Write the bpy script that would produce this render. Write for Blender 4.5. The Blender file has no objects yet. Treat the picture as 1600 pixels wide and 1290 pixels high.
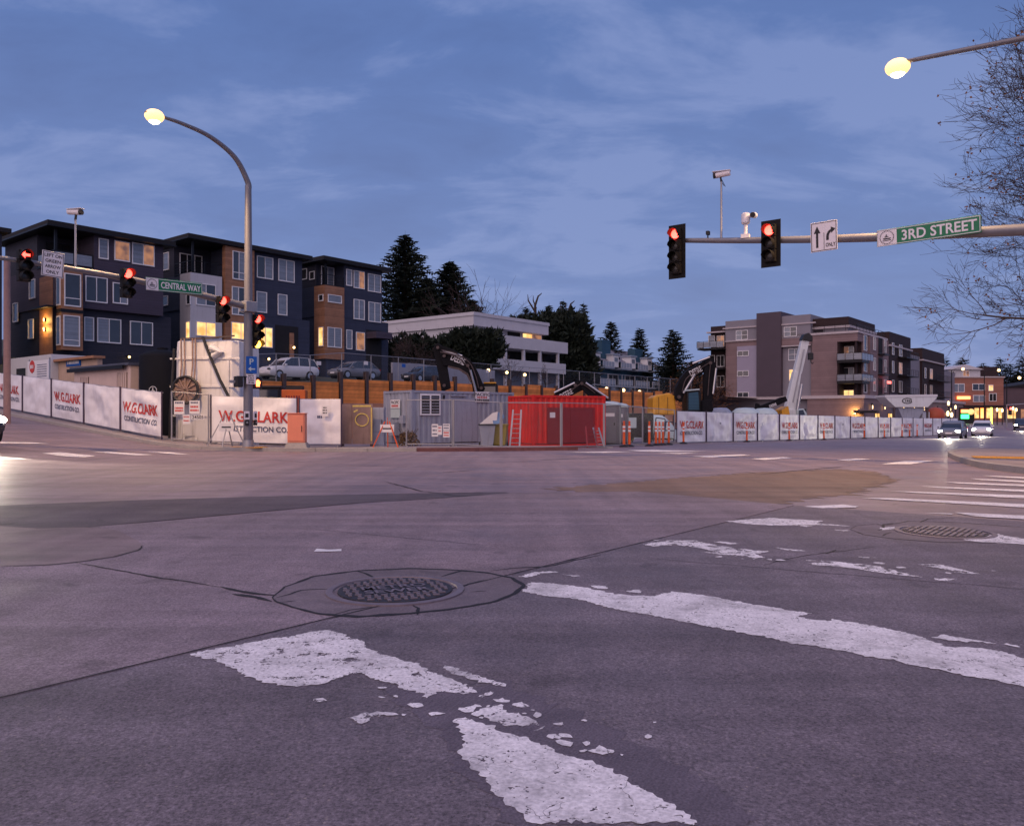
import bpy, bmesh, math, random
from mathutils import Vector, Matrix, noise
R = math.radians
sc = bpy.context.scene
C = sc.collection
random.seed(7)

# ------------------------------------------------------------------ camera
FPX, HZ, CH = 1256.0, 650.0, 1.15            # focal length in px of the 1600 px wide photo, horizon row, eye height
cam_d = bpy.data.cameras.new('camera'); cam = bpy.data.objects.new('camera', cam_d); C.objects.link(cam)
cam_d.sensor_fit = 'HORIZONTAL'; cam_d.sensor_width = 36; cam_d.lens = FPX/1600*36
cam_d.shift_y = (HZ-645)/1600
cam_d.clip_end = 4000; cam_d.clip_start = 0.05
cam.location = (0, 0, CH); cam.rotation_euler = (R(90), 0, 0)
sc.camera = cam

# ------------------------------------------------------------------ sky, sun, exposure
SUN_EL, SUN_AZ = R(38), R(205)               # soft afterglow from behind the viewer
w = bpy.data.worlds.new('World'); sc.world = w; w.use_nodes = True
nt = w.node_tree; N = nt.nodes; L = nt.links
bg = N['Background']; bg.inputs['Strength'].default_value = 0.083
def wn(t, **k):
    n = N.new(t)
    for a, b in k.items(): setattr(n, a, b)
    return n
sky = wn('ShaderNodeTexSky', sky_type='NISHITA', sun_disc=False, sun_elevation=R(3), sun_rotation=SUN_AZ)
tc = wn('ShaderNodeTexCoord'); sep = wn('ShaderNodeSeparateXYZ'); L.new(tc.outputs['Generated'], sep.inputs[0])
zz = wn('ShaderNodeMath', operation='MAXIMUM'); L.new(sep.outputs['Z'], zz.inputs[0]); zz.inputs[1].default_value = 0.0
za = wn('ShaderNodeMath', operation='ADD'); L.new(zz.outputs[0], za.inputs[0]); za.inputs[1].default_value = 0.22
dx = wn('ShaderNodeMath', operation='DIVIDE'); L.new(sep.outputs['X'], dx.inputs[0]); L.new(za.outputs[0], dx.inputs[1])
dy = wn('ShaderNodeMath', operation='DIVIDE'); L.new(sep.outputs['Y'], dy.inputs[0]); L.new(za.outputs[0], dy.inputs[1])
cmb = wn('ShaderNodeCombineXYZ'); L.new(dx.outputs[0], cmb.inputs[0]); L.new(dy.outputs[0], cmb.inputs[1])
n1 = wn('ShaderNodeTexNoise'); n1.inputs['Scale'].default_value = 3.6; n1.inputs['Detail'].default_value = 6; n1.inputs['Roughness'].default_value = .58; n1.inputs['Distortion'].default_value = .35
n2 = wn('ShaderNodeTexNoise'); n2.inputs['Scale'].default_value = .7; n2.inputs['Detail'].default_value = 3
mpv = wn('ShaderNodeMapping'); mpv.inputs['Scale'].default_value = (.62, 1.0, 1); mpv.inputs['Rotation'].default_value = (0,0,R(-18)); L.new(cmb.outputs[0], mpv.inputs[0]); L.new(mpv.outputs[0], n1.inputs['Vector']); L.new(cmb.outputs[0], n2.inputs['Vector'])
av = wn('ShaderNodeMath', operation='MULTIPLY_ADD'); L.new(n2.outputs[0], av.inputs[0]); av.inputs[1].default_value = .8; L.new(n1.outputs[0], av.inputs[2])
ramp = wn('ShaderNodeValToRGB'); L.new(av.outputs[0], ramp.inputs[0])
cr = ramp.color_ramp; cr.elements[0].position = .62; cr.elements[0].color = (.84, 1.36, 3.3, 1)
cr.elements[1].position = 1.30; cr.elements[1].color = (1.70, 2.35, 4.75, 1)
e = cr.elements.new(.88); e.color = (1.03, 1.70, 4.0, 1)
# paler towards the horizon, as thin cloud seen edge on
hz = wn('ShaderNodeMapRange'); L.new(sep.outputs['Z'], hz.inputs[0]); hz.inputs[1].default_value = .0; hz.inputs[2].default_value = .42; hz.inputs[3].default_value = .55; hz.inputs[4].default_value = 0
mh = wn('ShaderNodeMix', data_type='RGBA'); L.new(hz.outputs[0], mh.inputs[0]); L.new(ramp.outputs[0], mh.inputs[6]); mh.inputs[7].default_value = (2.6, 3.2, 5.6, 1)
ms = wn('ShaderNodeMix', data_type='RGBA'); ms.inputs[0].default_value = .08; L.new(mh.outputs[2], ms.inputs[6]); L.new(sky.outputs[0], ms.inputs[7])
L.new(ms.outputs[2], bg.inputs['Color'])
sd = bpy.data.lights.new('sun', 'SUN'); sun = bpy.data.objects.new('sun', sd); C.objects.link(sun)
sd.energy = 1.5; sd.angle = R(100); sd.color = (1.0, .66, .52)
sun.rotation_euler = (R(90)-SUN_EL, 0, R(205-180)*-1)
sky.sun_rotation = R(205)
sc.view_settings.view_transform = 'Standard'; sc.view_settings.look = 'None'
sc.view_settings.exposure = 0.55; sc.view_settings.gamma = 1.0; sc.view_settings.use_curve_mapping = False
sc.cycles.max_bounces = 5; sc.cycles.diffuse_bounces = 3; sc.cycles.glossy_bounces = 3; sc.cycles.transparent_max_bounces = 12
sc.cycles.caustics_reflective = False; sc.cycles.caustics_refractive = False
sc.cycles.use_denoising = True; sc.cycles.sample_clamp_indirect = 4

# ------------------------------------------------------------------ helpers
TH = math.atan2(.777, .63)                   # the street grid: u runs down the far street, v up the hill street
U = Vector((.63, .777, 0)).normalized(); V = Vector((-.777, .63, 0)).normalized()
def uv(u, v, z=0): return Vector((U.x*u+V.x*v, U.y*u+V.y*v, z))
def sp(x, k): 
    t = x/k
    return k*(t if t > 20 else math.log1p(math.exp(t)))
def gz(x, y):
    x = max(x, -75); y = min(y, 240)
    return -.016*sp(y-20, 2.5) + .032*sp(y-92, 9) + .115*sp(-x-11.5, 1.2)*(1 if y > 0 else 0)
def P(px, py, D): return Vector(((px-800)/FPX*D, D, CH+(HZ-py)/FPX*D))
def GX(px, D, dz=0):
    x = (px-800)/FPX*D
    return Vector((x, D, gz(x, D)+dz))
def G(px, py, dz=0):
    d = Vector(((px-800)/FPX, 1, (HZ-py)/FPX)); lo, hi = .5, 400
    D = FPX*CH/max(py-HZ, .5)
    for _ in range(40):
        D2 = (CH-gz(d.x*D, D))/max(-d.z, 1e-4); D = .5*D+.5*min(D2, 500)
    return Vector((d.x*D, D, gz(d.x*D, D)+dz))
def fc(o, d, px):                            # distance along direction d from point o where column px is met
    r = (px-800)/FPX
    return (r*o.y-o.x)/(d.x-r*d.y)
def fz(o, d, a, py):
    return CH+(HZ-py)/FPX*(o.y+d.y*a)

class MB:
    def __init__(s): s.v = []; s.f = []
    def add(s, vs, fs):
        k = len(s.v); s.v += [tuple(p) for p in vs]; s.f += [tuple(i+k for i in f) for f in fs]; return s
    def box(s, x0, x1, y0, y1, z0, z1):
        return s.add([(x0,y0,z0),(x1,y0,z0),(x1,y1,z0),(x0,y1,z0),(x0,y0,z1),(x1,y0,z1),(x1,y1,z1),(x0,y1,z1)],
                     [(3,2,1,0),(4,5,6,7),(0,1,5,4),(1,2,6,5),(2,3,7,6),(3,0,4,7)])
    def bar(s, p, q, w, h=None, up=(0,0,1)):
        p = Vector(p); q = Vector(q); h = h or w; d = (q-p).normalized(); up = Vector(up)
        if abs(d.dot(up)) > .95: up = Vector((0,1,0))
        a = d.cross(up).normalized()*(w/2); b = a.cross(d).normalized()*(h/2)
        vs = [p-a-b, p+a-b, p+a+b, p-a+b, q-a-b, q+a-b, q+a+b, q-a+b]
        return s.add(vs, [(3,2,1,0),(4,5,6,7),(0,1,5,4),(1,2,6,5),(2,3,7,6),(3,0,4,7)])
    def tube(s, pts, r, n=8, cap=True):
        pts = [Vector(p) for p in pts]; m = len(pts); r = r if isinstance(r, (list, tuple)) else [r]*m
        k = len(s.v); ref = None
        for i, p in enumerate(pts):
            d = (pts[min(i+1, m-1)]-pts[max(i-1, 0)]).normalized()
            if ref is None:
                ref = Vector((0,0,1)) if abs(d.z) < .9 else Vector((1,0,0))
            a = d.cross(ref).normalized(); b = a.cross(d).normalized(); ref = b
            for j in range(n):
                t = 2*math.pi*j/n
                s.v.append(tuple(p+a*(math.cos(t)*r[i])+b*(math.sin(t)*r[i])))
        for i in range(m-1):
            for j in range(n):
                s.f.append((k+i*n+j, k+i*n+(j+1)%n, k+(i+1)*n+(j+1)%n, k+(i+1)*n+j))
        if cap:
            s.f.append(tuple(k+j for j in range(n-1, -1, -1))); s.f.append(tuple(k+(m-1)*n+j for j in range(n)))
        return s
    def prism(s, poly, e):                   # closed 3-D outline pushed along vector e
        poly = [Vector(p) for p in poly]; e = Vector(e); n = len(poly)
        return s.add(poly+[p+e for p in poly], [tuple(range(n)), tuple(range(2*n-1, n-1, -1))]+[(i, n+i, n+(i+1)%n, (i+1)%n) for i in range(n)])
    def ball(s, c, r, n=10, m=7):
        c = Vector(c); r = Vector((r, r, r)) if not hasattr(r, '__len__') else Vector(r)
        vs = [c+Vector((0,0,r.z))]
        for i in range(1, m):
            t = math.pi*i/m
            for j in range(n):
                q = 2*math.pi*j/n
                vs.append(c+Vector((r.x*math.sin(t)*math.cos(q), r.y*math.sin(t)*math.sin(q), r.z*math.cos(t))))
        vs.append(c-Vector((0,0,r.z)))
        fs = [(0, 1+j, 1+(j+1)%n) for j in range(n)]
        for i in range(m-2):
            for j in range(n):
                fs.append((1+i*n+j, 1+(i+1)*n+j, 1+(i+1)*n+(j+1)%n, 1+i*n+(j+1)%n))
        k = 1+(m-2)*n
        fs += [(k+j, len(vs)-1, k+(j+1)%n) for j in range(n)]
        return s.add(vs, fs)
    def loft(s, rings, closed=True, cap=True):
        k = len(s.v); n = len(rings[0]); m = len(rings)
        for r in rings: s.v += [tuple(p) for p in r]
        for i in range(m-1):
            for j in range(n if closed else n-1):
                s.f.append((k+i*n+j, k+i*n+(j+1)%n, k+(i+1)*n+(j+1)%n, k+(i+1)*n+j))
        if cap:
            s.f.append(tuple(k+j for j in range(n-1, -1, -1))); s.f.append(tuple(k+(m-1)*n+j for j in range(n)))
        return s
    def mesh(s, name='m'):
        m = bpy.data.meshes.new(name); m.from_pydata(s.v, [], s.f); m.update(); return m
    def build(s, name, mat, parent=None, smooth=False, bevel=0, fix=True):
        m = s.mesh(name)
        if fix:
            b = bmesh.new(); b.from_mesh(m); bmesh.ops.recalc_face_normals(b, faces=b.faces); b.to_mesh(m); b.free()
        return link(name, m, mat, parent, smooth, bevel)
def link(name, m, mat, parent=None, smooth=False, bevel=0):
    o = bpy.data.objects.new(name, m); C.objects.link(o)
    if mat and not m.materials: m.materials.append(mat)
    if parent: o.parent = parent
    if smooth:
        m.shade_smooth()
        try: m.set_sharp_from_angle(angle=R(40))
        except Exception: pass
    if bevel:
        b = o.modifiers.new('bevel', 'BEVEL'); b.width = bevel; b.segments = 2; b.limit_method = 'ANGLE'
    return o
def tag(o, label, cat, group=None):
    o['label'] = label; o['category'] = cat
    if group: o['group'] = group
    return o
def thing(name, label, cat, loc=(0,0,0), rz=0, group=None):
    o = bpy.data.objects.new(name, None); C.objects.link(o); o.empty_display_size = .2
    o.location = loc; o.rotation_euler = (0, 0, rz)
    return tag(o, label, cat, group)
def struct(o): o['kind'] = 'structure'; return o
def copy_tree(o, parent=None):
    c = o.copy(); C.objects.link(c)
    if parent: c.parent = parent
    for ch in list(o.children): copy_tree(ch, c)
    return c

# ------------------------------------------------------------------ materials
MC = {}
def mk(name, col, rough=.7, var=.15, scale=2.0, bump=0, bscale=60, metal=0, emit=None, es=0, spec=.4, lines=None, grime=0, fine=0):
    """Principled with two noise octaves of colour change, optional fine bump, board lines (axis, pitch, depth) and grime."""
    if name in MC: return MC[name]
    m = bpy.data.materials.new(name); m.use_nodes = True; MC[name] = m
    n = m.node_tree.nodes; l = m.node_tree.links; b = n['Principled BSDF']
    b.inputs['Roughness'].default_value = rough; b.inputs['Metallic'].default_value = metal; b.inputs['Specular IOR Level'].default_value = spec
    tc = n.new('ShaderNodeTexCoord')
    a = n.new('ShaderNodeTexNoise'); a.inputs['Scale'].default_value = scale; a.inputs['Detail'].default_value = 5; a.inputs['Roughness'].default_value = .65
    l.new(tc.outputs['Object'], a.inputs['Vector'])
    mr = n.new('ShaderNodeMapRange'); l.new(a.outputs[0], mr.inputs[0]); mr.inputs[1].default_value = .25; mr.inputs[2].default_value = .75
    mr.inputs[3].default_value = 1-var; mr.inputs[4].default_value = 1+var
    mul = n.new('ShaderNodeMix'); mul.data_type = 'RGBA'; mul.blend_type = 'MULTIPLY'; mul.inputs[0].default_value = 1
    mul.inputs[6].default_value = (*col, 1); l.new(mr.outputs[0], mul.inputs[7]); out = mul.outputs[2]
    if fine:
        f = n.new('ShaderNodeTexNoise'); f.inputs['Scale'].default_value = bscale; f.inputs['Detail'].default_value = 2; l.new(tc.outputs['Object'], f.inputs['Vector'])
        fr = n.new('ShaderNodeMapRange'); l.new(f.outputs[0], fr.inputs[0]); fr.inputs[1].default_value = .3; fr.inputs[2].default_value = .7; fr.inputs[3].default_value = 1-fine; fr.inputs[4].default_value = 1+fine
        m3 = n.new('ShaderNodeMix'); m3.data_type = 'RGBA'; m3.blend_type = 'MULTIPLY'; m3.inputs[0].default_value = 1; l.new(out, m3.inputs[6]); l.new(fr.outputs[0], m3.inputs[7]); out = m3.outputs[2]
    if grime:                                # streaks that run down the surface
        mp = n.new('ShaderNodeMapping'); mp.inputs['Scale'].default_value = (3, 3, .35); l.new(tc.outputs['Object'], mp.inputs[0])
        g = n.new('ShaderNodeTexNoise'); g.inputs['Scale'].default_value = 2.2; g.inputs['Detail'].default_value = 6; l.new(mp.outputs[0], g.inputs['Vector'])
        gr = n.new('ShaderNodeMapRange'); l.new(g.outputs[0], gr.inputs[0]); gr.inputs[1].default_value = .52; gr.inputs[2].default_value = .75; gr.inputs[4].default_value = grime
        m2 = n.new('ShaderNodeMix'); m2.data_type = 'RGBA'; l.new(gr.outputs[0], m2.inputs[0]); l.new(out, m2.inputs[6]); m2.inputs[7].default_value = (.09, .065, .05, 1); out = m2.outputs[2]
    h = None
    if lines:
        ax, pitch, dep = lines
        sx = n.new('ShaderNodeSeparateXYZ'); l.new(tc.outputs['Object'], sx.inputs[0])
        d = n.new('ShaderNodeMath'); d.operation = 'DIVIDE'; l.new(sx.outputs[ax], d.inputs[0]); d.inputs[1].default_value = pitch
        fr = n.new('ShaderNodeMath'); fr.operation = 'FRACT'; l.new(d.outputs[0], fr.inputs[0]); h = fr.outputs[0]
        fl = n.new('ShaderNodeMath'); fl.operation = 'FLOOR'; l.new(d.outputs[0], fl.inputs[0])
        wn_ = n.new('ShaderNodeTexWhiteNoise'); wn_.noise_dimensions = '1D'; l.new(fl.outputs[0], wn_.inputs['W'])
        r2 = n.new('ShaderNodeMapRange'); l.new(wn_.outputs[0], r2.inputs[0]); r2.inputs[3].default_value = 1-var; r2.inputs[4].default_value = 1+var*.6
        st = n.new('ShaderNodeMath'); st.operation = 'GREATER_THAN'; l.new(fr.outputs[0], st.inputs[0]); st.inputs[1].default_value = .1
        s2 = n.new('ShaderNodeMapRange'); l.new(st.outputs[0], s2.inputs[0]); s2.inputs[3].default_value = .6
        mm = n.new('ShaderNodeMath'); mm.operation = 'MULTIPLY'; l.new(r2.outputs[0], mm.inputs[0]); l.new(s2.outputs[0], mm.inputs[1])
        m4 = n.new('ShaderNodeMix'); m4.data_type = 'RGBA'; m4.blend_type = 'MULTIPLY'; m4.inputs[0].default_value = 1; l.new(out, m4.inputs[6]); l.new(mm.outputs[0], m4.inputs[7]); out = m4.outputs[2]
        bp = n.new('ShaderNodeBump'); bp.inputs['Strength'].default_value = .6; bp.inputs['Distance'].default_value = dep; l.new(h, bp.inputs['Height']); l.new(bp.outputs[0], b.inputs['Normal'])
    elif bump:
        f2 = n.new('ShaderNodeTexNoise'); f2.inputs['Scale'].default_value = bscale; f2.inputs['Detail'].default_value = 4; l.new(tc.outputs['Object'], f2.inputs['Vector'])
        bp = n.new('ShaderNodeBump'); bp.inputs['Strength'].default_value = .7; bp.inputs['Distance'].default_value = bump; l.new(f2.outputs[0], bp.inputs['Height']); l.new(bp.outputs[0], b.inputs['Normal'])
    l.new(out, b.inputs['Base Color'])
    if emit:
        b.inputs['Emission Color'].default_value = (*emit, 1); b.inputs['Emission Strength'].default_value = es
    return m
def lamp_mat(name, col, s):
    return mk(name, (.6, .6, .6), .4, 0, emit=col, es=s)
def lit_window(name, c1, c2, s):
    """a room with its lights on behind the glass: uneven warm emission under a glossy coat"""
    m = mk(name, (.05, .05, .05), .08, 0, spec=.6)
    n = m.node_tree.nodes; l = m.node_tree.links; b = n['Principled BSDF']
    tc = n.new('ShaderNodeTexCoord'); t = n.new('ShaderNodeTexNoise'); t.inputs['Scale'].default_value = 1.1; t.inputs['Detail'].default_value = 2; l.new(tc.outputs['Object'], t.inputs['Vector'])
    r = n.new('ShaderNodeValToRGB'); l.new(t.outputs[0], r.inputs[0]); r.color_ramp.elements[0].position = .36; r.color_ramp.elements[1].position = .58
    r.color_ramp.elements[0].color = (*c1, 1); r.color_ramp.elements[1].color = (*c2, 1)
    l.new(r.outputs[0], b.inputs['Emission Color']); b.inputs['Emission Strength'].default_value = s
    return m

M = dict(
 slate=mk('slate_siding', (.037,.047,.085), .75, .10, 1.2, lines=('Z', .2, .012)),
 slate2=mk('charcoal_siding', (.029,.031,.050), .78, .10, 1.2, lines=('Z', .2, .012)),
 plum=mk('plum_panel', (.062,.052,.082), .75, .12, .9, lines=('Z', .22, .012)),
 offwhite=mk('pale_panel', (.50,.50,.54), .7, .06, .8, grime=.12),
 cedar=mk('cedar_cladding', (.34,.17,.095), .6, .22, 1.5, lines=('Z', .17, .01)),
 roof=mk('roof_membrane', (.012,.012,.015), .8, .15),
 wframe=mk('white_window_frame', (.78,.78,.80), .5, .04),
 dframe=mk('dark_metal', (.013,.013,.016), .45, .1, metal=.4),
 glass=mk('dark_glass', (.028,.033,.045), .06, .3, .7, spec=.9),
 glass2=mk('blind_behind_glass', (.21,.24,.29), .12, .18, 1.2, spec=.8, lines=('Z', .06, .002)),
 lit=lit_window('lit_window', (.75,.33,.08), (1,.60,.22), 1.1),
 dim=lit_window('dim_window', (.13,.06,.045), (.42,.18,.08), .7),
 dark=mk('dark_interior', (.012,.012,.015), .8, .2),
 galv=mk('galvanised_steel', (.34,.34,.36), .42, .12, 6, metal=.55),
 fpost=mk('fence_post_dark', (.07,.05,.085), .5, .15, 5, metal=.3),
 polegrey=mk('painted_pole', (.19,.19,.215), .45, .08, 4, metal=.3),
 black=mk('black_plastic', (.016,.016,.018), .5, .15, 5),
 blackp=mk('black_paint', (.009,.009,.0115), .7, .35, 3, spec=.12),
 sig=mk('signal_housing', (.011,.010,.010), .6, .2, 5, spec=.15),
 red_lit=lamp_mat('red_signal', (1,.03,.018), 9), amber_lit=lamp_mat('amber_signal', (1,.42,.04), 7),
 hand_lit=lamp_mat('orange_hand', (1,.16,.02), 5), 
 lens=mk('unlit_lens', (.03,.028,.026), .18, .2, 8),
 green=mk('sign_green', (.008,.17,.075), .45, .06, 3), white=mk('sign_white', (.74,.72,.76), .5, .05, 4),
 ink=mk('sign_black', (.015,.015,.02), .55, .1), blue=mk('sign_blue', (.01,.10,.42), .45, .06),
 banner=mk('banner_vinyl', (.78,.78,.81), .55, .10, 1.4, bump=.012, bscale=4, grime=.10),
 red_txt=mk('banner_red', (.52,.045,.04), .6, .08), grey_txt=mk('banner_slate', (.07,.085,.16), .6, .08),
 cgrey=mk('container_grey', (.29,.32,.40), .5, .10, 1.5, grime=.45), cred=mk('container_red', (.62,.022,.016), .5, .2, 1.2, grime=.6),
 cdred=mk('container_door_red', (.22,.02,.025), .55, .12, 1.2, grime=.2),
 concrete=mk('concrete', (.30,.28,.27), .85, .15, 1.5, bump=.004, bscale=40, fine=.12),
 redkerb=mk('red_kerb_paint', (.13,.05,.05), .7, .35, 5), orange=mk('safety_orange', (.72,.11,.02), .5, .1, 3),
 orangebox=mk('orange_paint', (.62,.13,.025), .45, .12, 2, grime=.2), yellow=mk('machine_yellow', (.62,.30,.02), .4, .12, 2, grime=.3),
 salmon=mk('salmon_cabinet', (.75,.25,.15), .6, .06, 2, grime=.06),
 tan=mk('tan_paint', (.5,.36,.27), .7, .1, 1, grime=.15), cream=mk('cream_paint', (.62,.48,.42), .7, .08, 1, grime=.1),
 tankwhite=mk('tank_white', (.68,.68,.70), .5, .10, 1, grime=.38), tankblack=mk('tank_black', (.007,.008,.012), .7, .15, 1, spec=.12),
 lag=mk('timber_lagging', (.80,.28,.07), .75, .30, 1.2, lines=('Z', .28, .02)), steel=mk('rusty_steel', (.085,.062,.06), .6, .3, 2, metal=.3),
 plate=mk('rusty_plate', (.23,.16,.15), .5, .3, 1.2, metal=.35, grime=.4),
 rubber=mk('tyre_rubber', (.015,.015,.016), .75, .2), chrome=mk('alloy', (.5,.5,.52), .3, .1, metal=.9),
 carw=mk('white_car_paint', (.62,.63,.66), .25, .04, spec=.6), carg=mk('grey_car_paint', (.16,.17,.2), .25, .05, spec=.6), card=mk('dark_car_paint', (.03,.035,.05), .22, .05, spec=.6),
 head=lamp_mat('headlight', (1,.90,.74), 45), tail=lamp_mat('tail_light', (1,.04,.03), 1.2), taild=mk('tail_lens', (.25,.02,.02), .25, .1),
 sodium=lamp_mat('sodium_lamp', (1,.52,.14), 1.7), wlamp=lamp_mat('warm_lamp', (1,.62,.25), 3.2), bulb=lamp_mat('lamp_core', (1,.82,.5), 8), neon=lamp_mat('orange_neon', (1,.24,.04), 3),
 tealg=mk('teal_siding', (.03,.09,.145), .7, .1, 1, lines=('Z', .25, .012)), bluegrey=mk('bluegrey_siding', (.32,.38,.48), .7, .1, 1, lines=('Z', .25, .012)),
 stucco=mk('pale_stucco', (.52,.52,.57), .85, .06, .6, grime=.1), brick=mk('mauve_brick', (.225,.16,.165), .8, .12, .8, lines=('Z', .3, .006)),
 panelg=mk('grey_panel', (.22,.212,.25), .7, .06, .6), panellav=mk('lavender_panel', (.31,.29,.385), .7, .06, .6), towerd=mk('dark_tower_panel', (.075,.058,.078), .7, .08, .6),
 brownd=mk('dark_brown_siding', (.028,.014,.016), .75, .12, 1, lines=('Z', .25, .012)), trim=mk('pale_trim', (.46,.42,.44), .7, .06),
 redbrick=mk('orange_brick', (.34,.15,.11), .8, .12, .7, lines=('Z', .3, .006)),
 bark=mk('bark', (.045,.033,.03), .9, .3, 6, bump=.01, bscale=25), twig=mk('twig_bark', (.05,.034,.034), .9, .2, 6), dead_lit_leaf=mk('dead_and_lit_leaf', (.20,.085,.03), .8, .4, 8),
 needle=mk('fir_needles', (.014,.024,.016), .8, .5, 4), needle2=mk('cypress_needles', (.012,.021,.013), .8, .5, 4), shrub=mk('winter_shrub', (.12,.075,.04), .85, .4, 6),
 tarp=mk('blue_tarp', (.10,.20,.38), .5, .2, 2), earth=mk('site_earth', (.12,.085,.065), .9, .3, .7, bump=.03, bscale=8), lawn=mk('hill_ground', (.045,.05,.035), .9, .4, .5),
 bin=mk('olive_bin', (.30,.24,.05), .55, .15), paper=mk('paper_sign', (.68,.68,.70), .7, .04),
 tealw=mk('pale_teal', (.45,.55,.57), .5, .1), tealst=mk('green_stripe', (.03,.25,.2), .5, .1),
)

# ------------------------------------------------------------------ ground, roads, paint
def asphalt(name, col, agg=.35, big=.14, bump=.004, rough=.72, crackle=0):
    m = bpy.data.materials.new(name); m.use_nodes = True; n = m.node_tree.nodes; l = m.node_tree.links; b = n['Principled BSDF']
    tc = n.new('ShaderNodeTexCoord')
    def nz(scale, detail=3, rough=.6, dist=0):
        t = n.new('ShaderNodeTexNoise'); t.inputs['Scale'].default_value = scale; t.inputs['Detail'].default_value = detail; t.inputs['Roughness'].default_value = rough; t.inputs['Distortion'].default_value = dist
        l.new(tc.outputs['Object'], t.inputs['Vector']); return t.outputs[0]
    def rng(x, a, c, lo, hi):
        r = n.new('ShaderNodeMapRange'); l.new(x, r.inputs[0]); r.inputs[1].default_value = a; r.inputs[2].default_value = c; r.inputs[3].default_value = lo; r.inputs[4].default_value = hi; return r.outputs[0]
    def mulc(c, x):
        k = n.new('ShaderNodeMix'); k.data_type = 'RGBA'; k.blend_type = 'MULTIPLY'; k.inputs[0].default_value = 1; l.new(c, k.inputs[6]); l.new(x, k.inputs[7]); return k.outputs[2]
    rgb = n.new('ShaderNodeRGB'); rgb.outputs[0].default_value = (*col, 1); c = rgb.outputs[0]
    f1 = nz(95, 4, .75)
    c = mulc(c, rng(f1, .3, .7, 1-agg, 1+agg)); c = mulc(c, rng(nz(58, 2, .6), .3, .7, 1-agg*.3, 1+agg*.3)); c = mulc(c, rng(nz(.55, 5), .3, .7, 1-big, 1+big)); c = mulc(c, rng(nz(5, 6, .7), .3, .7, 1-big*.8, 1+big*.8))
    v = n.new('ShaderNodeTexVoronoi'); v.inputs['Scale'].default_value = 55; l.new(tc.outputs['Object'], v.inputs['Vector'])
    sep = n.new('ShaderNodeSeparateColor'); l.new(v.outputs['Color'], sep.inputs[0])
    sel = n.new('ShaderNodeMath'); sel.operation = 'GREATER_THAN'; l.new(sep.outputs[0], sel.inputs[0]); sel.inputs[1].default_value = .88
    near = rng(v.outputs['Distance'], .12, .34, 1, 0)
    k = n.new('ShaderNodeMath'); k.operation = 'MULTIPLY'; l.new(sel.outputs[0], k.inputs[0]); l.new(near, k.inputs[1])
    k2 = n.new('ShaderNodeMath'); k2.operation = 'MULTIPLY'; l.new(k.outputs[0], k2.inputs[0]); k2.inputs[1].default_value = .7
    mx = n.new('ShaderNodeMix'); mx.data_type = 'RGBA'; l.new(k2.outputs[0], mx.inputs[0]); l.new(c, mx.inputs[6]); mx.inputs[7].default_value = (.34, .28, .25, 1); c = mx.outputs[2]
    for rot, sx_, sy_, am in ((-TH, .2, 2.6, .2), (-TH, 2.2, .14, .15)):      # tyre-polished lanes along both streets
        mp = n.new('ShaderNodeMapping'); mp.inputs['Rotation'].default_value = (0, 0, rot); mp.inputs['Scale'].default_value = (sx_, sy_, 1); l.new(tc.outputs['Object'], mp.inputs[0])
        mp.vector_type = 'POINT'
        t = n.new('ShaderNodeTexNoise'); t.inputs['Scale'].default_value = 1.0; t.inputs['Detail'].default_value = 4; l.new(mp.outputs[0], t.inputs['Vector']); c = mulc(c, rng(t.outputs[0], .3, .7, 1-am, 1+am))
    # oil drips and dark spots
    s1 = rng(nz(2.3, 2, .5, .4), .66, .72, 1, .72); c = mulc(c, s1)
    l.new(c, b.inputs['Base Color']); l.new(rng(nz(1.1, 4), .3, .7, rough-.12, rough+.1), b.inputs['Roughness']); b.inputs['Specular IOR Level'].default_value = .45
    bp = n.new('ShaderNodeBump'); bp.inputs['Strength'].default_value = .8; bp.inputs['Distance'].default_value = bump
    l.new(f1, bp.inputs['Height']); l.new(bp.outputs[0], b.inputs['Normal'])
    return m
A_ROAD = asphalt('asphalt_aged', (.205,.155,.172), .5, .18, .003, .56)
A_NEAR = asphalt('asphalt_crosswalk', (.157,.131,.148), .72, .18)
A_CONC = asphalt('road_concrete', (.215,.168,.186), .62, .18, .0045)
A_DARK = asphalt('asphalt_fresh', (.088,.07,.083), .5, .16)
A_BROWN = asphalt('asphalt_lamp_pool', (.175,.115,.085), .26, .14)  # warm lamp light put into the asphalt colour
A_COLLAR = asphalt('manhole_collar', (.158,.128,.142), .30, .16)
TAR = mk('crack_filler', (.016,.013,.014), .7, .3, 12)

def grid(name, xs, ys, zf, mat):
    b = MB(); nx = len(xs)
    for y in ys:
        for x in xs: b.v.append((x, y, zf(x, y)))
    for j in range(len(ys)-1):
        for i in range(nx-1): b.f.append((j*nx+i, j*nx+i+1, (j+1)*nx+i+1, (j+1)*nx+i))
    return b.build(name, mat, fix=False, smooth=True)
xs = sorted(set([-1500,-700,-350,-200,-140,-110]+list(range(-90, 131, 4))+[150,200,300,500,900,1500])); ys = sorted(set([-400,-100,-40]+list(range(-12, 251, 4))+[300,450,700,1200,2200]))
struct(grid('ground', xs, ys, lambda x, y: gz(x, y)-.06, M['earth']))
xs = [i*1.5 for i in range(-26, 66)]; ys = [i*1.5 for i in range(-8, 16)]+[24+i*3 for i in range(0, 74)]
road = struct(grid('road', xs, ys, gz, A_ROAD))

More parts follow.
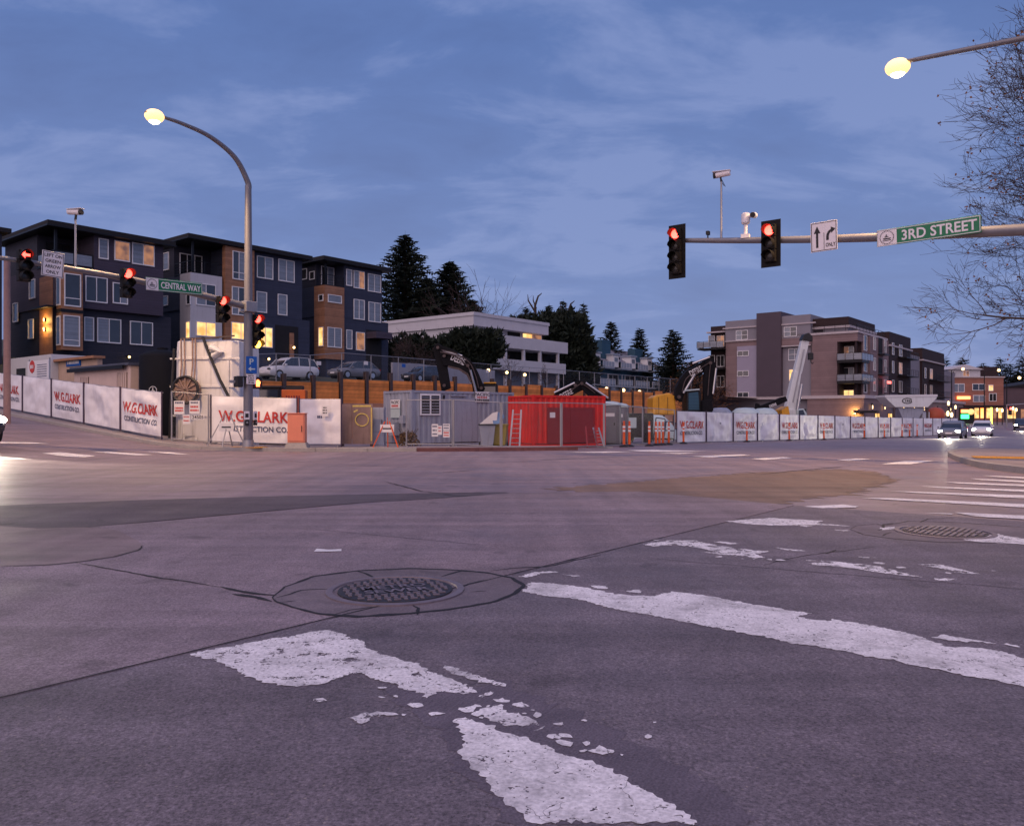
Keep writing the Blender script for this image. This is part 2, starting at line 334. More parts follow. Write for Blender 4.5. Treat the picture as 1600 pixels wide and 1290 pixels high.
def sheet(name, poly, dz, mat, parent=None, step=1.5, skirt=0):
    """flat outline laid on the ground, cut into a grid so that it follows the slope"""
    b = bmesh.new(); vs = [b.verts.new((p[0], p[1], 0)) for p in poly]; b.faces.new(vs)
    x0 = min(p[0] for p in poly); x1 = max(p[0] for p in poly); y0 = min(p[1] for p in poly); y1 = max(p[1] for p in poly)
    if step:
        for ax, lo, hi in ((0, x0, x1), (1, y0, y1)):
            k = math.ceil(lo/step)*step
            while k < hi:
                no = (1,0,0) if ax == 0 else (0,1,0); co = (k,0,0) if ax == 0 else (0,k,0)
                bmesh.ops.bisect_plane(b, geom=b.verts[:]+b.edges[:]+b.faces[:], plane_co=co, plane_no=no); k += step
    bmesh.ops.triangulate(b, faces=b.faces[:])
    for v in b.verts: v.co.z = gz(v.co.x, v.co.y)+dz
    bmesh.ops.recalc_face_normals(b, faces=b.faces[:])
    if b.faces and sum(f.normal.z for f in b.faces) < 0: bmesh.ops.reverse_faces(b, faces=b.faces[:])
    if skirt:
        ed = [e for e in b.edges if e.is_boundary]
        r = bmesh.ops.extrude_edge_only(b, edges=ed)
        for v in [g for g in r['geom'] if isinstance(g, bmesh.types.BMVert)]: v.co.z -= skirt
    m = bpy.data.meshes.new(name); b.to_mesh(m); b.free()
    return link(name, m, mat, parent)
def rough_outline(poly, seg, amp, seed):
    out = []; n = len(poly)
    for i in range(n):
        p = Vector(poly[i][:2]); q = Vector(poly[(i+1) % n][:2]); d = q-p; k = max(1, int(d.length/seg)); nn = Vector((-d.y, d.x)).normalized() if d.length > 1e-6 else Vector((0,0))
        for j in range(k):
            c = p+d*(j/k)
            w = noise.noise((c.x*9+seed, c.y*9, seed*.7))*amp+noise.noise((c.x*38, c.y*38+seed, 3.1))*amp*.9+noise.noise((c.x*95, c.y*95+seed, 7.7))*amp*.7
            out.append(c+nn*w)
    return out
def worn_paint(name, thr, sc_):
    m = mk(name, (.84,.80,.80), .6, .15, 2.2, bump=.003, bscale=70, fine=.2)
    n = m.node_tree.nodes; l = m.node_tree.links; b = n['Principled BSDF']; o = n['Material Output']
    tc = n.new('ShaderNodeTexCoord'); t = n.new('ShaderNodeTexNoise'); t.inputs['Scale'].default_value = sc_; t.inputs['Detail'].default_value = 8; t.inputs['Roughness'].default_value = .68
    l.new(tc.outputs['Object'], t.inputs['Vector'])
    g = n.new('ShaderNodeMath'); g.operation = 'GREATER_THAN'; l.new(t.outputs[0], g.inputs[0]); g.inputs[1].default_value = thr
    vo = n.new('ShaderNodeTexVoronoi'); vo.feature = 'DISTANCE_TO_EDGE'; vo.inputs['Scale'].default_value = 4.5
    dn = n.new('ShaderNodeTexNoise'); dn.inputs['Scale'].default_value = 6; l.new(tc.outputs['Object'], dn.inputs['Vector']); va = n.new('ShaderNodeMix'); va.data_type = 'RGBA'; va.blend_type = 'LINEAR_LIGHT'; va.inputs[0].default_value = .25; l.new(tc.outputs['Object'], va.inputs[6]); l.new(dn.outputs['Color'], va.inputs[7]); l.new(va.outputs[2], vo.inputs['Vector'])
    lt = n.new('ShaderNodeMath'); lt.operation = 'LESS_THAN'; l.new(vo.outputs['Distance'], lt.inputs[0]); lt.inputs[1].default_value = .0055
    d2 = n.new('ShaderNodeMath'); d2.operation = 'GREATER_THAN'; l.new(dn.outputs[0], d2.inputs[0]); d2.inputs[1].default_value = .57; l2 = n.new('ShaderNodeMath'); l2.operation = 'MULTIPLY'; l.new(lt.outputs[0], l2.inputs[0]); l.new(d2.outputs[0], l2.inputs[1])
    gm = n.new('ShaderNodeMath'); gm.operation = 'MAXIMUM'; l.new(g.outputs[0], gm.inputs[0]); l.new(l2.outputs[0], gm.inputs[1]); g = gm
    pn = n.new('ShaderNodeTexNoise'); pn.inputs['Scale'].default_value = 62; pn.inputs['Detail'].default_value = 2; l.new(tc.outputs['Object'], pn.inputs['Vector']); ps = n.new('ShaderNodeMath'); ps.operation = 'MULTIPLY_ADD'; l.new(t.outputs[0], ps.inputs[0]); ps.inputs[1].default_value = .8; l.new(pn.outputs[0], ps.inputs[2])
    pg = n.new('ShaderNodeMath'); pg.operation = 'GREATER_THAN'; l.new(ps.outputs[0], pg.inputs[0]); pg.inputs[1].default_value = thr*.8+.575
    gq = n.new('ShaderNodeMath'); gq.operation = 'MAXIMUM'; l.new(g.outputs[0], gq.inputs[0]); l.new(pg.outputs[0], gq.inputs[1])
    tn = n.new('ShaderNodeTexNoise'); tn.inputs['Scale'].default_value = 2.6; tn.inputs['Detail'].default_value = 7; tn.inputs['Roughness'].default_value = .7; l.new(tc.outputs['Object'], tn.inputs['Vector']); th_ = n.new('ShaderNodeMapRange'); l.new(tn.outputs[0], th_.inputs[0]); th_.inputs[1].default_value = .48; th_.inputs[2].default_value = .72; th_.inputs[3].default_value = .03; th_.inputs[4].default_value = .55
    g = n.new('ShaderNodeMath'); g.operation = 'MAXIMUM'; l.new(gq.outputs[0], g.inputs[0]); l.new(th_.outputs[0], g.inputs[1])
    tr = n.new('ShaderNodeBsdfTransparent'); mx = n.new('ShaderNodeMixShader'); l.new(g.outputs[0], mx.inputs[0]); l.new(b.outputs[0], mx.inputs[1]); l.new(tr.outputs[0], mx.inputs[2]); l.new(mx.outputs[0], o.inputs[0])
    return m
PAINT = [worn_paint('road_paint_sound', .655, 14), worn_paint('road_paint_worn', .60, 11), worn_paint('road_paint_flaking', .55, 8)]

# slabs and patches; the joints between them are open gaps
PZ = .006
sheet('asphalt_panel', [uv(-7, -9)[:2], uv(10.3, -9)[:2], uv(10.3, 3.655)[:2], uv(-7, 3.655)[:2]], PZ, A_NEAR, road, 1.5, .01)
sheet('concrete_panel', [uv(-6, 3.69)[:2], uv(10.3, 3.69)[:2], uv(10.75, 6.2)[:2], uv(9.35, 7.58)[:2], uv(2.93, 8.77)[:2], uv(-4, 10.0)[:2]], PZ, A_CONC, road, 1.5, .01)
dk = [G(*q)[:2] for q in ((-260,868),(0,836.5),(370,803),(560,786),(800,771.5),(790,769),(640,771),(400,776),(200,782),(0,790),(-260,800))]
sheet('asphalt_strip', dk, PZ-.001, A_DARK, road, 1.0, .01)
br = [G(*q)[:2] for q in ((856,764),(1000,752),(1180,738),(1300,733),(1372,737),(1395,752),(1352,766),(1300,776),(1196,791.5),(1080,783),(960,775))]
sheet('painted_lamp_pool', rough_outline(br, .10, .28, 4), PZ-.002, A_BROWN, road, 1.0)  # pool of lamp light painted on the road as a brown patch
# fine concrete band on the kerb-side lane beyond the crossing
def ribbon(pts, wid, seed, jit=1.0):
    b = MB(); n = len(pts); L_ = []
    for i in range(n-1):
        p, q = Vector(pts[i][:2]), Vector(pts[i+1][:2]); k = max(2, int((q-p).length/.05))
        for j in range(k): L_.append(p+(q-p)*(j/k))
    L_.append(Vector(pts[-1][:2])); m = len(L_)
    for i, p in enumerate(L_):
        d = (L_[min(i+1, m-1)]-L_[max(i-1, 0)]); nn = Vector((-d.y, d.x)).normalized()
        off = noise.noise((p.x*3+seed, p.y*3, 1))*.03*jit+noise.noise((p.x*14, p.y*14, seed))*.012*jit
        w = wid*1.55*(.55+.9*abs(noise.noise((p.x*6, p.y*6, seed+9))))*min(1, .25+4*min(i, m-1-i)/m)
        c = p+nn*off
        for s_ in (-1, 1): b.v.append((c.x+nn.x*w*s_, c.y+nn.y*w*s_, gz(c.x, c.y)+PZ+.0025))
    for i in range(m-1): b.f.append((2*i, 2*i+1, 2*i+3, 2*i+2))
    return b
def crack(pix, wid, seed, jit=1.0, world=None):
    pts = world or [G(*q) for q in pix]
    return ribbon(pts, wid, seed, jit).build('crack', TAR, road)
crack(None, .007, 1, .25, [uv(u_, 3.672) for u_ in (-5,-2,0,2,4,6,8,10.3)])
crack([(0,823),(60,826),(130,824),(180,826)], .006, 2); crack([(0,886),(70,884),(130,878),(180,871),(215,860),(222,853)], .012, 3); crack([(118,880),(200,895),(280,908),(345,918)], .008, 4)
crack([(345,918),(375,925),(430,932)], .016, 5); crack([(362,930),(400,934),(428,940)], .018, 6)
ring = [(428,935),(445,918),(490,902),(560,893),(640,889),(700,891),(760,896),(800,904),(818,916),(806,928),(770,942),(700,953),(640,960),(560,965),(500,961),(455,950),(432,941),(428,935)]
crack(ring, .016, 7, .6)
crack([(558,893),(575,898),(586,904)], .01, 8); crack([(430,935),(470,923),(515,922)], .007, 9); crack([(690,902),(715,895),(730,892)], .012, 10); crack([(722,918),(745,912),(760,908)], .008, 11)
crack([(655,962),(650,952),(640,947)], .008, 12); crack([(520,963),(545,954),(610,945)], .006, 13); crack([(440,942),(462,940)], .006, 31); crack([(735,926),(760,925)], .005, 32)
crack([(765,893),(800,889),(850,886),(940,868)], .008, 14); crack([(600,752),(660,768),(700,772),(760,769),(808,770)], .012, 15); crack([(690,773),(720,776),(760,773)], .014, 16)
crack([(0,836),(200,818),(400,800),(620,780),(690,772)], .005, 17, .5); crack([(450,824),(640,842),(800,856)], .0035, 18)
crack([(1000,872),(1150,885),(1300,897),(1480,912),(1700,930)], .0035, 19); crack([(1190,884),(1250,870),(1300,863),(1370,855)], .004, 20); crack([(1288,866),(1300,862),(1306,860)], .011, 21)
ring2 = [(1330,828),(1338,822),(1370,819),(1380,822),(1420,815),(1500,817),(1600,825),(1680,838),(1640,846),(1560,849),(1470,848),(1400,843),(1350,836),(1330,828)]
crack(ring2, .010, 22, .6); crack([(1372,830),(1385,826),(1380,820),(1395,818)], .012, 23); crack([(1440,817),(1450,811),(1490,810)], .009, 24); crack([(1375,838),(1392,832)], .008, 25)
crack([(840,762),(1000,751),(1150,739)], .006, 26, .4); crack([(180,795),(300,787),(420,781)], .006, 27)
crack([(540,727),(640,730),(690,728)], .012, 28); crack([(420,718),(470,722),(520,719)], .012, 29)
# tyre-polished dark arcs and utility cut lines further out
for i, q in enumerate([[(800,722),(900,716),(1020,712)], [(1180,742),(1240,736),(1330,728)], [(690,738),(740,735)]]): crack(q, .02, 40+i)

def mpx(x0, y0, s): return lambda L_: [(x0+a/s, y0+b/s) for a, b in L_]
c1 = mpx(280, 960, 2.5806); c2 = mpx(780, 860, 3.404); c3 = mpx(1200, 860, 4); c4 = mpx(1000, 700, 2.667); c5 = mpx(0, 500, 5.863); c6 = mpx(980, 560, 5.333)
stripes = [
 (1, [c1([(45,165),(330,110),(600,68),(660,85),(760,120),(770,145),(840,172),(960,205),(1030,240),(1100,262),(1150,290),(1200,320),(1130,330),(1060,318),(1000,345),(960,320),(900,305),(800,265),(740,250),(700,238),(650,255),(560,290),(470,300),(400,290),(330,270),(270,250),(200,215),(120,185)]),
      c1([(1065,213),(1110,225),(1250,270),(1320,293),(1230,283),(1150,262),(1090,235)]), c1([(1200,400),(1290,370),(1320,400),(1430,430),(1450,450),(1330,455),(1260,435)]), c1([(1120,390),(1200,368),(1215,378),(1160,400)]),
      c1([(690,425),(740,405),(800,405),(850,400),(770,420),(740,447)]), c1([(1480,500),(1510,492),(1545,505),(1500,512)]), c1([(930,375),(960,366),(982,375),(955,383)]), c1([(550,356),(570,347),(590,352),(565,362)]), c1([(1270,352),(1300,345),(1332,352),(1300,362)]), c1([(1340,372),(1375,362),(1415,378),(1375,382)]), c1([(1420,470),(1470,458),(1490,464),(1440,478)]), c1([(1210,332),(1260,316),(1275,325),(1225,340)])], 'worn crossing stripe nearest the manhole with bare patches showing through'),
 (0, [c1([(1110,425),(1160,420),(1215,445),(1310,480),(1480,535),(1600,580)])+[(985,1222),(1090,1290),(830,1290),(775,1245)]+c1([(1180,615),(1130,590),(1140,520)])], 'crossing stripe cut off by the bottom edge, solid white with a ragged left end'),
 (0, [c2([(120,225),(170,172),(330,185),(480,205),(570,225),(620,240),(830,250),(925,222),(1100,245),(1330,285)])+c3([(80,370),(290,400),(170,420),(300,445),(380,450),(400,435),(560,460),(640,475),(800,510),(1000,555),(1100,610),(1200,605),(1400,625),(1600,680)])+[(1760,1064),(1760,1116)]+c3([(1600,858),(1000,742),(500,645),(0,555)])+c2([(1350,455),(900,370),(650,325),(430,272),(250,245)]),
      c2([(105,145),(190,120),(310,118),(230,125),(170,145)]), c2([(330,130),(430,140),(400,143)]), c2([(470,190),(540,194),(580,205),(520,208)]), c2([(675,220),(740,215),(755,230),(690,228)]), c3([(1010,550),(1100,532),(1200,550),(1430,590),(1300,580),(1150,570)]), c3([(1485,590),(1575,610),(1490,605)])], 'longest and boldest white crossing stripe running off beside the round manhole'),
 (2, [c4([(10,405),(120,387),(230,388),(300,405),(400,420),(540,435),(480,445),(550,470),(400,455),(250,435),(330,438),(200,410),(100,408),(60,412)]), c4([(550,415),(690,432),(620,430)]), c4([(690,470),(800,475),(1000,497),(1180,543),(1050,530),(850,500),(710,490)]), c4([(1140,487),(1250,488),(1310,503),(1420,530),(1300,520),(1230,498)]), c4([(1225,545),(1310,548),(1310,558),(1240,555)]), c4([(910,455),(995,460),(930,463)]), c4([(300,392),(430,400),(380,403)])], 'broken crossing stripe in scattered flakes, next beyond the boldest stripe'),
 (1, [c4([(350,308),(540,293),(760,305),(740,315),(880,328),(700,322),(560,326),(440,318)]), c4([(660,322),(718,325),(690,331)]), c4([(1340,385),(1490,360),(1600,382)])+[(1690,850),(1690,858)]+c4([(1600,405),(1400,392)]), c4([(810,343),(880,345),(850,349)]), c4([(1000,335),(1060,330),(1075,338),(1010,345)])], 'worn crossing stripe broken by the slotted manhole'),
 (0, [c4([(680,245),(850,237),(915,245),(900,250),(760,252)]), c4([(1185,272),(1310,275),(1300,279)]), c4([(1310,270),(1600,283),(1800,293),(1800,308),(1600,298),(1400,287)])], 'short crossing stripe with a bare middle beside the painted pool of lamp light'),
 (0, [c4([(920,210),(1050,210),(1600,235),(1800,243),(1800,258),(1600,249)])], 'sound white crossing stripe, sixth from the far kerb'),
 (0, [c4([(1040,180),(1600,198),(1800,205),(1800,218),(1600,211),(1150,188)])], 'sound white crossing stripe, fifth from the far kerb'),
 (0, [c4([(1170,160),(1600,175),(1800,181),(1800,190),(1600,184),(1240,167)])], 'sound white crossing stripe, fourth from the far kerb'),
 (0, [c4([(1265,142),(1600,153),(1800,159),(1800,167),(1600,161),(1330,149)])], 'sound white crossing stripe, third from the far kerb'),
 (0, [c4([(1375,128),(1600,137),(1800,143),(1800,149),(1600,144),(1420,134)])], 'sound white crossing stripe, second from the far kerb'),
 (0, [c4([(1425,115),(1600,122),(1800,128),(1800,133),(1600,128),(1470,120)])], 'sound white crossing stripe closest to the far kerb'),
]
def paint_mesh(polys, seg, amp, seed, name, mat, parent, dz):
    k = None
    for i, pl in enumerate(polys):
        pts = rough_outline([G(*q) for q in pl], seg, amp, seed+i*3)
        o = sheet(name, pts, dz, mat, parent, 0)
for i, (wear, polys, lab) in enumerate(stripes):
    paint_mesh(polys, .014 if i < 5 else .06, .024 if i < 5 else .014, i*11, 'painted_stripe', PAINT[wear], road, PZ+.0032)
far_marks = [c4([(465,45),(600,38),(635,42),(520,50)]), c4([(820,50),(900,44),(960,47),(870,54)]), c4([(1005,68),(1100,55),(1225,53),(1130,68)]), c4([(215,35),(420,27),(460,30),(300,40)]),
 c6([(0,765),(200,762),(660,775),(300,778),(100,775)]), c6([(250,790),(600,785),(440,797)]), [(880,707),(945,705.5),(990,706),(940,707.6)],
 [(0,690.5),(52,691.5),(78,693.5),(0,692.8)], [(65,708.4),(95,706.9),(150,712.3),(133,714.5),(102,713.2)], [(143,705.5),(170,706),(239,710.6),(213,711.5),(179,709)], [(227,705.5),(270,707),(298,710.6),(270,709.4)], [(-20,712),(51,717.4),(-20,719.5)]]
for i, pl in enumerate(far_marks):
    sheet('painted_dash', [G(*q)[:2] for q in pl], PZ+.004, PAINT[0], road, 1.5)
rc_ = random.Random(21)
for i in range(46):                                  # loose flakes left around the worn stripes
    t_ = rc_.random(); px = 600+380*t_+rc_.gauss(0, 26); py = 1072+95*t_+rc_.gauss(0, 17)
    if i > 33: px = 1010+570*rc_.random(); py = 858+(px-1010)*.075+rc_.gauss(0, 7)
    c_ = G(px, py); r_ = rc_.uniform(.006, .026)*(1.7 if i > 33 else 1); k_ = rc_.randint(6, 9); st_ = rc_.uniform(.5, 1.8); a0_ = rc_.uniform(0, 3)
    pl = [(c_.x+(math.cos(a)*math.cos(a0_)*st_-math.sin(a)*math.sin(a0_))*r_*q, c_.y+(math.cos(a)*math.sin(a0_)*st_+math.sin(a)*math.cos(a0_))*r_*q) for a, q in [(2*math.pi*j/k_, rc_.uniform(.55, 1.3)) for j in range(k_)]]
    sheet('paint_flake', pl, PZ+.0042, PAINT[0], road, 0)
# strip where old paint was ground off, left with fine grooves
GRV = mk('ground_off_grooves', (.135,.112,.135), .7, .25, 4, fine=.35, bscale=120)
_n = GRV.node_tree.nodes; _l = GRV.node_tree.links; _t = _n.new('ShaderNodeTexCoord'); _m = _n.new('ShaderNodeMapping'); _m.inputs['Rotation'].default_value = (0,0,-TH+R(78)); _l.new(_t.outputs['Object'], _m.inputs[0])
_w = _n.new('ShaderNodeTexWave'); _w.inputs['Scale'].default_value = 11; _w.inputs['Distortion'].default_value = 1.2; _w.inputs['Detail'].default_value = 3; _l.new(_m.outputs[0], _w.inputs['Vector'])
_b = _n.new('ShaderNodeBump'); _b.inputs['Strength'].default_value = .7; _b.inputs['Distance'].default_value = .005; _l.new(_w.outputs[1], _b.inputs['Height']); _l.new(_b.outputs[0], _n['Principled BSDF'].inputs['Normal'])
gp = [G(*q)[:2] for q in ((590,1075),(700,1078),(790,1068),(880,1105),(1000,1165),(1120,1235),(1190,1290),(960,1290),(800,1290),(700,1180),(640,1110))]
sheet('ground_off_strip', rough_outline(gp, .03, .05, 77), PZ+.0012, GRV, road, 0)
# two scraps of litter
lit_ = thing('paper_scrap', 'small white paper scrap lying flat on the concrete near the manhole', 'litter', G(512, 862, PZ+.003))
b = MB(); b.add([(-.11,-.03,.001),(.0,-.05,.004),(.12,-.015,.002),(.11,.03,.012),(.0,.035,.006),(-.1,.03,.016)], [(0,1,4,5),(1,2,3,4)]); b.build('sheet', M['paper'], lit_)

# manholes
IRON = mk('cast_iron', (.035,.03,.034), .55, .3, 14, metal=.2, bump=.002, bscale=90)
IRON2 = mk('cast_iron_worn', (.19,.155,.175), .5, .25, 10, metal=.2)
def text_mesh(s, cache={}):
    if s not in cache and s[0] == '~':               # print too small to read: word-shaped marks
        rr_ = random.Random(len(s)*7+3); k = len(s); vs = []; fs = []; x = -.5
        for i in range(k):
            w_ = .8/k*rr_.uniform(.7, 1.15); q = len(vs); vs += [(x,-.5),(min(.5, x+w_),-.5),(min(.5, x+w_),.3+.2*rr_.random()),(x,.5)]; fs.append((q,q+1,q+2,q+3)); x += 1/k
        cache[s] = (vs, fs)
    if s not in cache:
        cu = bpy.data.curves.new('t', 'FONT'); cu.body = s; cu.align_x = 'CENTER'; cu.align_y = 'CENTER'; cu.resolution_u = 3; cu.offset = .02
        o = bpy.data.objects.new('t', cu); C.objects.link(o); bpy.context.view_layer.update()
        m = bpy.data.meshes.new_from_object(o.evaluated_get(bpy.context.evaluated_depsgraph_get())); bpy.data.objects.remove(o); bpy.data.curves.remove(cu)
        vs = [v.co.copy() for v in m.vertices]; fs = [tuple(p.vertices) for p in m.polygons]; bpy.data.meshes.remove(m)
        x0 = min(v.x for v in vs); x1 = max(v.x for v in vs); y0 = min(v.y for v in vs); y1 = max(v.y for v in vs)
        cache[s] = ([((v.x-x0)/(x1-x0)-.5, (v.y-y0)/(y1-y0)-.5) for v in vs], fs)
    return cache[s]
def text(s, o, ex, ey, w, h, mat, parent=None, name='lettering', f=None, thick=0):
    """lettering w wide and h high centred at o in the plane of ex, ey"""
    vs, fs = text_mesh(s); o = Vector(o); ex = Vector(ex); ey = Vector(ey); n = ex.cross(ey)
    b = MB()
    pts = [o+ex*(x*w)+ey*(y*h) for x, y in vs]
    if f: pts = [f(p) for p in pts]
    b.add(pts, fs)
    if thick: b.add([p+n*thick for p in pts], fs)
    return b.build(name, mat, parent, fix=False)
def manhole(px, py, label, slots, word=None):
    c = G(px, py, PZ+.004); t = thing('manhole', label, 'manhole', c, 0)
    n = 48
    fr = MB(); 
    rings = []
    for r, z in ((.45,-.01),(.45,.006),(.405,.008),(.40,-.004),(.375,-.004),(.372,.006),(.0,.006)):
        rings.append([(r*math.cos(2*math.pi*j/n), r*math.sin(2*math.pi*j/n), z) for j in range(n)])
    fr.loft(rings[:5], cap=False).build('frame', IRON2, t)
    cov = MB().loft(rings[4:6]+[[(.0001*math.cos(2*math.pi*j/n), .0001*math.sin(2*math.pi*j/n), .006) for j in range(n)]], cap=False).build('cover', IRON, t)
    bb = MB()
    ang = TH-math.pi/2 if slots else .35
    ca, sa = math.cos(ang), math.sin(ang)
    if not slots:
        st = .052
        for i in range(-8, 9):
            for j in range(-8, 9):
                x, y = i*st, j*st
                if x*x+y*y > .345**2: continue
                if word and abs(y) < .135 and abs(x) < .235: continue
                lx, ly = (.021, .010) if (i+j) % 2 else (.010, .021)
                q = []
                for sx, sy in ((-1,-1),(1,-1),(1,1),(-1,1)):
                    xx, yy = x+sx*lx, y+sy*ly; q.append((xx*ca-yy*sa, xx*sa+yy*ca))
                bb.add([(a, b_, .006) for a, b_ in q]+[(a, b_, .013) for a, b_ in q], [(4,5,6,7),(0,1,5,4),(1,2,6,5),(2,3,7,6),(3,0,4,7)])
    else:
        for i in range(-6, 7):
            x = i*.055; hh = math.sqrt(max(0, .345**2-x*x))
            for lo, hi in ((-hh, -.03), (.03, hh)):
                if hi-lo < .03: continue
                q = [(x-.016, lo), (x+.016, lo), (x+.016, hi), (x-.016, hi)]; q = [(a*ca-b_*sa, a*sa+b_*ca) for a, b_ in q]
                bb.add([(a, b_, .006) for a, b_ in q]+[(a, b_, .014) for a, b_ in q], [(4,5,6,7),(0,1,5,4),(1,2,6,5),(2,3,7,6),(3,0,4,7)])
    o = bb.build('raised_tread', IRON2, cov); o['kind'] = 'stuff'
    if word:
        for k, s_ in enumerate(word):
            yy = .062-.124*k; ox = Vector((-yy*sa, yy*ca, .0125)); text(s_, ox, (ca, sa, 0), (-sa, ca, 0), .43, .10, IRON2, cov)
    return t
manhole(618, 923.5, 'round iron manhole cover with raised tread and METRO SEWER lettering', False, ('METRO', 'SEWER'))
manhole(1476, 832.5, 'slotted iron manhole cover lying across a worn crossing stripe', True)
for rg, sd_ in ((ring, 3), (ring2, 5)): sheet('collar', [G(*q)[:2] for q in rg[:-1]], PZ+.0012, A_COLLAR, road, 0)
rg3 = [G(*q)[:2] for q in ((-120,880),(-120,822),(0,822),(60,826),(130,824),(180,828),(215,845),(222,853),(215,860),(180,871),(130,878),(70,884),(0,886))]
sheet('concrete_collar', rg3, PZ+.0012, asphalt('collar_pink', (.2,.15,.155), .2, .12), road, 0)

# far corner pavement with kerb
def smooth_path(pts, k=4):
    out = []
    for i in range(len(pts)-1):
        p0 = pts[max(i-1,0)]; p1 = pts[i]; p2 = pts[i+1]; p3 = pts[min(i+2,len(pts)-1)]
        for j in range(k):
            t = j/k
            out.append(.5*((2*p1)+(p2-p0)*t+(2*p0-5*p1+4*p2-p3)*t*t+(3*p1-p0-3*p2+p3)*t**3))
    out.append(pts[-1]); return out
def kerbed(name, outer, inner, zk, mat, kmat=None, ramp=None):
    poly = [p[:2] for p in outer]+[p[:2] for p in inner]
    o = struct(sheet(name, poly, zk, mat, None, 1.5))
    # kerb stones along the outer line
    n = len(outer)
    ks = []
    acc = [outer[0]]; d = 0
    for i in range(1, n):
        d += (outer[i]-outer[i-1]).length; acc.append(outer[i])
        if d > 1.7 or i == n-1:
            ks.append(acc); acc = [outer[i]]; d = 0
    for i, seg in enumerate(ks):
        b = MB(); rings = []
        for j, p in enumerate(seg):
            a_ = seg[max(j-1,0)]; c_ = seg[min(j+1,len(seg)-1)]; t = (c_-a_).normalized(); nn = Vector((t.y, -t.x, 0))
            if nn.dot(Vector((0,-1,0))) < 0 and nn.dot(-U) < 0: nn = -nn
            pp = p+t*(.006 if j == 0 else (-.006 if j == len(seg)-1 else 0)); z = gz(p.x, p.y)
            rings.append([pp+nn*.02+Vector((0,0,z-.05)), pp+nn*.0+Vector((0,0,z+zk+.004)), pp-nn*.02+Vector((0,0,z+zk+.012)), pp-nn*.16+Vector((0,0,z+zk+.012)), pp-nn*.16+Vector((0,0,z-.05))])
        b.loft(rings).build('kerb_stone', kmat(i, seg) if kmat else M['concrete'], o)
    return o
o_ = [uv(14.9, v_) for v_ in (75,60,50,42,36,31,29)]+[uv(*q) for q in ((15.5,27.0),(17,25.2),(19.5,22.6),(22,20.3),(24,18.9),(26.2,17.9))]
for p in o_: p.z = 0
o_ = smooth_path(o_, 4)
i_ = [uv(*q) for q in ((27.0,19.6),(24.5,24),(20.5,28),(17.7,31.5),(17.2,45),(17.2,75))]
PAVE = asphalt('pavement_concrete', (.25,.21,.215), .14, .12, .002, .8)
kerbed('pavement_far_corner', o_, i_, .125, PAVE, lambda i, s_: M['redkerb'] if s_[0].dot(U) > 18.3 and i % 5 != 1 else M['concrete'])
pr = [G(*q) for q in ((1900,775),(1700,750),(1600,738.5),(1550,732),(1520,725),(1500,718),(1490,712),(1498,708),(1530,705),(1600,703),(1800,700))]
for p in pr: p.z = 0
kerbed('pavement_right_corner', smooth_path(pr[:9], 3), [Vector((22,22.5,0)), Vector((30,24,0)), Vector((30,9,0)), Vector((14,8.6,0))][0:3], .12, PAVE)
tp = MB(); c0 = G(1562, 723, .135); n_ = 0
tact = mk('tactile_yellow', (.55,.28,.03), .6, .12, 6)
tp.box(-.62,.62,-.42,.42,-.01,.004)
for i in range(-9, 10):
    for j in range(-6, 7): tp.box(i*.064-.014, i*.064+.014, j*.064-.014, j*.064+.014, .004, .010)
o = tp.build('tactile_pad', tact); o.location = c0+Vector((.1,.1,0)); o.rotation_euler = (0,0,TH-R(75)); tag(o, 'yellow tactile paving pad on the kerb ramp at the right corner', 'tactile pad')
tp2 = o.copy(); C.objects.link(tp2); p_ = uv(16.7, 26.0); tp2.location = (p_.x, p_.y, gz(p_.x, p_.y)+.14); tp2.rotation_euler = (0,0,R(-10)); tp2.scale = (1.1,.7,1)
tag(tp2, 'yellow tactile paving strip at the kerb below the tall lamp pole', 'tactile pad')

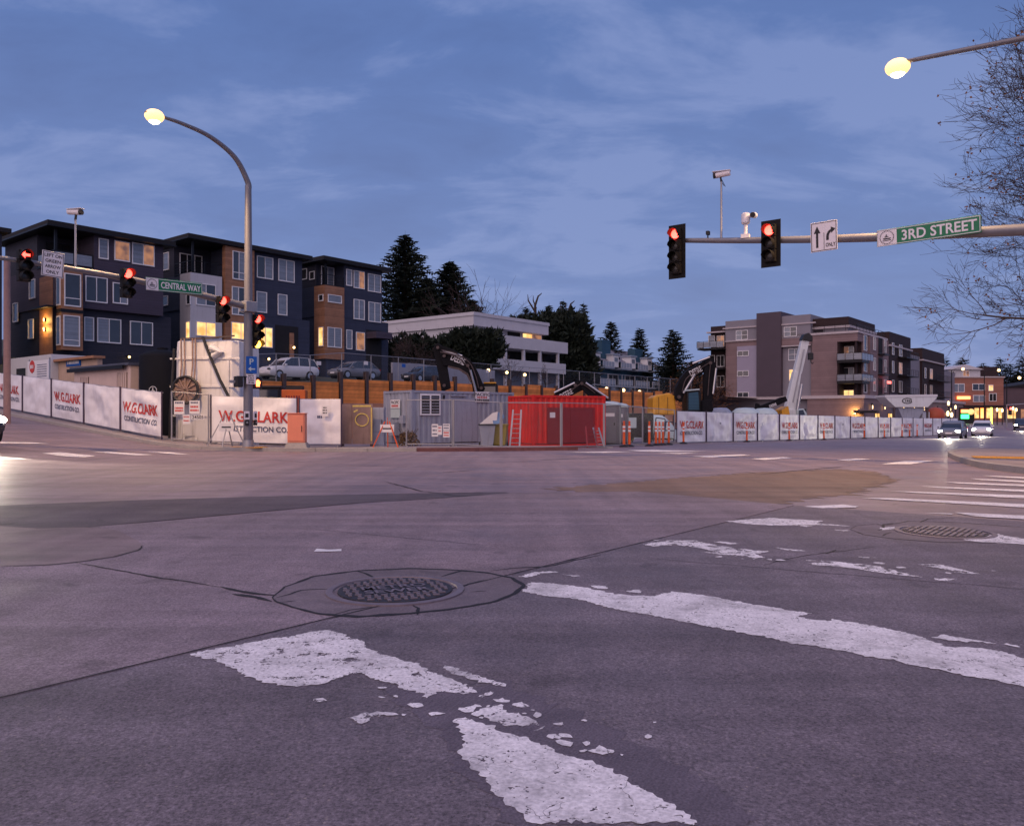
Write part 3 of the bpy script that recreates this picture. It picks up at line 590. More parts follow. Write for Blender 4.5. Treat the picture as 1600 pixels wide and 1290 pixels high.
# ------------------------------------------------------------------ signal masts, lamps, signs
def lamp_light(name, kind, loc, energy, col, parent, radius=.12, rot=None, size=None, blend=.6):
    d = bpy.data.lights.new(name, kind); d.energy = energy; d.color = col
    if kind != 'AREA': d.shadow_soft_size = radius
    if kind == 'SPOT': d.spot_size = size; d.spot_blend = blend
    o = bpy.data.objects.new(name, d); C.objects.link(o); o.location = loc; o.parent = parent
    if rot: o.rotation_euler = rot
    return o
def signal_head(name, label, loc, rz, n, lit, plate=True, pitch=.335, arrow=False, group='traffic signal heads'):
    """n sections, top one first; lit maps section index to a material; loc is the middle of the head; faces local -y"""
    t = thing(name, label, 'traffic light', loc, rz, group); h = n*pitch
    hb = MB()
    for i in range(n):
        z = h/2-pitch*(i+.5); hb.box(-.165,.165,-.09,.12, z-pitch/2+.004, z+pitch/2-.004)
    hb.build('housing', M['sig'], t, bevel=.02)
    if plate: MB().box(-.29,.29,.02,.035,-h/2-.13,h/2+.13).build('backplate', M['sig'], t, bevel=.05)
    for i in range(n):
        z = h/2-pitch*(i+.5); m = lit.get(i)
        pts = []
        for r, y in ((.145,-.094),(.13,-.115),(.08,-.128),(.002,-.132)): pts.append([(r*math.cos(a), y, z+r*math.sin(a)) for a in [2*math.pi*j/20 for j in range(20)]])
        if m and arrow:
            MB().loft(pts).build('lens', M['lens'], t, smooth=True)
            ar = MB(); ar.prism([(-.12,-.134,z),(-.01,-.134,z+.10),(-.01,-.134,z+.035),(.12,-.134,z+.035),(.12,-.134,z-.035),(-.01,-.134,z-.035),(-.01,-.134,z-.10)], (0,-.008,0)); ar.build('arrow', m, t)
        else: MB().loft(pts).build('lens', m or M['lens'], t, smooth=True)
        vb = MB(); k = 15; ri, ro = .150, .158
        ang = [R(-35)+R(250)*j/(k-1) for j in range(k)]
        rows = []
        for j, a in enumerate(ang):
            ln = .25 if 2 <= j <= k-3 else .14
            rows.append([(ri*math.cos(a), -.09, z+ri*math.sin(a)), (ro*math.cos(a), -.09, z+ro*math.sin(a)), (ro*math.cos(a), -.09-ln, z+ro*math.sin(a)-.01), (ri*math.cos(a), -.09-ln, z+ri*math.sin(a)-.01)])
        vb.loft(rows).build('visor', M['sig'], t, smooth=True)
    return t
def sign_plate(name, label, cat, loc, rz, w, h, mat, roll=0, border=None, group=None, bracket=True):
    t = thing(name, label, cat, loc, rz, group); t.rotation_euler = (0, roll, rz)
    MB().box(-w/2,w/2,-.008,.008,-h/2,h/2).build('plate', mat, t, bevel=.006)
    if border:
        b = MB(); e_ = .02
        for x0,x1,z0,z1 in ((-w/2+e_,w/2-e_,h/2-e_*1.8,h/2-e_),(-w/2+e_,w/2-e_,-h/2+e_,-h/2+e_*1.8),(-w/2+e_,-w/2+e_*1.8,-h/2+e_,h/2-e_),(w/2-e_*1.8,w/2-e_,-h/2+e_,h/2-e_)): b.box(x0,x1,-.0125,-.009,z0,z1)
        b.build('border', border, t)
    if bracket:
        b = MB(); b.box(-.03,.03,.008,.16,-h*.3,h*.3); b.build('bracket', M['galv'], t)
    return t
def stxt(t, s, x, z, w, h, mat, y=-.0125): return text(s, (x, y, z), (1,0,0), (0,0,1), w, h, mat, t)
def curve_pts(pts, k=6): return smooth_path([Vector(p) for p in pts], k)
def luminaire(t, tip, d, mat=M['galv']):
    """cobra head hanging at the end of an arm; d points outward along the arm"""
    d = d.normalized(); s = d.cross(Vector((0,0,1))).normalized()
    rings = []
    for a, w_, h_ in ((-.12,.05,.05),(.0,.08,.07),(.15,.15,.10),(.4,.17,.12),(.62,.13,.09),(.7,.05,.04)):
        rings.append([tip+d*a+s*(w_*math.cos(q))+Vector((0,0,1))*(h_*.62*math.sin(q) if math.sin(q) > 0 else h_*.3*math.sin(q)) for q in [2*math.pi*j/14 for j in range(14)]])
    MB().loft(rings).build('luminaire', mat, t, smooth=True)
    bl = MB(); bl.ball(tip+d*.38-Vector((0,0,.05)), (.31,.31,.22), 16, 10); o = bl.build('lamp_bowl', M['sodium'], t, smooth=True); MB().ball(tip+d*.38-Vector((0,0,.16)), (.2,.2,.16), 12, 8).build('lamp_bulb', M['bulb'], t, smooth=True); o.visible_shadow = True
    lamp_light('lamp_light', 'SPOT', tip+d*.45-Vector((0,0,.45)), 2500, (1,.60,.28), t, .15, (0,0,0), R(140), .7)

# hill-street mast at the far corner: pole with lamp, arm reaching along -u
PB = Vector((-9.68, 29.5, 0)); PB.z = gz(PB.x, PB.y)+.125
mast = thing('signal_mast', 'tall grey signal pole with curved lamp arm standing before the banner fence', 'signal pole')
b = MB(); b.tube([PB, PB+Vector((0,0,.03))], .30, 20); b.tube([PB+Vector((0,0,.03)), PB+Vector((0,0,.28))], [.22,.20], 20); b.build('base', M['galv'], mast, smooth=True)
MB().tube([PB+Vector((0,0,z)) for z in (.2,3,6,9.6)], [.175,.165,.145,.115], 18).build('pole', M['polegrey'], mast, smooth=True)
tip = PB-U*3.15; tip.z = 11.18
la = curve_pts([PB+Vector((0,0,9.45)), PB+Vector((0,0,9.75))-U*.03, PB+Vector((0,0,10.5))-U*.55, PB+Vector((0,0,10.98))-U*1.5, PB+Vector((0,0,11.15))-U*2.5, tip])
la = [p for p in la]
MB().tube(la, [.115-.06*i/(len(la)-1) for i in range(len(la))], 14).build('lamp_arm', M['polegrey'], mast, smooth=True)
luminaire(mast, tip, -U)
A0 = PB.copy(); A0.z = 5.15
A1 = PB-U*8.6; A1.z = 5.72
apt = lambda t: A0.lerp(A1, t)+Vector((0,0,.16*math.sin(math.pi*min(1, t*1.0))))
ap = [apt(i/12) for i in range(13)]
MB().tube(ap, [.13-.07*i/12 for i in range(13)], 14).build('signal_arm', M['polegrey'], mast, smooth=True)
b = MB(); b.box(-.24,.24,-.24,.24,-.2,.2); o = b.build('arm_clamp', M['galv'], mast, bevel=.03); o.location = A0; o.rotation_euler = (0,0,TH)
def on_arm(px):
    lo, hi = 0, 1
    for _ in range(40):
        m_ = (lo+hi)/2; q = apt(m_)
        if 800+FPX*q.x/q.y > px: lo = m_
        else: hi = m_
    return apt(lo)
FRL = -V*.16                                   # towards the viewer's side of the arm
q = on_arm(34); signal_head('traffic_light', 'red left-arrow signal at the outer end of the CENTRAL WAY arm', q+FRL+Vector((0,0,-.16)), TH, 3, {0: M['red_lit']}, False, .31, True)
q = on_arm(194); signal_head('traffic_light', 'red signal hanging between the turn notice and the CENTRAL WAY sign', q+FRL+Vector((0,0,-.19)), TH, 3, {0: M['red_lit']}, False, .31)
q = on_arm(342); signal_head('traffic_light', 'red signal next to the tall pole on the CENTRAL WAY arm', q+FRL+Vector((0,0,-.37)), TH, 3, {0: M['red_lit']}, False, .31)
signal_head('traffic_light', 'four-lens signal on the tall pole, red above and amber below', PB+U*.30-V*.05+Vector((0,0,4.27)), TH, 4, {0: M['red_lit'], 3: M['amber_lit']}, False, .31)
q = on_arm(80); t = sign_plate('turn_sign', 'white LEFT ON GREEN ARROW ONLY notice on the signal arm', 'road sign', q-V*.12+Vector((0,0,.02)), TH, .62, .76, M['white'], R(3), M['ink'])
for i, s_ in enumerate(('LEFT ON', 'GREEN', 'ARROW', 'ONLY')): stxt(t, s_, 0, .255-.165*i, .5 if i == 0 else .44 if i < 3 else .36, .10, M['ink'])
q = on_arm(270); t = sign_plate('street_sign', 'green CENTRAL WAY street name sign on the signal arm', 'street sign', q-V*.14+Vector((0,0,.05)), TH, 2.0, .42, M['green'], R(-1.5), M['white'])
MB().box(-1.0,-.58,-.0125,-.009,-.205,.205).build('emblem_field', M['white'], t); stxt(t, 'CENTRAL WAY', .22, 0, 1.42, .22, M['white'])
def emblem(t, x, z, r, y=-.016):
    b = MB(); k = 26
    for i in range(k):
        a = 2*math.pi*i/k; c_, s_ = math.cos(a), math.sin(a)
        b.add([(x+r*.86*c_-.012*s_, y, z+r*.86*s_+.012*c_), (x+r*.86*c_+.012*s_, y, z+r*.86*s_-.012*c_), (x+r*c_+.012*s_, y, z+r*s_-.012*c_), (x+r*c_-.012*s_, y, z+r*s_+.012*c_)], [(0,1,2,3)])
    b.add([(x-r*.55,y,z-r*.1),(x+r*.6,y,z-.02),(x+r*.45,y,z-r*.28),(x-r*.45,y,z-r*.30)], [(0,1,2,3)])
    b.add([(x-r*.35,y,z),(x+r*.3,y,z+r*.04),(x+r*.1,y,z+r*.16),(x-r*.3,y,z+r*.14)], [(0,1,2,3)]); b.add([(x-r*.2,y,z+r*.18),(x+r*.05,y,z+r*.2),(x-r*.05,y,z+r*.5)], [(0,1,2)])
    b.add([(x-r*.6,y,z-r*.42),(x+r*.6,y,z-r*.38),(x+r*.55,y,z-r*.5),(x-r*.55,y,z-r*.52)], [(0,1,2,3)])
    return b.build('emblem', M['ink'], t, fix=False)
emblem(t, -.79, 0, .17)
def cctv(name, label, base, h, rz, dome=False):
    t = thing(name, label, 'traffic camera', base, rz)
    if not dome:
        MB().tube([(0,0,0),(0,0,h)], [.035,.028], 10).build('stem', M['galv'], t, smooth=True)
        b = MB(); b.bar((0,0,h-.02),(0,-.02,h+.14),.05); b.bar((-.05,0,h),(.09,.1,h-.16),.012); b.bar((.03,.02,h+.05),(.13,.14,h-.2),.012); b.build('bracket', M['dframe'], t)
        b = MB(); b.tube([(0,.26,h+.24),(0,-.16,h+.20)], .085, 14); b.box(-.1,.1,-.26,.27,h+.30,h+.315); b.build('camera_body', M['white'], t, smooth=True)
        MB().tube([(0,-.16,h+.20),(0,-.24,h+.192)], .078, 14).build('camera_lens', M['black'], t, smooth=True)
    else:
        b = MB(); b.box(-.12,.12,-.09,.09,.0,.12); b.tube([(0,0,.1),(0,0,h)], .055, 12); b.build('stem', M['white'], t, smooth=True)
        MB().tube([(0,0,h),(0,0,h+.04),(0,0,h+.30),(0,0,h+.33)], [.09,.125,.125,.08], 16).build('motor_housing', M['white'], t, smooth=True)
        b = MB(); b.tube([(.1,-.02,h+.22),(.24,-.02,h+.22)], .05, 10); b.tube([(.24,.12,h+.26),(.24,-.14,h+.22)], .085, 12); b.build('camera_body', M['white'], t, smooth=True)
        MB().tube([(.24,-.14,h+.22),(.24,-.2,h+.21)], .075, 12).build('camera_lens', M['black'], t, smooth=True)
    return t
q = on_arm(118); cctv('traffic_camera', 'white camera on a thin stem above the CENTRAL WAY arm', q, 1.55, TH+R(25))
# fittings on the pole
hd = thing('pedestrian_signal', 'pedestrian signal with lit orange hand on the tall pole', 'pedestrian signal', PB+U*.30-V*.03+Vector((0,0,2.38)), TH)
MB().box(-.2,.2,-.12,.12,-.22,.22).build('housing', M['black'], hd, bevel=.03); b = MB(); b.box(-.07,.07,-.135,-.125,-.14,.02)
for i, x in enumerate((-.055,-.018,.018,.055)): b.box(x-.013,x+.013,-.135,-.125,.02,.10+.03*(1-abs(i-1.5)))
b.prism([(.075,-.125,-.06),(.115,-.125,.02),(.095,-.125,.05),(.07,-.125,.0)], (0,-.01,0)); b.build('hand_symbol', M['hand_lit'], hd)
hd2 = thing('pedestrian_signal', 'unlit black pedestrian signal facing away on the tall pole', 'pedestrian signal', PB-U*.42-V*.02+Vector((0,0,2.4)), TH+R(75))
MB().box(-.2,.2,-.12,.12,-.2,.2).build('housing', M['black'], hd2, bevel=.03); MB().box(-.19,.19,-.26,-.12,.17,.2).build('visor', M['black'], hd2); MB().box(-.05,.05,.12,.3,-.05,.05).build('bracket', M['galv'], hd2)
t = sign_plate('parking_sign', 'blue parking sign with a left arrow on the tall pole', 'road sign', PB-V*.24-U*.02+Vector((0,0,3.02)), TH-R(15), .40, .62, M['blue'], 0, None)
stxt(t, 'P', 0, .12, .15, .22, M['tealw']); b = MB(); b.prism([(-.13,-.012,-.15),(-.02,-.012,-.06),(-.02,-.012,-.125),(.13,-.012,-.125),(.13,-.012,-.175),(-.02,-.012,-.175),(-.02,-.012,-.24)], (0,-.004,0)); b.build('arrow', M['tealw'], t)
t = sign_plate('notice_sign', 'small white notice under the blue parking sign', 'road sign', PB-V*.22-U*.02+Vector((0,0,2.5)), TH-R(15), .36, .36, M['white'])
for i in range(4): stxt(t, ('~~~', '~~~~', '~~~~~', '~~')[i], 0, .12-.08*i, .22, .045, M['ink'])
for k, dx_ in ((0, -.17), (1, .17)):
    pb = thing('push_button', ('pedestrian push button facing the hill street on the tall pole', 'pedestrian push button facing the crossing on the tall pole')[k], 'push button', PB-V*.17+U*dx_+Vector((0,0,1.05)), TH+(R(-20) if k == 0 else R(20)), 'pedestrian push buttons')
    MB().box(-.09,.09,-.03,.03,-.02,.28).build('sign_plate', M['white'], pb); MB().box(-.06,.06,-.032,-.03,.05,.2).build('symbol', M['ink'], pb); b = MB(); b.box(-.07,.07,-.06,.03,-.24,-.03); b.build('housing', M['black'], pb, bevel=.015); MB().tube([(0,-.06,-.13),(0,-.085,-.13)], .035, 14).build('button', M['galv'], pb)

# right mast: arm along v over the near lanes
def vline(px):                                  # point on the right arm axis
    o = Vector((9.81, 21.5, 0)); a = fc(o, -V, px); return o-V*a, a
def zr(a): return 5.93-.10*a+.004*a*a if a < 0 else 5.93-.085*a
RT, a1 = vline(1072); RP = Vector((9.81,21.5,0))-V*7.1
mast2 = thing('signal_mast', 'grey signal arm carrying the 3RD STREET sign with a lamp arm above', 'signal pole')
rp = [Vector((9.81,21.5,0))-V*t_ for t_ in [a1+(7.1-a1)*i/14 for i in range(15)]]
rp = [Vector((p.x,p.y,zr(a1+(7.1-a1)*i/14))) for i, p in enumerate(rp)]
MB().tube(rp, [.075+.10*i/14 for i in range(15)], 16).build('signal_arm', M['polegrey'], mast2, smooth=True)
rz0 = gz(RP.x, RP.y)+.12
MB().tube([(RP.x,RP.y,rz0), (RP.x,RP.y,5), (RP.x,RP.y,9.4)], [.20,.18,.14], 18).build('pole', M['polegrey'], mast2, smooth=True)
MB().tube([(RP.x,RP.y,rz0), (RP.x,RP.y,rz0+.3)], [.30,.26], 18).build('base', M['galv'], mast2, smooth=True)
o0 = Vector((9.81,21.5,0)); al = fc(o0, -V, 1427); tip2 = o0-V*al; tip2.z = CH+(HZ-94)/FPX*tip2.y
a16 = o0-V*fc(o0, -V, 1600); a16.z = CH+(HZ-60)/FPX*a16.y
la = curve_pts([Vector((RP.x,RP.y,9.3)), Vector((RP.x,RP.y,9.55)), Vector((RP.x,RP.y,9.9))+V*.6, Vector((RP.x,RP.y,10.12))+V*1.7, a16, tip2])
MB().tube(la, [.13-.075*i/(len(la)-1) for i in range(len(la))], 14).build('lamp_arm', M['polegrey'], mast2, smooth=True)
luminaire(mast2, tip2, V+Vector((0,0,-.1)))
FR2 = -U*.2; RZ2 = TH-R(90)
def on2(px):
    p, a = vline(px); return Vector((p.x,p.y,zr(a)))
q = on2(1062); signal_head('traffic_light', 'red four-lens signal at the tip of the 3RD STREET arm', q+FR2+Vector((0,0,-.38)), RZ2, 4, {0: M['red_lit']}, True, .355, group='backplated signal heads')
q = on2(1208); signal_head('traffic_light', 'red three-lens signal midway along the 3RD STREET arm', q+FR2+Vector((0,0,-.13)), RZ2, 3, {0: M['red_lit']}, True, .365, group='backplated signal heads')
q = on2(1291); t = sign_plate('lane_sign', 'white lane-use sign with straight arrow and right-turn arrow ONLY', 'road sign', q-U*.2+Vector((0,0,.04)), RZ2, .72, .82, M['white'], R(-1.0), M['ink'])
b = MB(); b.box(-.21,-.15,-.0125,-.009,-.3,.12); b.prism([(-.27,-.009,.1),(-.18,-.009,.3),(-.09,-.009,.1)], (0,-.0035,0)); b.build('straight_arrow', M['ink'], t)
b = MB(); 
arc = [(.10,-.12),(.10,.0),(.125,.08),(.18,.13),(.22,.145)]
for i in range(4):
    (x0,z0),(x1,z1) = arc[i],arc[i+1]; b.bar((x0,-.011,z0),(x1,-.011,z1),.0035,.07,(1,0,0) if i < 2 else (0,0,1))
b.prism([(.19,-.009,.235),(.315,-.009,.17),(.205,-.009,.06)], (0,-.0035,0)); b.build('turn_arrow', M['ink'], t); MB().box(.0,.012,-.0125,-.009,-.36,.1).build('divider', M['ink'], t); stxt(t, 'ONLY', .18, -.25, .26, .11, M['ink'])
q = on2(1452); t = sign_plate('street_sign', 'green 3RD STREET street name sign on the right signal arm', 'street sign', q-U*.24+Vector((0,0,.04)), RZ2, 2.42, .44, M['green'], R(-1.2), M['white'])
MB().box(-1.2,-.72,-.0125,-.009,-.215,.215).build('emblem_field', M['white'], t); emblem(t, -.96, 0, .18); stxt(t, '3RD STREET', .26, 0, 1.72, .27, M['white'])
q = on2(1127); cctv('traffic_camera', 'camera on a tall thin stem above the 3RD STREET arm', q, 1.78, RZ2+R(-75))
q = on2(1165); cctv('traffic_camera', 'stubby white swivel camera on the 3RD STREET arm', q+Vector((0,0,.06)), .42, RZ2+R(10), True)
q = on2(1106); t = thing('light_sensor', 'small black detector standing on the tip of the 3RD STREET arm', 'sensor', q+Vector((0,0,.07)), RZ2)
MB().tube([(0,0,0),(0,0,.12)], .022, 8).build('stem', M['black'], t); MB().box(-.045,.045,-.06,.08,.1,.22).build('housing', M['black'], t, bevel=.01)

# stout timber-coloured signal pole post at the left edge
LP = GX(11, 33.0, .1); t = thing('utility_pole', 'thick pinkish wooden pole at the far left edge behind the fence', 'pole', LP)
MB().tube([(0,0,-.3),(0,0,3),(0,0,6.6)], [.135,.13,.12], 14).build('post', mk('weathered_pole', (.26,.17,.17), .8, .15, 5, bump=.01, bscale=12), t, smooth=True)
MB().tube([(0,0,6.6),(0,0,6.75)], [.12,.08], 14).build('cap', M['galv'], t, smooth=True)

# ------------------------------------------------------------------ construction fence
def banner_disp(seed, amp):
    def f(x, z, h, w):                           # x along, z up: sag swags pinned at the posts and rails
        e_ = min(1, 6*min(x/w, 1-x/w))*min(1, 5*min(z/h, 1-z/h)+.15)
        a = noise.noise((x*.7+seed*3.3, z*1.1, seed))*1.2+.5*noise.noise((x*2.1-z*1.5+seed, z*2.6+x, seed*2))
        a += .35*math.sin(5*(z+x*.5*math.sin(seed))+seed*2+2*noise.noise((x, z, seed)))
        a += .55*abs(noise.noise((x*1.1+z*.9+seed*1.7, z*.7-x*.45, seed)))**.6+.3*abs(noise.noise((x*2.3-z*1.9+seed, z*.8+x*.6, seed+4)))**.6
        return amp*a*e_
    return f
CH_CACHE = {}
def fence_panel(label, p, q, h, kind, seed, group, words=True, lift=.10, tilt=0, top=True):
    """temporary fence panel from p to q on the ground: steel frame, mesh, and a vinyl banner where kind is 'banner'"""
    p = Vector(p); q = Vector(q); d = Vector((q.x-p.x, q.y-p.y, 0)); w = d.length; rz = math.atan2(d.y, d.x)
    t = thing('fence_panel', label, 'fence panel', p, rz, group); sl = (q.z-p.z)/w
    g = .03
    def S(x, y, z): return Vector((x, y, z+sl*x))
    for x in (g, w-g):
        yo = -.05 if kind == 'banner' else 0
        b = MB(); b.tube([S(x,yo,0), S(x,yo,h+lift+(.04 if kind == 'banner' else 0))], .03, 8)
        b.build('post', M['fpost'] if kind == 'banner' else M['galv'], t, smooth=True)
    if top:
        for z in (lift, h+lift-.02): MB().tube([S(g,0,z), S(w-g,0,z)], .019, 8).build('rail', M['galv'], t, smooth=True)
    for x in (.12, w-.12):
        b = MB(); b.add([S(x-.02,-.32,.0),S(x+.02,-.32,0),S(x+.02,.32,0),S(x-.02,.32,0),S(x-.02,-.32,.05),S(x+.02,-.32,.05),S(x+.02,.32,.05),S(x-.02,.32,.05)], [(3,2,1,0),(4,5,6,7),(0,1,5,4),(1,2,6,5),(2,3,7,6),(3,0,4,7)])
        b.build('foot', M['galv'], t)
    if kind == 'banner':
        f = banner_disp(seed, .075); nx, nz = max(8, int(w/.11)), 18; z0, z1 = lift+.02, h+lift-.015; b = MB()
        def D(x, z, o=0): return S(x, -.03-f(x, z-z0, z1-z0, w)-o, z+(-.05*math.sin(math.pi*x/w)*abs(noise.noise((seed,x,1))) if z > z1-.2 else 0))
        for j in range(nz+1):
            for i in range(nx+1): b.v.append(tuple(D(.01+(w-.02)*i/nx, z0+(z1-z0)*j/nz)))
        for j in range(nz):
            for i in range(nx): b.f.append((j*(nx+1)+i, j*(nx+1)+i+1, (j+1)*(nx+1)+i+1, (j+1)*(nx+1)+i))
        b.build('banner', M['banner'], t, smooth=True, fix=False)
        if words:
            k = .92 if w > 3.4 else .9; cz = (z0+z1)/2
            fx = lambda v: D(v.x, v.z, .022)
            text('W.G.CLARK', (w/2, 0, cz+.12), (1,0,0), (0,0,1), min(w*.80, 3.0), .44, M['red_txt'], t, f=fx)
            text('CONSTRUCTION CO.', (w/2, 0, cz-.36), (1,0,0), (0,0,1), min(w*.78, 2.9), .22, M['grey_txt'], t, f=fx)
        elif seed % 3 == 0:
            fx = lambda v: D(v.x, v.z, .014); text('~~~', (w/2, 0, h*.66), (1,0,0), (0,0,1), .22, .10, M['grey_txt'], t, f=fx)
    else:
        key = (round(w, 1), round(h, 1))
        if key not in CH_CACHE:
            b = MB(); s_ = .085; hh = h-.04
            k = -hh
            while k < w:
                for sg in (1, -1):
                    x0, x1 = (max(k, 0), min(k+hh, w)); za, zb = x0-k, x1-k
                    if sg < 0: za, zb = hh-za, hh-zb
                    b.add([(x0,0,lift+.02+za-.0012),(x1,0,lift+.02+zb-.0012),(x1,0,lift+.02+zb+.0012),(x0,0,lift+.02+za+.0012)], [(0,1,2,3)])
                k += s_
            CH_CACHE[key] = b.mesh('chain_link')
        o = link('chain_link', CH_CACHE[key], M['galv'], t); o['kind'] = 'stuff'
    return t
# hill-street side, climbing away
f0 = Vector((-13.75, 31.7, 0)); fd = V.copy(); SP = 3.5
zf = lambda x, y: gz(x, y)+.125
words = ['printed banner fence panel beside the mesh gate on the hill street', 'blank billowing banner panel below the tan shed with louvres', 'printed banner fence panel below the tan shed, third up the hill', 'blank sagging banner panel below the round red notice on the trailer', 'printed banner fence panel at the far left edge up the hill', 'blank banner fence panel up the hill beyond the left edge']
for i in range(6):
    a = f0+fd*(SP*(i+1)); c_ = f0+fd*(SP*i); a.z = zf(a.x, a.y); c_.z = zf(c_.x, c_.y)
    fence_panel(words[i], a, c_, 1.78, 'banner', i+1, 'banner panels climbing the hill street', i % 2 == 0)
# corner gate and the two big banners facing the crossing
g0 = GX(267, 31.3, .125); g1 = GX(327, 31.6, .125)
fence_panel('open mesh gate with notices on it in front of the white tank', g0, g1, 1.85, 'mesh', 3, 'mesh panels at the site corner')
b1 = GX(329, 31.7, .125); b2 = GX(466, 31.5, .125); b3 = GX(535, 31.4, .125)
fence_panel('large printed banner panel behind the tall lamp pole', b1, b2, 1.80, 'banner', 11, 'banner panels at the site corner')
fence_panel('blank creased banner panel between salmon cabinet and rusty plates', b2+Vector((.02,0,0)), b3, 1.78, 'banner', 12, 'banner panels at the site corner', False)
# mesh panels before the containers
pts = [GX(634, 32.6, .0), GX(708, 32.4, 0), GX(783, 32.6, 0), GX(877, 32.9, 0), GX(944, 34.2, 0), GX(1004, 40.0, 0), GX(1054, 45.6, 0)]
labs = ['mesh fence panel before the grey container window', 'mesh fence panel before the blank end of the grey container', 'mesh fence panel before the left half of the red container', 'mesh fence panel before the right half of the red container', 'mesh fence panel beside the dark portable toilets', 'mesh fence panel behind the cluster of orange posts']
for i in range(6):
    z_ = .125 if i < 2 else .02
    a = pts[i]+Vector((0,0,z_)); c_ = pts[i+1]+Vector((0,0,z_ if i != 1 else .02))
    fence_panel(labs[i], a, c_, 1.80, 'mesh', i, 'mesh panels before the containers')
# far-street side with banners
r0 = Vector((9.35, 45.9, 0)); rd = Vector((.668, .744, 0)); 
ordn = ['first','second','third','fourth','fifth','sixth','seventh','eighth','ninth','tenth','eleventh','twelfth','thirteenth','fourteenth','fifteenth','sixteenth','seventeenth','eighteenth']
for i in range(18):
    a = r0+rd*(3.5*i); c_ = r0+rd*(3.5*(i+1)-.03); a.z = gz(a.x, a.y); c_.z = gz(c_.x, c_.y)
    fence_panel(('printed' if i % 2 == 0 else 'blank')+' banner panel along the far street, '+ordn[i]+' from the orange posts', a, c_, 1.80, 'banner', 20+i, 'banner panels along the far street', i % 2 == 0, .06)

# orange posts
def delineator(label, loc, s=1.0):
    t = thing('delineator_post', label, 'delineator', loc, 0, 'orange delineator posts')
    t.scale = (s, s, s)
    MB().tube([(0,0,0),(0,0,.03),(0,0,.06),(0,0,.10)], [.2,.2,.16,.06], 12).build('base', M['black'], t, smooth=True)
    MB().tube([(0,0,.08),(0,0,.95)], [.055,.05], 12).build('tube', M['orange'], t, smooth=True)
    b = MB()
    b.tube([(0,0,.95),(0,0,.98),(0,0,1.02),(0,0,1.07)], [.02,.035,.05,.03], 10); b.build('handle', M['orange'], t, smooth=True)
    for z in (.62,.78): MB().tube([(0,0,z),(0,0,z+.09)], .0565, 12).build('reflective_band', M['white'], t, smooth=True)
    return t
dl = [(975,37.0,'first orange post beside the portable toilets'),(983.5,37.4,'second orange post beside the portable toilets'),(1014.5,38.8,'leftmost orange post of the cluster before the mesh panel'),(1025,40.2,'second orange post of the cluster before the mesh panel'),(1030.5,40.8,'third orange post of the cluster before the mesh panel'),(1036,41.4,'fourth orange post of the cluster before the mesh panel'),(1045,41.9,'rightmost orange post of the cluster before the mesh panel'),
      (1068,45.0,'lone orange post before the first printed banner of the far street')]
for px, D, lab in dl: delineator(lab, GX(px, D, .004), 1.12)
px_ = [(1151,'third'),(1218,'fifth'),(1273,'eighth'),(1337,'eleventh'),(1369,'twelfth'),(1397,'fourteenth'),(1409,'fifteenth'),(1421,'sixteenth')]
for px, k in px_:
    a = fc(r0, rd, px); p = r0+rd*a+Vector((.744,-.668,0))*.7; p = Vector((p.x,p.y,gz(p.x,p.y)+.004))
    delineator('orange post standing by the %s banner of the far street' % k, p, 1.15)
# notices hung on fences
def notice(label, loc, rz, w, h, lines, group='notices on the site fence'):
    t = thing('notice_board', label, 'notice', loc, rz, group); MB().box(-w/2,w/2,-.006,.006,-h/2,h/2).build('board', M['paper'], t)
    for k, (s_, z, ww, hh, m) in enumerate(lines): text(s_, (0,-.009,z), (1,0,0), (0,0,1), ww, hh, m, t)
    return t
RD, IK, BL = M['red_txt'], M['ink'], M['grey_txt']
gd = (g1-g0).normalized(); gr_ = math.atan2(gd.y, gd.x); fo = Vector((0,-.05,0))
notice('left notice on the corner gate, white over red', P(280,636.5,31.25), gr_, .38, .52, [('~~~~~',.19,.3,.08,BL),('~~~~~~~~',-.02,.32,.07,RD),('~~~~~~~',-.12,.32,.07,RD)])
notice('right notice on the corner gate, white with red lines', P(304,636,31.35), gr_, .38, .52, [('~~~~~',.18,.28,.07,BL),('~~~~~',.02,.3,.08,RD),('~~~~~~~',-.12,.32,.07,RD)])
notice('lowest small notice on the corner gate', P(291.5,655,31.3), gr_, .28, .36, [('~~~~~~',.1,.22,.06,RD),('~~~~~~~',-.05,.22,.05,RD)])
t = notice('number board reading 24505 on the corner gate', P(309,651.5,31.4), gr_, .48, .2, [('24505',0,.42,.14,IK)])
notice('tall blue notice on the mesh before the grey container', P(679.5,672,32.3), 0, .26, .5, [('~~~~~',.16,.2,.07,BL),('~~~',0,.18,.07,BL),('~~~~~',-.15,.2,.06,BL)])
notice('small middle notice on the mesh before the grey container', P(687.5,672,32.3), 0, .16, .36, [('~~~',.1,.12,.06,RD),('~~~',-.03,.12,.05,RD)])
notice('upper right notice on the mesh before the grey container', P(697.5,667,32.3), 0, .27, .26, [('~~~~~~',.07,.22,.06,BL),('~~~~~~~',-.04,.22,.05,BL)])
notice('red lower notice on the mesh before the grey container', P(697.5,678,32.3), 0, .27, .26, [('~~~~~',.06,.22,.07,RD),('~~~~~~~',-.05,.22,.05,RD)])
notice('small notice on the creased blank banner', P(508,642,31.25), 0, .26, .42, [('~~~',.13,.14,.05,IK),('~~~',.03,.18,.05,IK),('~~~',-.07,.18,.05,IK)])

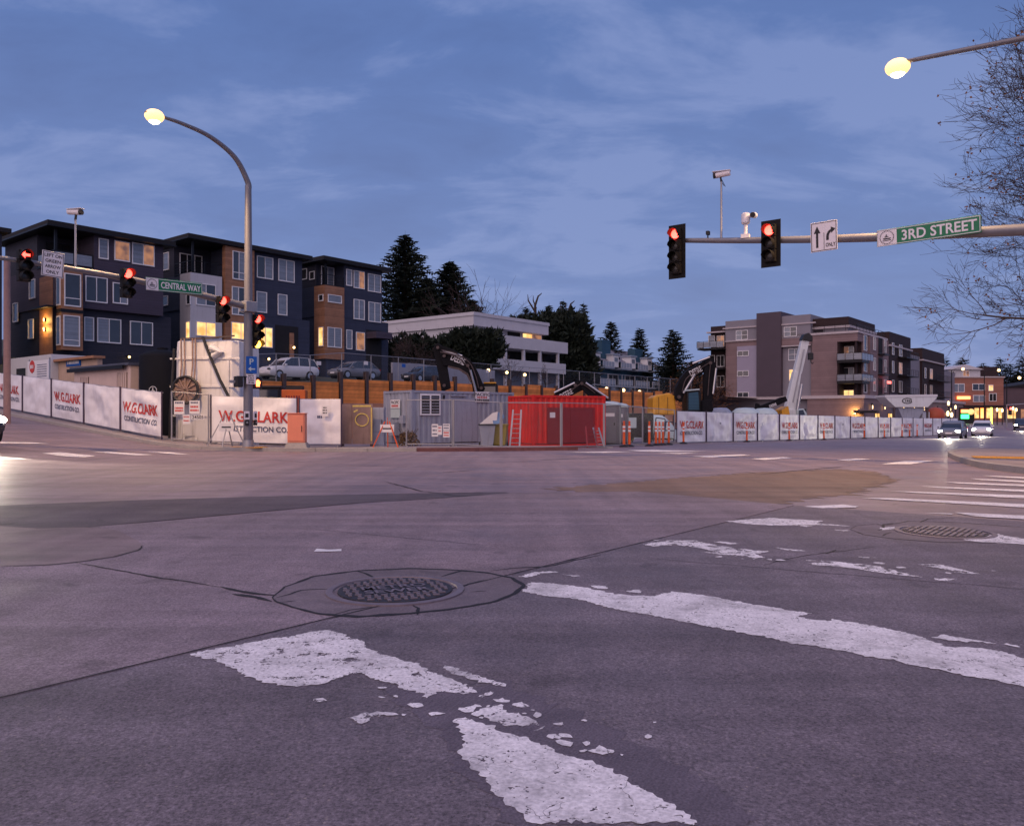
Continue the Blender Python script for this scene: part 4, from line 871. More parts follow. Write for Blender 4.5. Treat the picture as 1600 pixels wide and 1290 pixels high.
# salmon signal cabinet, A-frame boards, rusty plates
cb = thing('signal_cabinet', 'salmon coloured signal control cabinet on a concrete plinth', 'cabinet', GX(464.5, 29.6, .125), R(4))
b = MB(); b.add([(-.42,-.32,0),(.42,-.32,0),(.42,.32,0),(-.42,.32,0),(-.34,-.25,.2),(.34,-.25,.2),(.34,.25,.2),(-.34,.25,.2)], [(3,2,1,0),(4,5,6,7),(0,1,5,4),(1,2,6,5),(2,3,7,6),(3,0,4,7)]); b.build('plinth', M['concrete'], cb, bevel=.01)
MB().box(-.315,.315,-.22,.22,.2,1.26).build('body', M['salmon'], cb, bevel=.025); MB().box(-.27,.27,-.235,-.22,.27,1.2).build('door', M['salmon'], cb, bevel=.008); MB().box(.19,.215,-.25,-.235,.6,.82).build('handle', M['black'], cb); MB().box(-.34,.34,-.25,.25,1.26,1.29).build('lid', M['salmon'], cb, bevel=.01)
def aboard(label, loc, legm, tripod):
    t = thing('folding_sign_stand', label, 'sign stand', loc, 0, 'folding sign stands')
    if tripod:
        for x, y in ((-.52,-.25),(.45,-.28),(-.03,.3)): MB().bar((x,y,0),(x*.18,y*.2,1.0),.035).build('leg', legm, t)
    else:
        for x, y in ((-.72,-.1),(.72,-.1),(-.06,-.35),(.06,.4)): MB().bar((x,y,0),(x*.1,y*.1,1.25 if abs(x) > .5 else .8),.035).build('leg', legm, t)
    MB().box(-.27,.27,-.1,-.085,.58,.88).build('board', M['paper'], t); MB().box(-.17,.17,-.106,-.101,.70,.75).build('bar_mark', M['ink'], t); MB().tube([(0,-.05,.9),(0,-.05,1.15)], .012, 6).build('mast', legm, t)
    return t
aboard('white sign on a splayed grey stand before the large printed banner', GX(355, 29.9, .125), M['galv'], False)
aboard('white sign on orange tripod legs before the grey container', GX(605.5, 31.1, .125), M['orange'], True)
bp = thing('rusty_steel_plates', 'two rusty steel plates stood on edge beside the grey container', 'steel plates', GX(559, 32.6, .1), R(-4))
for k, (x0, x1) in enumerate(((-.66,-.24),(-.22,.62))):
    MB().box(x0,x1,-.03+.01*k,.0+.01*k,.12,1.74).build('plate', M['plate'], bp); 
MB().box(-.68,-.60,.02,.16,0,.14).build('prop', M['steel'], bp); MB().box(.5,.58,.02,.16,0,.14).build('prop', M['steel'], bp)
gy = mk('yellow_spray', (.55,.43,.12), .6, .2, 8); b = MB()
pr_ = [(.18+.27*math.cos(a), -.026, 1.1+.25*math.sin(a)) for a in [2*math.pi*i/22 for i in range(23)]]; b.tube(pr_, .026, 5, False); b.bar((-.16,-.026,1.42),(.0,-.026,1.5),.004,.06); b.bar((-.2,-.026,1.66),(.55,-.026,1.66),.004,.07); b.bar((.57,-.026,.25),(.57,-.026,1.6),.004,.05,(1,0,0)); b.build('spray_mark', gy, bp)
sc_ = thing('service_cabinet', 'narrow grey service cabinet between the rusty plates and the container', 'cabinet', GX(592.5, 33.2, .1), 0)
MB().box(-.24,.24,-.2,.2,0,1.62).build('body', M['cgrey'], sc_, bevel=.01); MB().box(-.21,.21,-.215,-.2,.62,1.56).build('upper_door', M['cgrey'], sc_, bevel=.006); MB().box(-.21,.21,-.215,-.2,.08,.58).build('lower_door', M['cgrey'], sc_, bevel=.006); MB().box(.13,.16,-.235,-.215,.95,1.12).build('handle', M['black'], sc_)

# ------------------------------------------------------------------ containers
def corrugated(b, L_, H, axis, off, out, pitch=.28, dep=.036):
    """trapezoid-profiled side sheet between z .16 and H-.1"""
    n = max(2, int(L_/pitch)); p = L_/n; prof = []
    for i in range(n):
        x = i*p; prof += [(x, 0), (x+p*.32, 0), (x+p*.5, dep), (x+p*.82, dep)]
    prof.append((L_, 0)); z0, z1 = .15, H-.10
    vs = []
    for z in (z0, z1):
        for x, d in prof:
            vs.append((x, off-out*d, z) if axis == 'x' else (off-out*d, x, z))
    m = len(prof); b.add(vs, [(i, i+1, m+i+1, m+i) for i in range(m-1)])
def container(name, label, loc, rz, L_, W_, H, mat):
    t = thing(name, label, 'shipping container', loc, rz)
    b = MB()
    for x in (0, L_-.12):
        for y in (0, W_-.12): b.box(x,x+.12,y,y+.12,0,H)
    for z in (0, H-.12):
        for y in (.004, W_-.104): b.box(.12,L_-.12,y,y+.1,z+.004,z+.11)
        for x in (.004, L_-.104): b.box(x,x+.1,.12,W_-.12,z+.004,z+.11)
    b.build('corner_frame', mat, t, bevel=.008)
    b = MB(); corrugated(b, L_-.24, H, 'x', .03, -1); b.v = [(x+.12,y,z) for x,y,z in b.v]; b.build('side_wall', mat, t, fix=False)
    b = MB(); corrugated(b, L_-.24, H, 'x', W_-.03, 1); b.v = [(x+.12,y,z) for x,y,z in b.v]; b.build('side_wall', mat, t, fix=False)
    b = MB(); corrugated(b, W_-.24, H, 'y', .03, -1); b.v = [(x,y+.12,z) for x,y,z in b.v]; b.build('end_wall', mat, t, fix=False)
    b = MB(); corrugated(b, W_-.24, H, 'y', L_-.03, 1); b.v = [(x,y+.12,z) for x,y,z in b.v]; b.build('end_wall', mat, t, fix=False)
    b = MB(); b.box(.06,L_-.06,.06,W_-.06,H-.07,H-.045); b.build('roof', mat, t); MB().box(.06,L_-.06,.06,W_-.06,.05,.14).build('floor', M['steel'], t)
    return t
GR = R(40)
gc = P(643, 690, 36.3); gc.z = gz(gc.x, gc.y)+.03
ct = container('office_container', 'grey corrugated site office container with a white framed window', gc, GR, 6.06, 2.44, 2.56, M['cgrey'])
cl = lambda px, o=gc, d=Vector((math.cos(GR), math.sin(GR), 0)): fc(o, d, px)
cz = lambda px, py: fz(gc, Vector((math.cos(GR), math.sin(GR), 0)), cl(px), py)-gc.z
def cbox(name, mat, px0, py0, px1, py1, y0, y1, parent=ct):
    return MB().box(cl(px0), cl(px1), y0, y1, cz((px0+px1)/2, py1), cz((px0+px1)/2, py0)).build(name, mat, parent, bevel=.006)
w_ = cbox('window', M['wframe'], 656, 615, 687.5, 648.5, -.05, .0)
cbox('pane', M['dark'], 658, 618, 670.5, 646, -.056, -.051, w_); cbox('pane', M['dark'], 673, 618, 685.5, 646, -.056, -.051, w_)
for px in (658, 673):
    for k in range(6): cbox('blind_slat', M['cgrey'], px+.4, 620.5+k*4.4, px+12, 621.6+k*4.4, -.062, -.057, w_)
cbox('door', M['cgrey'], 704, 622, 745, 690, -.02, .0); cbox('door_hood', M['cgrey'], 704, 617, 728, 619, -.08, .0); cbox('junction_box', M['black'], 692, 617, 694.5, 623, -.05, 0)
bd = cbox('sign_board', M['paper'], 742, 612, 764, 628.5, -.045, -.03)
ex = (1,0,0)
xm = cl(753); text('PACIFIC', (xm,-.05,cz(753,616.2)), ex, (0,0,1), .95, .15, IK, bd); text('~~~~~~', (xm,-.05,cz(753,620.6)), ex, (0,0,1), .62, .1, RD, bd); text('~~~~~~~~', (xm,-.05,cz(753,625.2)), ex, (0,0,1), .9, .12, IK, bd)
# end wall details, on the local x = 0 face
def ebox(name, mat, y0, y1, z0, z1, x0=-.03, x1=.0): return MB().box(x0,x1,y0,y1,z0,z1).build(name, mat, ct)
e1 = ebox('poster', M['paper'], .95, 1.75, 1.75, 2.15); text('PACIFIC', (-.034, 1.35, 2.02), (0,-1,0), (0,0,1), .66, .14, IK, e1); text('~~~~~', (-.034, 1.35, 1.86), (0,-1,0), (0,0,1), .6, .1, RD, e1)
e2 = ebox('poster', M['tealw'], .95, 1.75, 1.3, 1.72); ebox('switch_box', M['cgrey'], .45, .75, 1.05, 1.4, -.18, 0); ebox('air_conditioner', M['cgrey'], 1.0, 1.6, .5, 1.1, -.35, 0)
RR = R(28)
rc = P(833, 700, 36.2); rc.z = gz(rc.x, rc.y)+.02
rt = container('storage_container', 'bright red corrugated storage container behind the mesh panels', rc, RR, 3.95, 2.44, 2.35, M['cred'])
rl = lambda px: fc(rc, Vector((math.cos(RR), math.sin(RR), 0)), px)
dr = MB().box(.75, 1.95, -.03, .0, .15, 1.75).build('door', M['cdred'], rt); MB().box(1.98, 3.25, -.03, .0, .15, 1.75).build('door', M['cdred'], rt)
b = MB()
for x in (.72, 1.965, 3.28): b.box(x-.012,x+.012,-.05,-.031,.12,1.78)
b.box(.72,3.28,-.05,-.031,1.76,1.79); b.build('lock_bar', M['cdred'], rt)
text('~~~', (1.0,-.036,1.45), ex, (0,0,1), .22, .1, M['paper'], dr); MB().box(.86,1.14,-.034,-.031,1.32,1.56).build('label', M['paper'], rt).location = (0,.002,0)

def ladder(label, p, q, w, n, mat, side):
    t = thing('ladder', label, 'ladder', (0,0,0), 0, 'ladders in the site'); p = Vector(p); q = Vector(q); s = Vector(side).normalized()*(w/2)
    for k in (-1, 1): MB().bar(p+s*k, q+s*k*.85, .03, .07, s).build('rail', mat, t)
    for i in range(1, n): c_ = p.lerp(q, i/n); MB().bar(c_-s, c_+s, .03).build('rung', mat, t)
    return t
ladder('aluminium ladder leaning on the shaded end of the red container', GX(804, 34.4, .03), P(808, 640, 35.6), .42, 8, M['galv'], (1,.1,0))
ladder('wide fibreglass stepladder beside the red container corner', GX(926, 35.6, .02), P(922, 666, 36.6), .48, 5, M['cdred'], (1,.1,0))
ladder('narrow ladder leaning past the red container corner', GX(939, 35.7, .02), P(931, 668, 36.8), .3, 6, M['galv'], (1,.1,0))
ladder('slim ladder inside the corner gate', GX(297, 33.0, .1), P(297, 620, 34.2), .5, 9, M['galv'], (1,.05,0))

def toilet(label, loc, rz):
    t = thing('portable_toilet', label, 'portable toilet', loc, rz, 'portable toilets')
    tg = mk('toilet_grey', (.12,.12,.15), .5, .08); MB().box(-.55,.55,-.55,.55,.08,2.0).build('cabin', tg, t, bevel=.04)
    MB().box(-.38,.38,-.575,-.55,.2,1.9).build('door', mk('toilet_door', (.15,.15,.19), .5, .08), t, bevel=.02); MB().box(-.3,.3,-.58,-.57,1.45,1.62).build('sign', M['paper'], t); MB().box(.26,.32,-.6,-.575,1.0,1.14).build('handle', M['black'], t)
    rings = []
    for z, s_ in ((2.0,.58),(2.08,.56),(2.17,.44),(2.22,.2)): rings.append([(x*s_, y*s_, z) for x, y in ((-1,-.8),(-.8,-1),(.8,-1),(1,-.8),(1,.8),(.8,1),(-.8,1),(-1,.8))])
    MB().loft(rings).build('roof', M['tealw'], t, smooth=True); MB().box(-.56,.56,-.56,.56,0,.08).build('skid', M['black'], t)
    return t
toilet('dark grey portable toilet next to the red container', GX(952.5, 41.0, .02), R(-12)); toilet('dark grey portable toilet further from the red container', GX(965.5, 43.6, .02), R(-12))
# wheeled bins
def bin_(label, loc, rz, mat, lid):
    t = thing('wheeled_bin', label, 'bin', loc, rz); rings = []
    for z, s_ in ((.12,.24),(.9,.32),(.96,.34)): rings.append([(x*s_, y*s_*1.1, z) for x, y in ((-1,-1),(1,-1),(1,1),(-1,1))])
    MB().loft(rings).build('body', mat, t, bevel=.02); MB().box(-.36,.36,-.42,.38,.965,1.01).build('lid', lid, t, bevel=.015)
    for s_ in (-1, 1): MB().tube([(s_*.27,.25,.12),(s_*.33,.25,.12)], .12, 14).build('wheel', M['rubber'], t)
    MB().bar((-.28,.42,.93),(.28,.42,.93),.03).build('handle', lid, t); return t
bin_('dark wheeled bin at the end of the grey container', GX(761, 33.6, .03), R(5), M['cgrey'], M['black']); bin_('olive yellow wheeled bin against the red container', GX(781, 34.0, .03), R(-5), M['bin'], M['bin'])
tr_ = thing('folded_board', 'white board and scrap of sheeting propped on the dark wheeled bin', 'board', GX(765, 33.6, 1.04))
MB().prism([(-.42,-.05,.0),(.30,-.05,.02),(.34,-.05,.52),(.12,-.05,.46)], (0,.04,0)).build('board', M['paper'], tr_); b = MB(); b.add([(.1,.0,.3),(.5,.1,.56),(.62,.05,.3),(.4,-.12,.02),(.16,-.1,.0)], [(0,1,2,3,4)]); b.build('sheeting', M['tarp'], tr_, fix=False)
# dead shrub in a planter by the container
sh = thing('dry_shrub', 'dry brown shrub growing at the corner of the grey container', 'shrub', GX(638, 33.4, .1))
b = MB(); rnd = random.Random(3)
for i in range(420):
    a = rnd.uniform(0, 6.28); r_ = rnd.random()**.5; z = rnd.random(); c_ = Vector((math.cos(a)*r_*.48*(1.1-.4*z), math.sin(a)*r_*.4, .05+z*.75*(1-.4*r_))); d = Vector((rnd.gauss(0,1), rnd.gauss(0,1), rnd.gauss(.5,1))).normalized()*.07; e_ = d.cross(Vector((rnd.random(),rnd.random(),.3))).normalized()*.03
    b.add([c_-d, c_+e_, c_+d, c_-e_], [(0,1,2,3)])
b.build('foliage', M['shrub'], sh, fix=False)
b = MB()
for i in range(14):
    a = rnd.uniform(0, 6.28); b.tube([(0,0,0),(math.cos(a)*.2,math.sin(a)*.2,.4),(math.cos(a)*.42,math.sin(a)*.36,.75)], [.014,.009,.004], 4)
b.build('stems', M['twig'], sh)

# ------------------------------------------------------------------ hillside, shoring wall, upper street
def hz_(u, v):
    k = min(1, max(0, (u-24)/8)); k = k*k*(3-2*k)
    p = uv(u, min(v, 47)); lo = gz(p.x, p.y)
    top = 3.85-.45*(1 if u < 36 else max(0, 1-(u-36)/2.5))*max(0, 1-(v-47)/12)+(.066-.05*min(1, max(0, (u-62)/25)))*(min(v, 68)-47)+max(0, v-68)*(.10-.07*min(1, max(0, (u-70)/25)))
    low = lo+max(0, v-47)/18*(5.3-lo) if v < 65 else 5.3+(v-65)*.09
    return (low*(1-k)+top*k)
hb = MB(); us = [4+4*i for i in range(44)]; vs_ = [47.4, 50, 54, 58, 62, 66, 70, 78, 90, 110, 140, 180]
for v in vs_:
    for u in us:
        p = uv(u, v, hz_(u, v)); hb.v.append(tuple(p))
nu = len(us)
for j in range(len(vs_)-1):
    for i in range(nu-1): hb.f.append((j*nu+i, j*nu+i+1, (j+1)*nu+i+1, (j+1)*nu+i))
struct(hb.build('hillside', M['lawn'], smooth=True, fix=False))
sw = thing('shoring_wall', 'long shoring wall of steel piles and orange timber lagging below the houses', 'retaining wall', (0,0,0))
u0, du = 30.5, 2.45; npil = 27
for i in range(npil):
    u = u0+du*i; zt = hz_(max(u, 33), 47)+.12; p = uv(u, 46.9)
    zt2 = zt+(.55 if i < 12 else .2)
    pw = .13 if i < 12 else .09
    b = MB(); o = b.box(-pw,pw,-.17,-.13,-1.2,zt2).box(-.02,.02,-.13,.13,-1.2,zt2).box(-.13,.13,.13,.17,-1.2,zt2).build('pile', M['steel'], sw); o.location = (p.x,p.y,0); o.rotation_euler = (0,0,TH)
    if i < npil-1:
        q = uv(u+du/2, 46.95); dz = (.15 if i % 5 == 2 else -.1 if i % 5 == 4 else 0)+.04*math.sin(i*2.3)
        o = MB().box(-du/2+.14,du/2-.14,-.05,.05,-1.2,zt+dz).build('lagging_panel', M['lag'], sw); o.location = (q.x,q.y,0); o.rotation_euler = (0,0,TH)
        o = MB().box(-du/2+.14,du/2-.14,-.10,-.055,-1.2,zt-1.75+.1*math.sin(i)).build('lagging_panel', mk('shotcrete_tan', (.44,.21,.13), .85, .2, 1.2), sw); o.location = (q.x,q.y,0); o.rotation_euler = (0,0,TH)
fl = thing('chain_link_fence', 'thin chain-link fence along the top of the timber shoring wall', 'fence', (0,0,0))
tops = []
for i in range(24):
    u = 30.5+2.9*i; p = uv(u, 48.4); z = hz_(u, 48.4); h_ = 2.0
    MB().tube([(p.x,p.y,z-.2),(p.x,p.y,z+h_)], .035, 6).build('post', M['galv'], fl); tops.append(Vector((p.x,p.y,z+h_)))
for i in range(23): MB().tube([tops[i], tops[i+1]], .028, 6).build('rail', M['galv'], fl)
b = MB()
for i in range(23):
    p, q = tops[i], tops[i+1]
    for k in range(26):
        a_ = p.lerp(q, k/26); b.add([a_+Vector((0,0,-1.9)), a_+Vector((.004,.004,-1.9)), a_+Vector((.004,.004,0)), a_], [(0,1,2,3)])
o = b.build('wire_mesh', M['galv'], fl, fix=False); o['kind'] = 'stuff'
# small notices wired to that fence
for k, u in enumerate((37,41.5,45.5,50,56)):
    p = uv(u, 48.3, hz_(u, 48.3)+1.35); o = MB().box(-.2,.2,-.01,.01,-.14,.14).build('fence_tag', M['paper'] if k != 2 else M['blue'], fl); o.location = p; o.rotation_euler = (0,0,TH)
# flood lights on stems along the wall top
for k, (px, py, on) in enumerate(((763,578.5,.5),(792,582,.35),(820,585.5,.5),(919,603,1.4),(947.5,607,.9),(974,609.5,1.4),(999,612,1.4),(1022,614.5,1.4))):
    o0 = uv(30, 49.2); a = fc(o0, U, px); p = o0+U*a; z = CH+(HZ-py)/FPX*p.y
    t = thing('work_light', 'warm work light on a stem above the shoring wall, %s from the white house side' % ordn[k], 'work light', (p.x,p.y,0), 0, 'work lights along the shoring wall')
    MB().tube([(0,0,hz_(p.dot(U), 49.2)-.2),(0,0,z-.1)], .03, 6).build('stem', M['galv'], t)
    MB().tube([(0,.05,z),(0,-.06,z)], [.16,.24], 10).build('shade', M['dframe'], t); MB().ball((0,-.12,z), .13+.05*on, 10, 7).build('bulb', M['wlamp'], t, smooth=True)

# grey-blue wall of the upper yard
yo = uv(0, 57.0); ya, yb = fc(yo, U, 612), fc(yo, U, 772); yw = thing('yard_wall', 'blue-grey concrete wall above the lagging, below the dark hedge', 'wall', (0,0,0)); yp = yo+U*ya; n_y = 7
for i in range(n_y):
    p_ = yo+U*(ya+(yb-ya)*(i+.5)/n_y); w_y = (yb-ya)/n_y; zb_ = hz_(p_.dot(U), 57); o = MB().box(-w_y/2+.015,w_y/2-.015,-.12,.12,-.4,1.75+.04*math.sin(i*2)).build('panel', mk('bluegrey_concrete', (.27,.28,.34), .8, .12, .8, grime=.2), yw); o.location = (p_.x,p_.y,zb_); o.rotation_euler = (0,0,TH)

# ------------------------------------------------------------------ houses
def box_part(t, name, mat, a0, a1, b0, b1, z0, z1, bevel=0): return MB().box(a0,a1,b0,b1,z0,z1).build(name, mat, t, bevel=bevel)
class Bld:
    def __init__(s, name, label, cat, px, D, zb, group=None):
        s.c = Vector(((px-800)/FPX*D, D, 0)); s.zb = zb; s.t = thing(name, label, cat, (s.c.x, s.c.y, zb), TH, group)
    def a(s, px, sh=0): return fc(s.c+V*sh, U, px)
    def b(s, px, sh=0): return fc(s.c+U*sh, V, px)
    def zR(s, px, py, sh=0): o = s.c+V*sh; return fz(o, U, fc(o, U, px), py)-s.zb
    def zL(s, px, py, sh=0): o = s.c+U*sh; return fz(o, V, fc(o, V, px), py)-s.zb
    def box(s, name, mat, a0, a1, b0, b1, z0, z1): return box_part(s.t, name, mat, a0, a1, b0, b1, z0, z1)
    def win(s, face, rect, kind='glass', n=1, sh=0, hb=None, frame='wframe', fw=.07, name='window'):
        x0, y0, x1, y1 = rect; xm = (x0+x1)/2; ym0, ym1 = y0, y1
        if face == 'R': p0, p1 = s.a(x0, sh), s.a(x1, sh); z1, z0 = s.zR(xm, y0, sh), s.zR(xm, y1, sh)
        else: p1, p0 = s.b(x0, sh), s.b(x1, sh); z1, z0 = s.zL(xm, y0, sh), s.zL(xm, y1, sh)
        return s.wloc(face, p0, p1, z0, z1, kind, n, sh, hb, frame, fw, name)
    def wloc(s, face, p0, p1, z0, z1, kind='glass', n=1, sh=0, hb=None, frame='wframe', fw=.07, name='window'):
        def bx(bb, q0, q1, d0, d1, w0, w1):
            if face == 'R': bb.box(q0, q1, sh+d0, sh+d1, w0, w1)
            else: bb.box(sh+d0, sh+d1, q0, q1, w0, w1)
        f = MB(); e0, e1 = -.075, .004
        bx(f, p0, p0+fw, e0, e1, z0, z1); bx(f, p1-fw, p1, e0, e1, z0, z1); bx(f, p0+fw, p1-fw, e0, e1, z1-fw, z1); bx(f, p0+fw, p1-fw, e0, e1, z0, z0+fw*1.3)
        for i in range(1, n): x = p0+(p1-p0)*i/n; bx(f, x-fw*.4, x+fw*.4, e0+.012, e1, z0+fw*1.3, z1-fw)
        if hb: z = z0+(z1-z0)*hb; bx(f, p0+fw, p1-fw, e0+.016, e1-.001, z-fw*.4, z+fw*.4)
        o = f.build(name, M[frame], s.t)
        ks = kind if isinstance(kind, (list, tuple)) else [kind]*n
        for i in range(n):
            g = MB(); bx(g, p0+fw*.5+(p1-p0-fw)*i/n, p0+fw*.5+(p1-p0-fw)*(i+1)/n-.002, -.018, -.006, z0+fw*.5, z1-fw*.5); g.build('pane', M[ks[i]], o)
        return o
def rail(B, pts, z0, h, mat, kind, post=1.2):
    """balcony railing along local points"""
    for i in range(len(pts)-1):
        p, q = Vector((*pts[i], 0)), Vector((*pts[i+1], 0)); n = max(1, round((q-p).length/post))
        MB().bar(p+Vector((0,0,z0+h)), q+Vector((0,0,z0+h)), .05).build('handrail', mat, B.t)
        for k in range(n+1): c_ = p.lerp(q, k/n); MB().bar(c_+Vector((0,0,z0)), c_+Vector((0,0,z0+h)), .045).build('rail_post', mat, B.t)
        if kind:
            for k in range(n):
                a_, c_ = p.lerp(q, k/n), p.lerp(q, (k+1)/n); d = (c_-a_).normalized(); a_ += d*.05; c_ -= d*.05
                MB().bar(a_+Vector((0,0,z0+h*.5)), c_+Vector((0,0,z0+h*.5)), .02, h*.82).build('rail_panel', kind, B.t)
        else:
            for k in range(1, 4): MB().bar(p+Vector((0,0,z0+h*k/4)), q+Vector((0,0,z0+h*k/4)), .018).build('rail_wire', mat, B.t)
def house(label, px, D, roofpy, zb, rx, lx, deckR, deckL, deckpy, wallm, lowm, group='modern houses on the hill', inset=.45):
    H = Bld('modern_house', label, 'house', px, D, zb, group)
    A = H.a(rx); B = H.b(lx); zt = H.zR(px, roofpy); zd = H.zR(deckR, deckpy); ad = H.a(deckR); bd = H.b(deckL); zl = zd-3.05
    H.A, H.B, H.zt, H.zd, H.ad, H.bd, H.zl = A, B, zt, zd, ad, bd, zl
    H.box('lower_wall', lowm, .1, A+.9, inset, B, -2.5, zl); H.box('middle_wall', wallm, 0, A, 0, B, zl+.003, zd)
    H.box('upper_wall', wallm, ad, A, 0, B, zd+.003, zt-.32); H.box('upper_wall', M['slate2'], 0, ad-.003, bd, B-.003, zd+.003, zt-.32)
    H.box('deck_floor', M['dframe'], -.06, ad-.01, -.06, bd-.01, zd+.004, zd+.10)
    H.box('roof', M['roof'], -.75, A+.7, -.75, B+.7, zt-.30, zt); H.box('fascia', M['dframe'], -.80, A+.75, -.80, B+.75, zt-.42, zt-.305)
    H.box('corner_post', M['dframe'], .05, .22, .05, .22, zd+.1, zt-.42)
    return H
H1 = house('charcoal hillside house with amber wall lights, closest to the left edge', 85, 60, 348, 4.9, 255, 8, 147, 58, 421.5, M['plum'], M['slate2'])
rail(H1, [(0.03, H1.bd-.1), (.03,.03), (H1.ad-.1,.03)], H1.zd+.1, 1.0, M['dframe'], M['glass2'])
for r_, k, n, sh, hb in (((153.9,373.1,169.3,404.9),'glass2',1,0,0),((178.3,377.2,202.7,408.2),'dim',1,0,0),((206,381.3,241,414.7),['glass2','dim'],2,0,0),((133,432.6,167.7,472.5),'glass',2,0,0),((175.8,442.3,199.5,474.9),['glass','glass2'],2,0,0),
    ((131,495.3,146.5,532.7),'glass2',1,.45,0),((151.4,497.7,188.9,536),['glass2','glass'],2,.45,0),((202.7,502.6,238.5,539.3),['glass','glass'],2,.45,0)): H1.win('R', r_, k, n, sh, hb)
for r_ in ((46.4,436.6,55.4,466.8),(21.2,473.3,28.5,503.4),(44.8,498.5,52.9,529.5)): H1.win('L', r_, 'glass')
sh = -.9; a0, a1 = H1.a(96, sh), H1.a(129.5, sh); zb0, zb1 = H1.zR(112, 547, sh), H1.zR(112, 424, sh)
H1.box('bay', M['cedar'], a0, a1, sh, -.003, zb0, zb1)
zs = H1.zR(112, 486, sh); H1.box('bay_band', M['dframe'], a0-.05, a1+.05, sh-.05, -.004, zs-.12, zs+.12)
H1.win('R', (100,427.7,126.2,479), 'glass', 1, sh, .25); H1.win('R', (98.5,493,124.5,541), 'glass2', 1, sh, .2)
for z0, z1 in ((H1.zR(112,478,sh), H1.zR(112,432,sh)), (H1.zR(112,540,sh), H1.zR(112,494,sh))):
    o = MB().box(a0-.07, a0+.004, sh+.12, -.12, z0, z1).build('side_window', M['wframe'], H1.t); MB().box(a0-.08, a0-.072, sh+.2, -.2, z0+.1, z1-.1).build('pane', M['glass'], o)
# cedar porch wall with two amber wall lights on the left face
b0, b1 = H1.b(82, -.03), H1.b(62, -.03); H1.box('cedar_panel', M['cedar'], -.05, -.003, b0, b1, -1.5, H1.zL(72, 432, 0)); H1.box('porch_roof', M['dframe'], -.6, -.051, b0-.4, b1+.2, H1.zL(72,483), H1.zL(72,480))
for py in (500, 515):
    z = H1.zL(72, py); o = H1.box('wall_light', M['dframe'], -.17, -.052, (b0+b1)/2-.06, (b0+b1)/2+.06, z-.14, z+.14); MB().box(-.2,-.171,(b0+b1)/2-.05,(b0+b1)/2+.05,z-.12,z+.12).build('bulb', M['wlamp'], o)
    lamp_light('porch_glow', 'POINT', (-.35, (b0+b1)/2, z), 45, (1,.55,.15), H1.t, .08)
z = H1.zR(165, 385, 1.5)
H1.wloc('R', .6, H1.ad-.5, H1.zd+.15, H1.zd+2.2, 'dark', 3, H1.bd-.01, None, 'dframe'); 
lamp = H1.box('garage_light', M['dframe'], H1.a(203)-.12, H1.a(203)+.12, .2, .44, H1.zR(203,557), H1.zR(203,555)); MB().ball((H1.a(203), .1, H1.zR(203,557.5)), .1, 8, 6).build('bulb', M['wlamp'], lamp)
H0 = Bld('modern_house', 'charcoal hillside house cut off by the left edge', 'house', -190, 50.5, 3.6, 'modern houses on the hill'); A0_ = H0.a(3)
H0.box('wall', M['slate2'], 0, A0_, 0, 11, -1.5, 10.2); H0.box('roof', M['roof'], -.6, A0_+.4, -.6, 11.6, 10.25, 10.55); H0.wloc('R', A0_-2, A0_-.3, 5.2, 7, 'glass2', 1); H0.wloc('R', A0_-2, A0_-.3, 2.2, 4, 'glass', 1); H0.box('door', M['cedar'], A0_-3.5, A0_-2.6, -.03, -.002, -1, 1.3)

H2 = house('slate house with white corner bay and lit ground floor windows', 300, 70, 368, 4.7, 472, 248, 358, 272, 434.5, M['slate'], M['slate'], inset=.02)
rail(H2, [(0.03, H2.bd-.1), (.03,.03), (H2.ad-.1,.03)], H2.zd+.1, 1.0, M['dframe'], None)
# white corner bay
wb = -.03; H2.box('white_bay', M['offwhite'], -.35, H2.a(347,-.35), -.35, H2.b(287), -1.5, H2.zd-.05)
sh = -.35
H2.win('R', (306,443.6,337,478), ['glass2','glass'], 2, sh); H2.win('R', (306,503,337,526), 'lit', 2, sh); H2.win('L', (291.3,444.4,298.2,476.2), 'glass', 1, sh); H2.win('L', (291,502,297.8,530.7), 'lit', 1, sh)
sh = -.5; H2.box('cedar_bay', M['cedar'], H2.a(352, sh), H2.a(397.5, sh), sh, -.003, -1.5, H2.zt-.45)
H2.win('R', (363,394,393,438), ['glass','glass2','glass'], 3, sh, .25); H2.win('R', (362,449,393,493), ['glass2','glass','glass2'], 3, sh, .25); H2.win('R', (361,504,391,531), 'lit', 2, sh)
for r_, k, n in (((401,401.3,426.4,435.5),['glass','glass2'],2),((434.6,406.2,459.8,440.4),'glass2',2),((400.5,455.8,416.7,488.4),'glass2',1),((433.7,459.9,448.4,492.5),'glass2',1),((402.8,511.2,425.6,543),'lit',2)): H2.win('R', r_, k, n)
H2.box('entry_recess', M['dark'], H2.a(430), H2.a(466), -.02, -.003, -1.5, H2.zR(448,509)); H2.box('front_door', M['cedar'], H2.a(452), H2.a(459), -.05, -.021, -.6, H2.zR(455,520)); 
o = H2.box('door_lamp', M['dframe'], H2.a(457)-.06, H2.a(457)+.06, -.2, -.051, H2.zR(457,545), H2.zR(457,540)); MB().ball((H2.a(457), -.24, H2.zR(457,543)), .12, 8, 6).build('bulb', M['wlamp'], o)
H2.win('L', (254.7,394.8,264.4,422.5), 'glass2'); H2.win('L', (253.8,462.3,262.8,477.8), 'glass')
H2.wloc('R', .5, H2.ad-.9, H2.zd+.15, H2.zd+2.2, ['dark','glass','dark'], 3, H2.bd-.01)
o = H2.box('garage_light', M['dframe'], H2.a(417)-.12, H2.a(417)+.12, -.3, -.02, H2.zR(417,560.5), H2.zR(417,559)); MB().ball((H2.a(417), -.32, H2.zR(417,561)), .12, 8, 6).build('bulb', M['wlamp'], o)

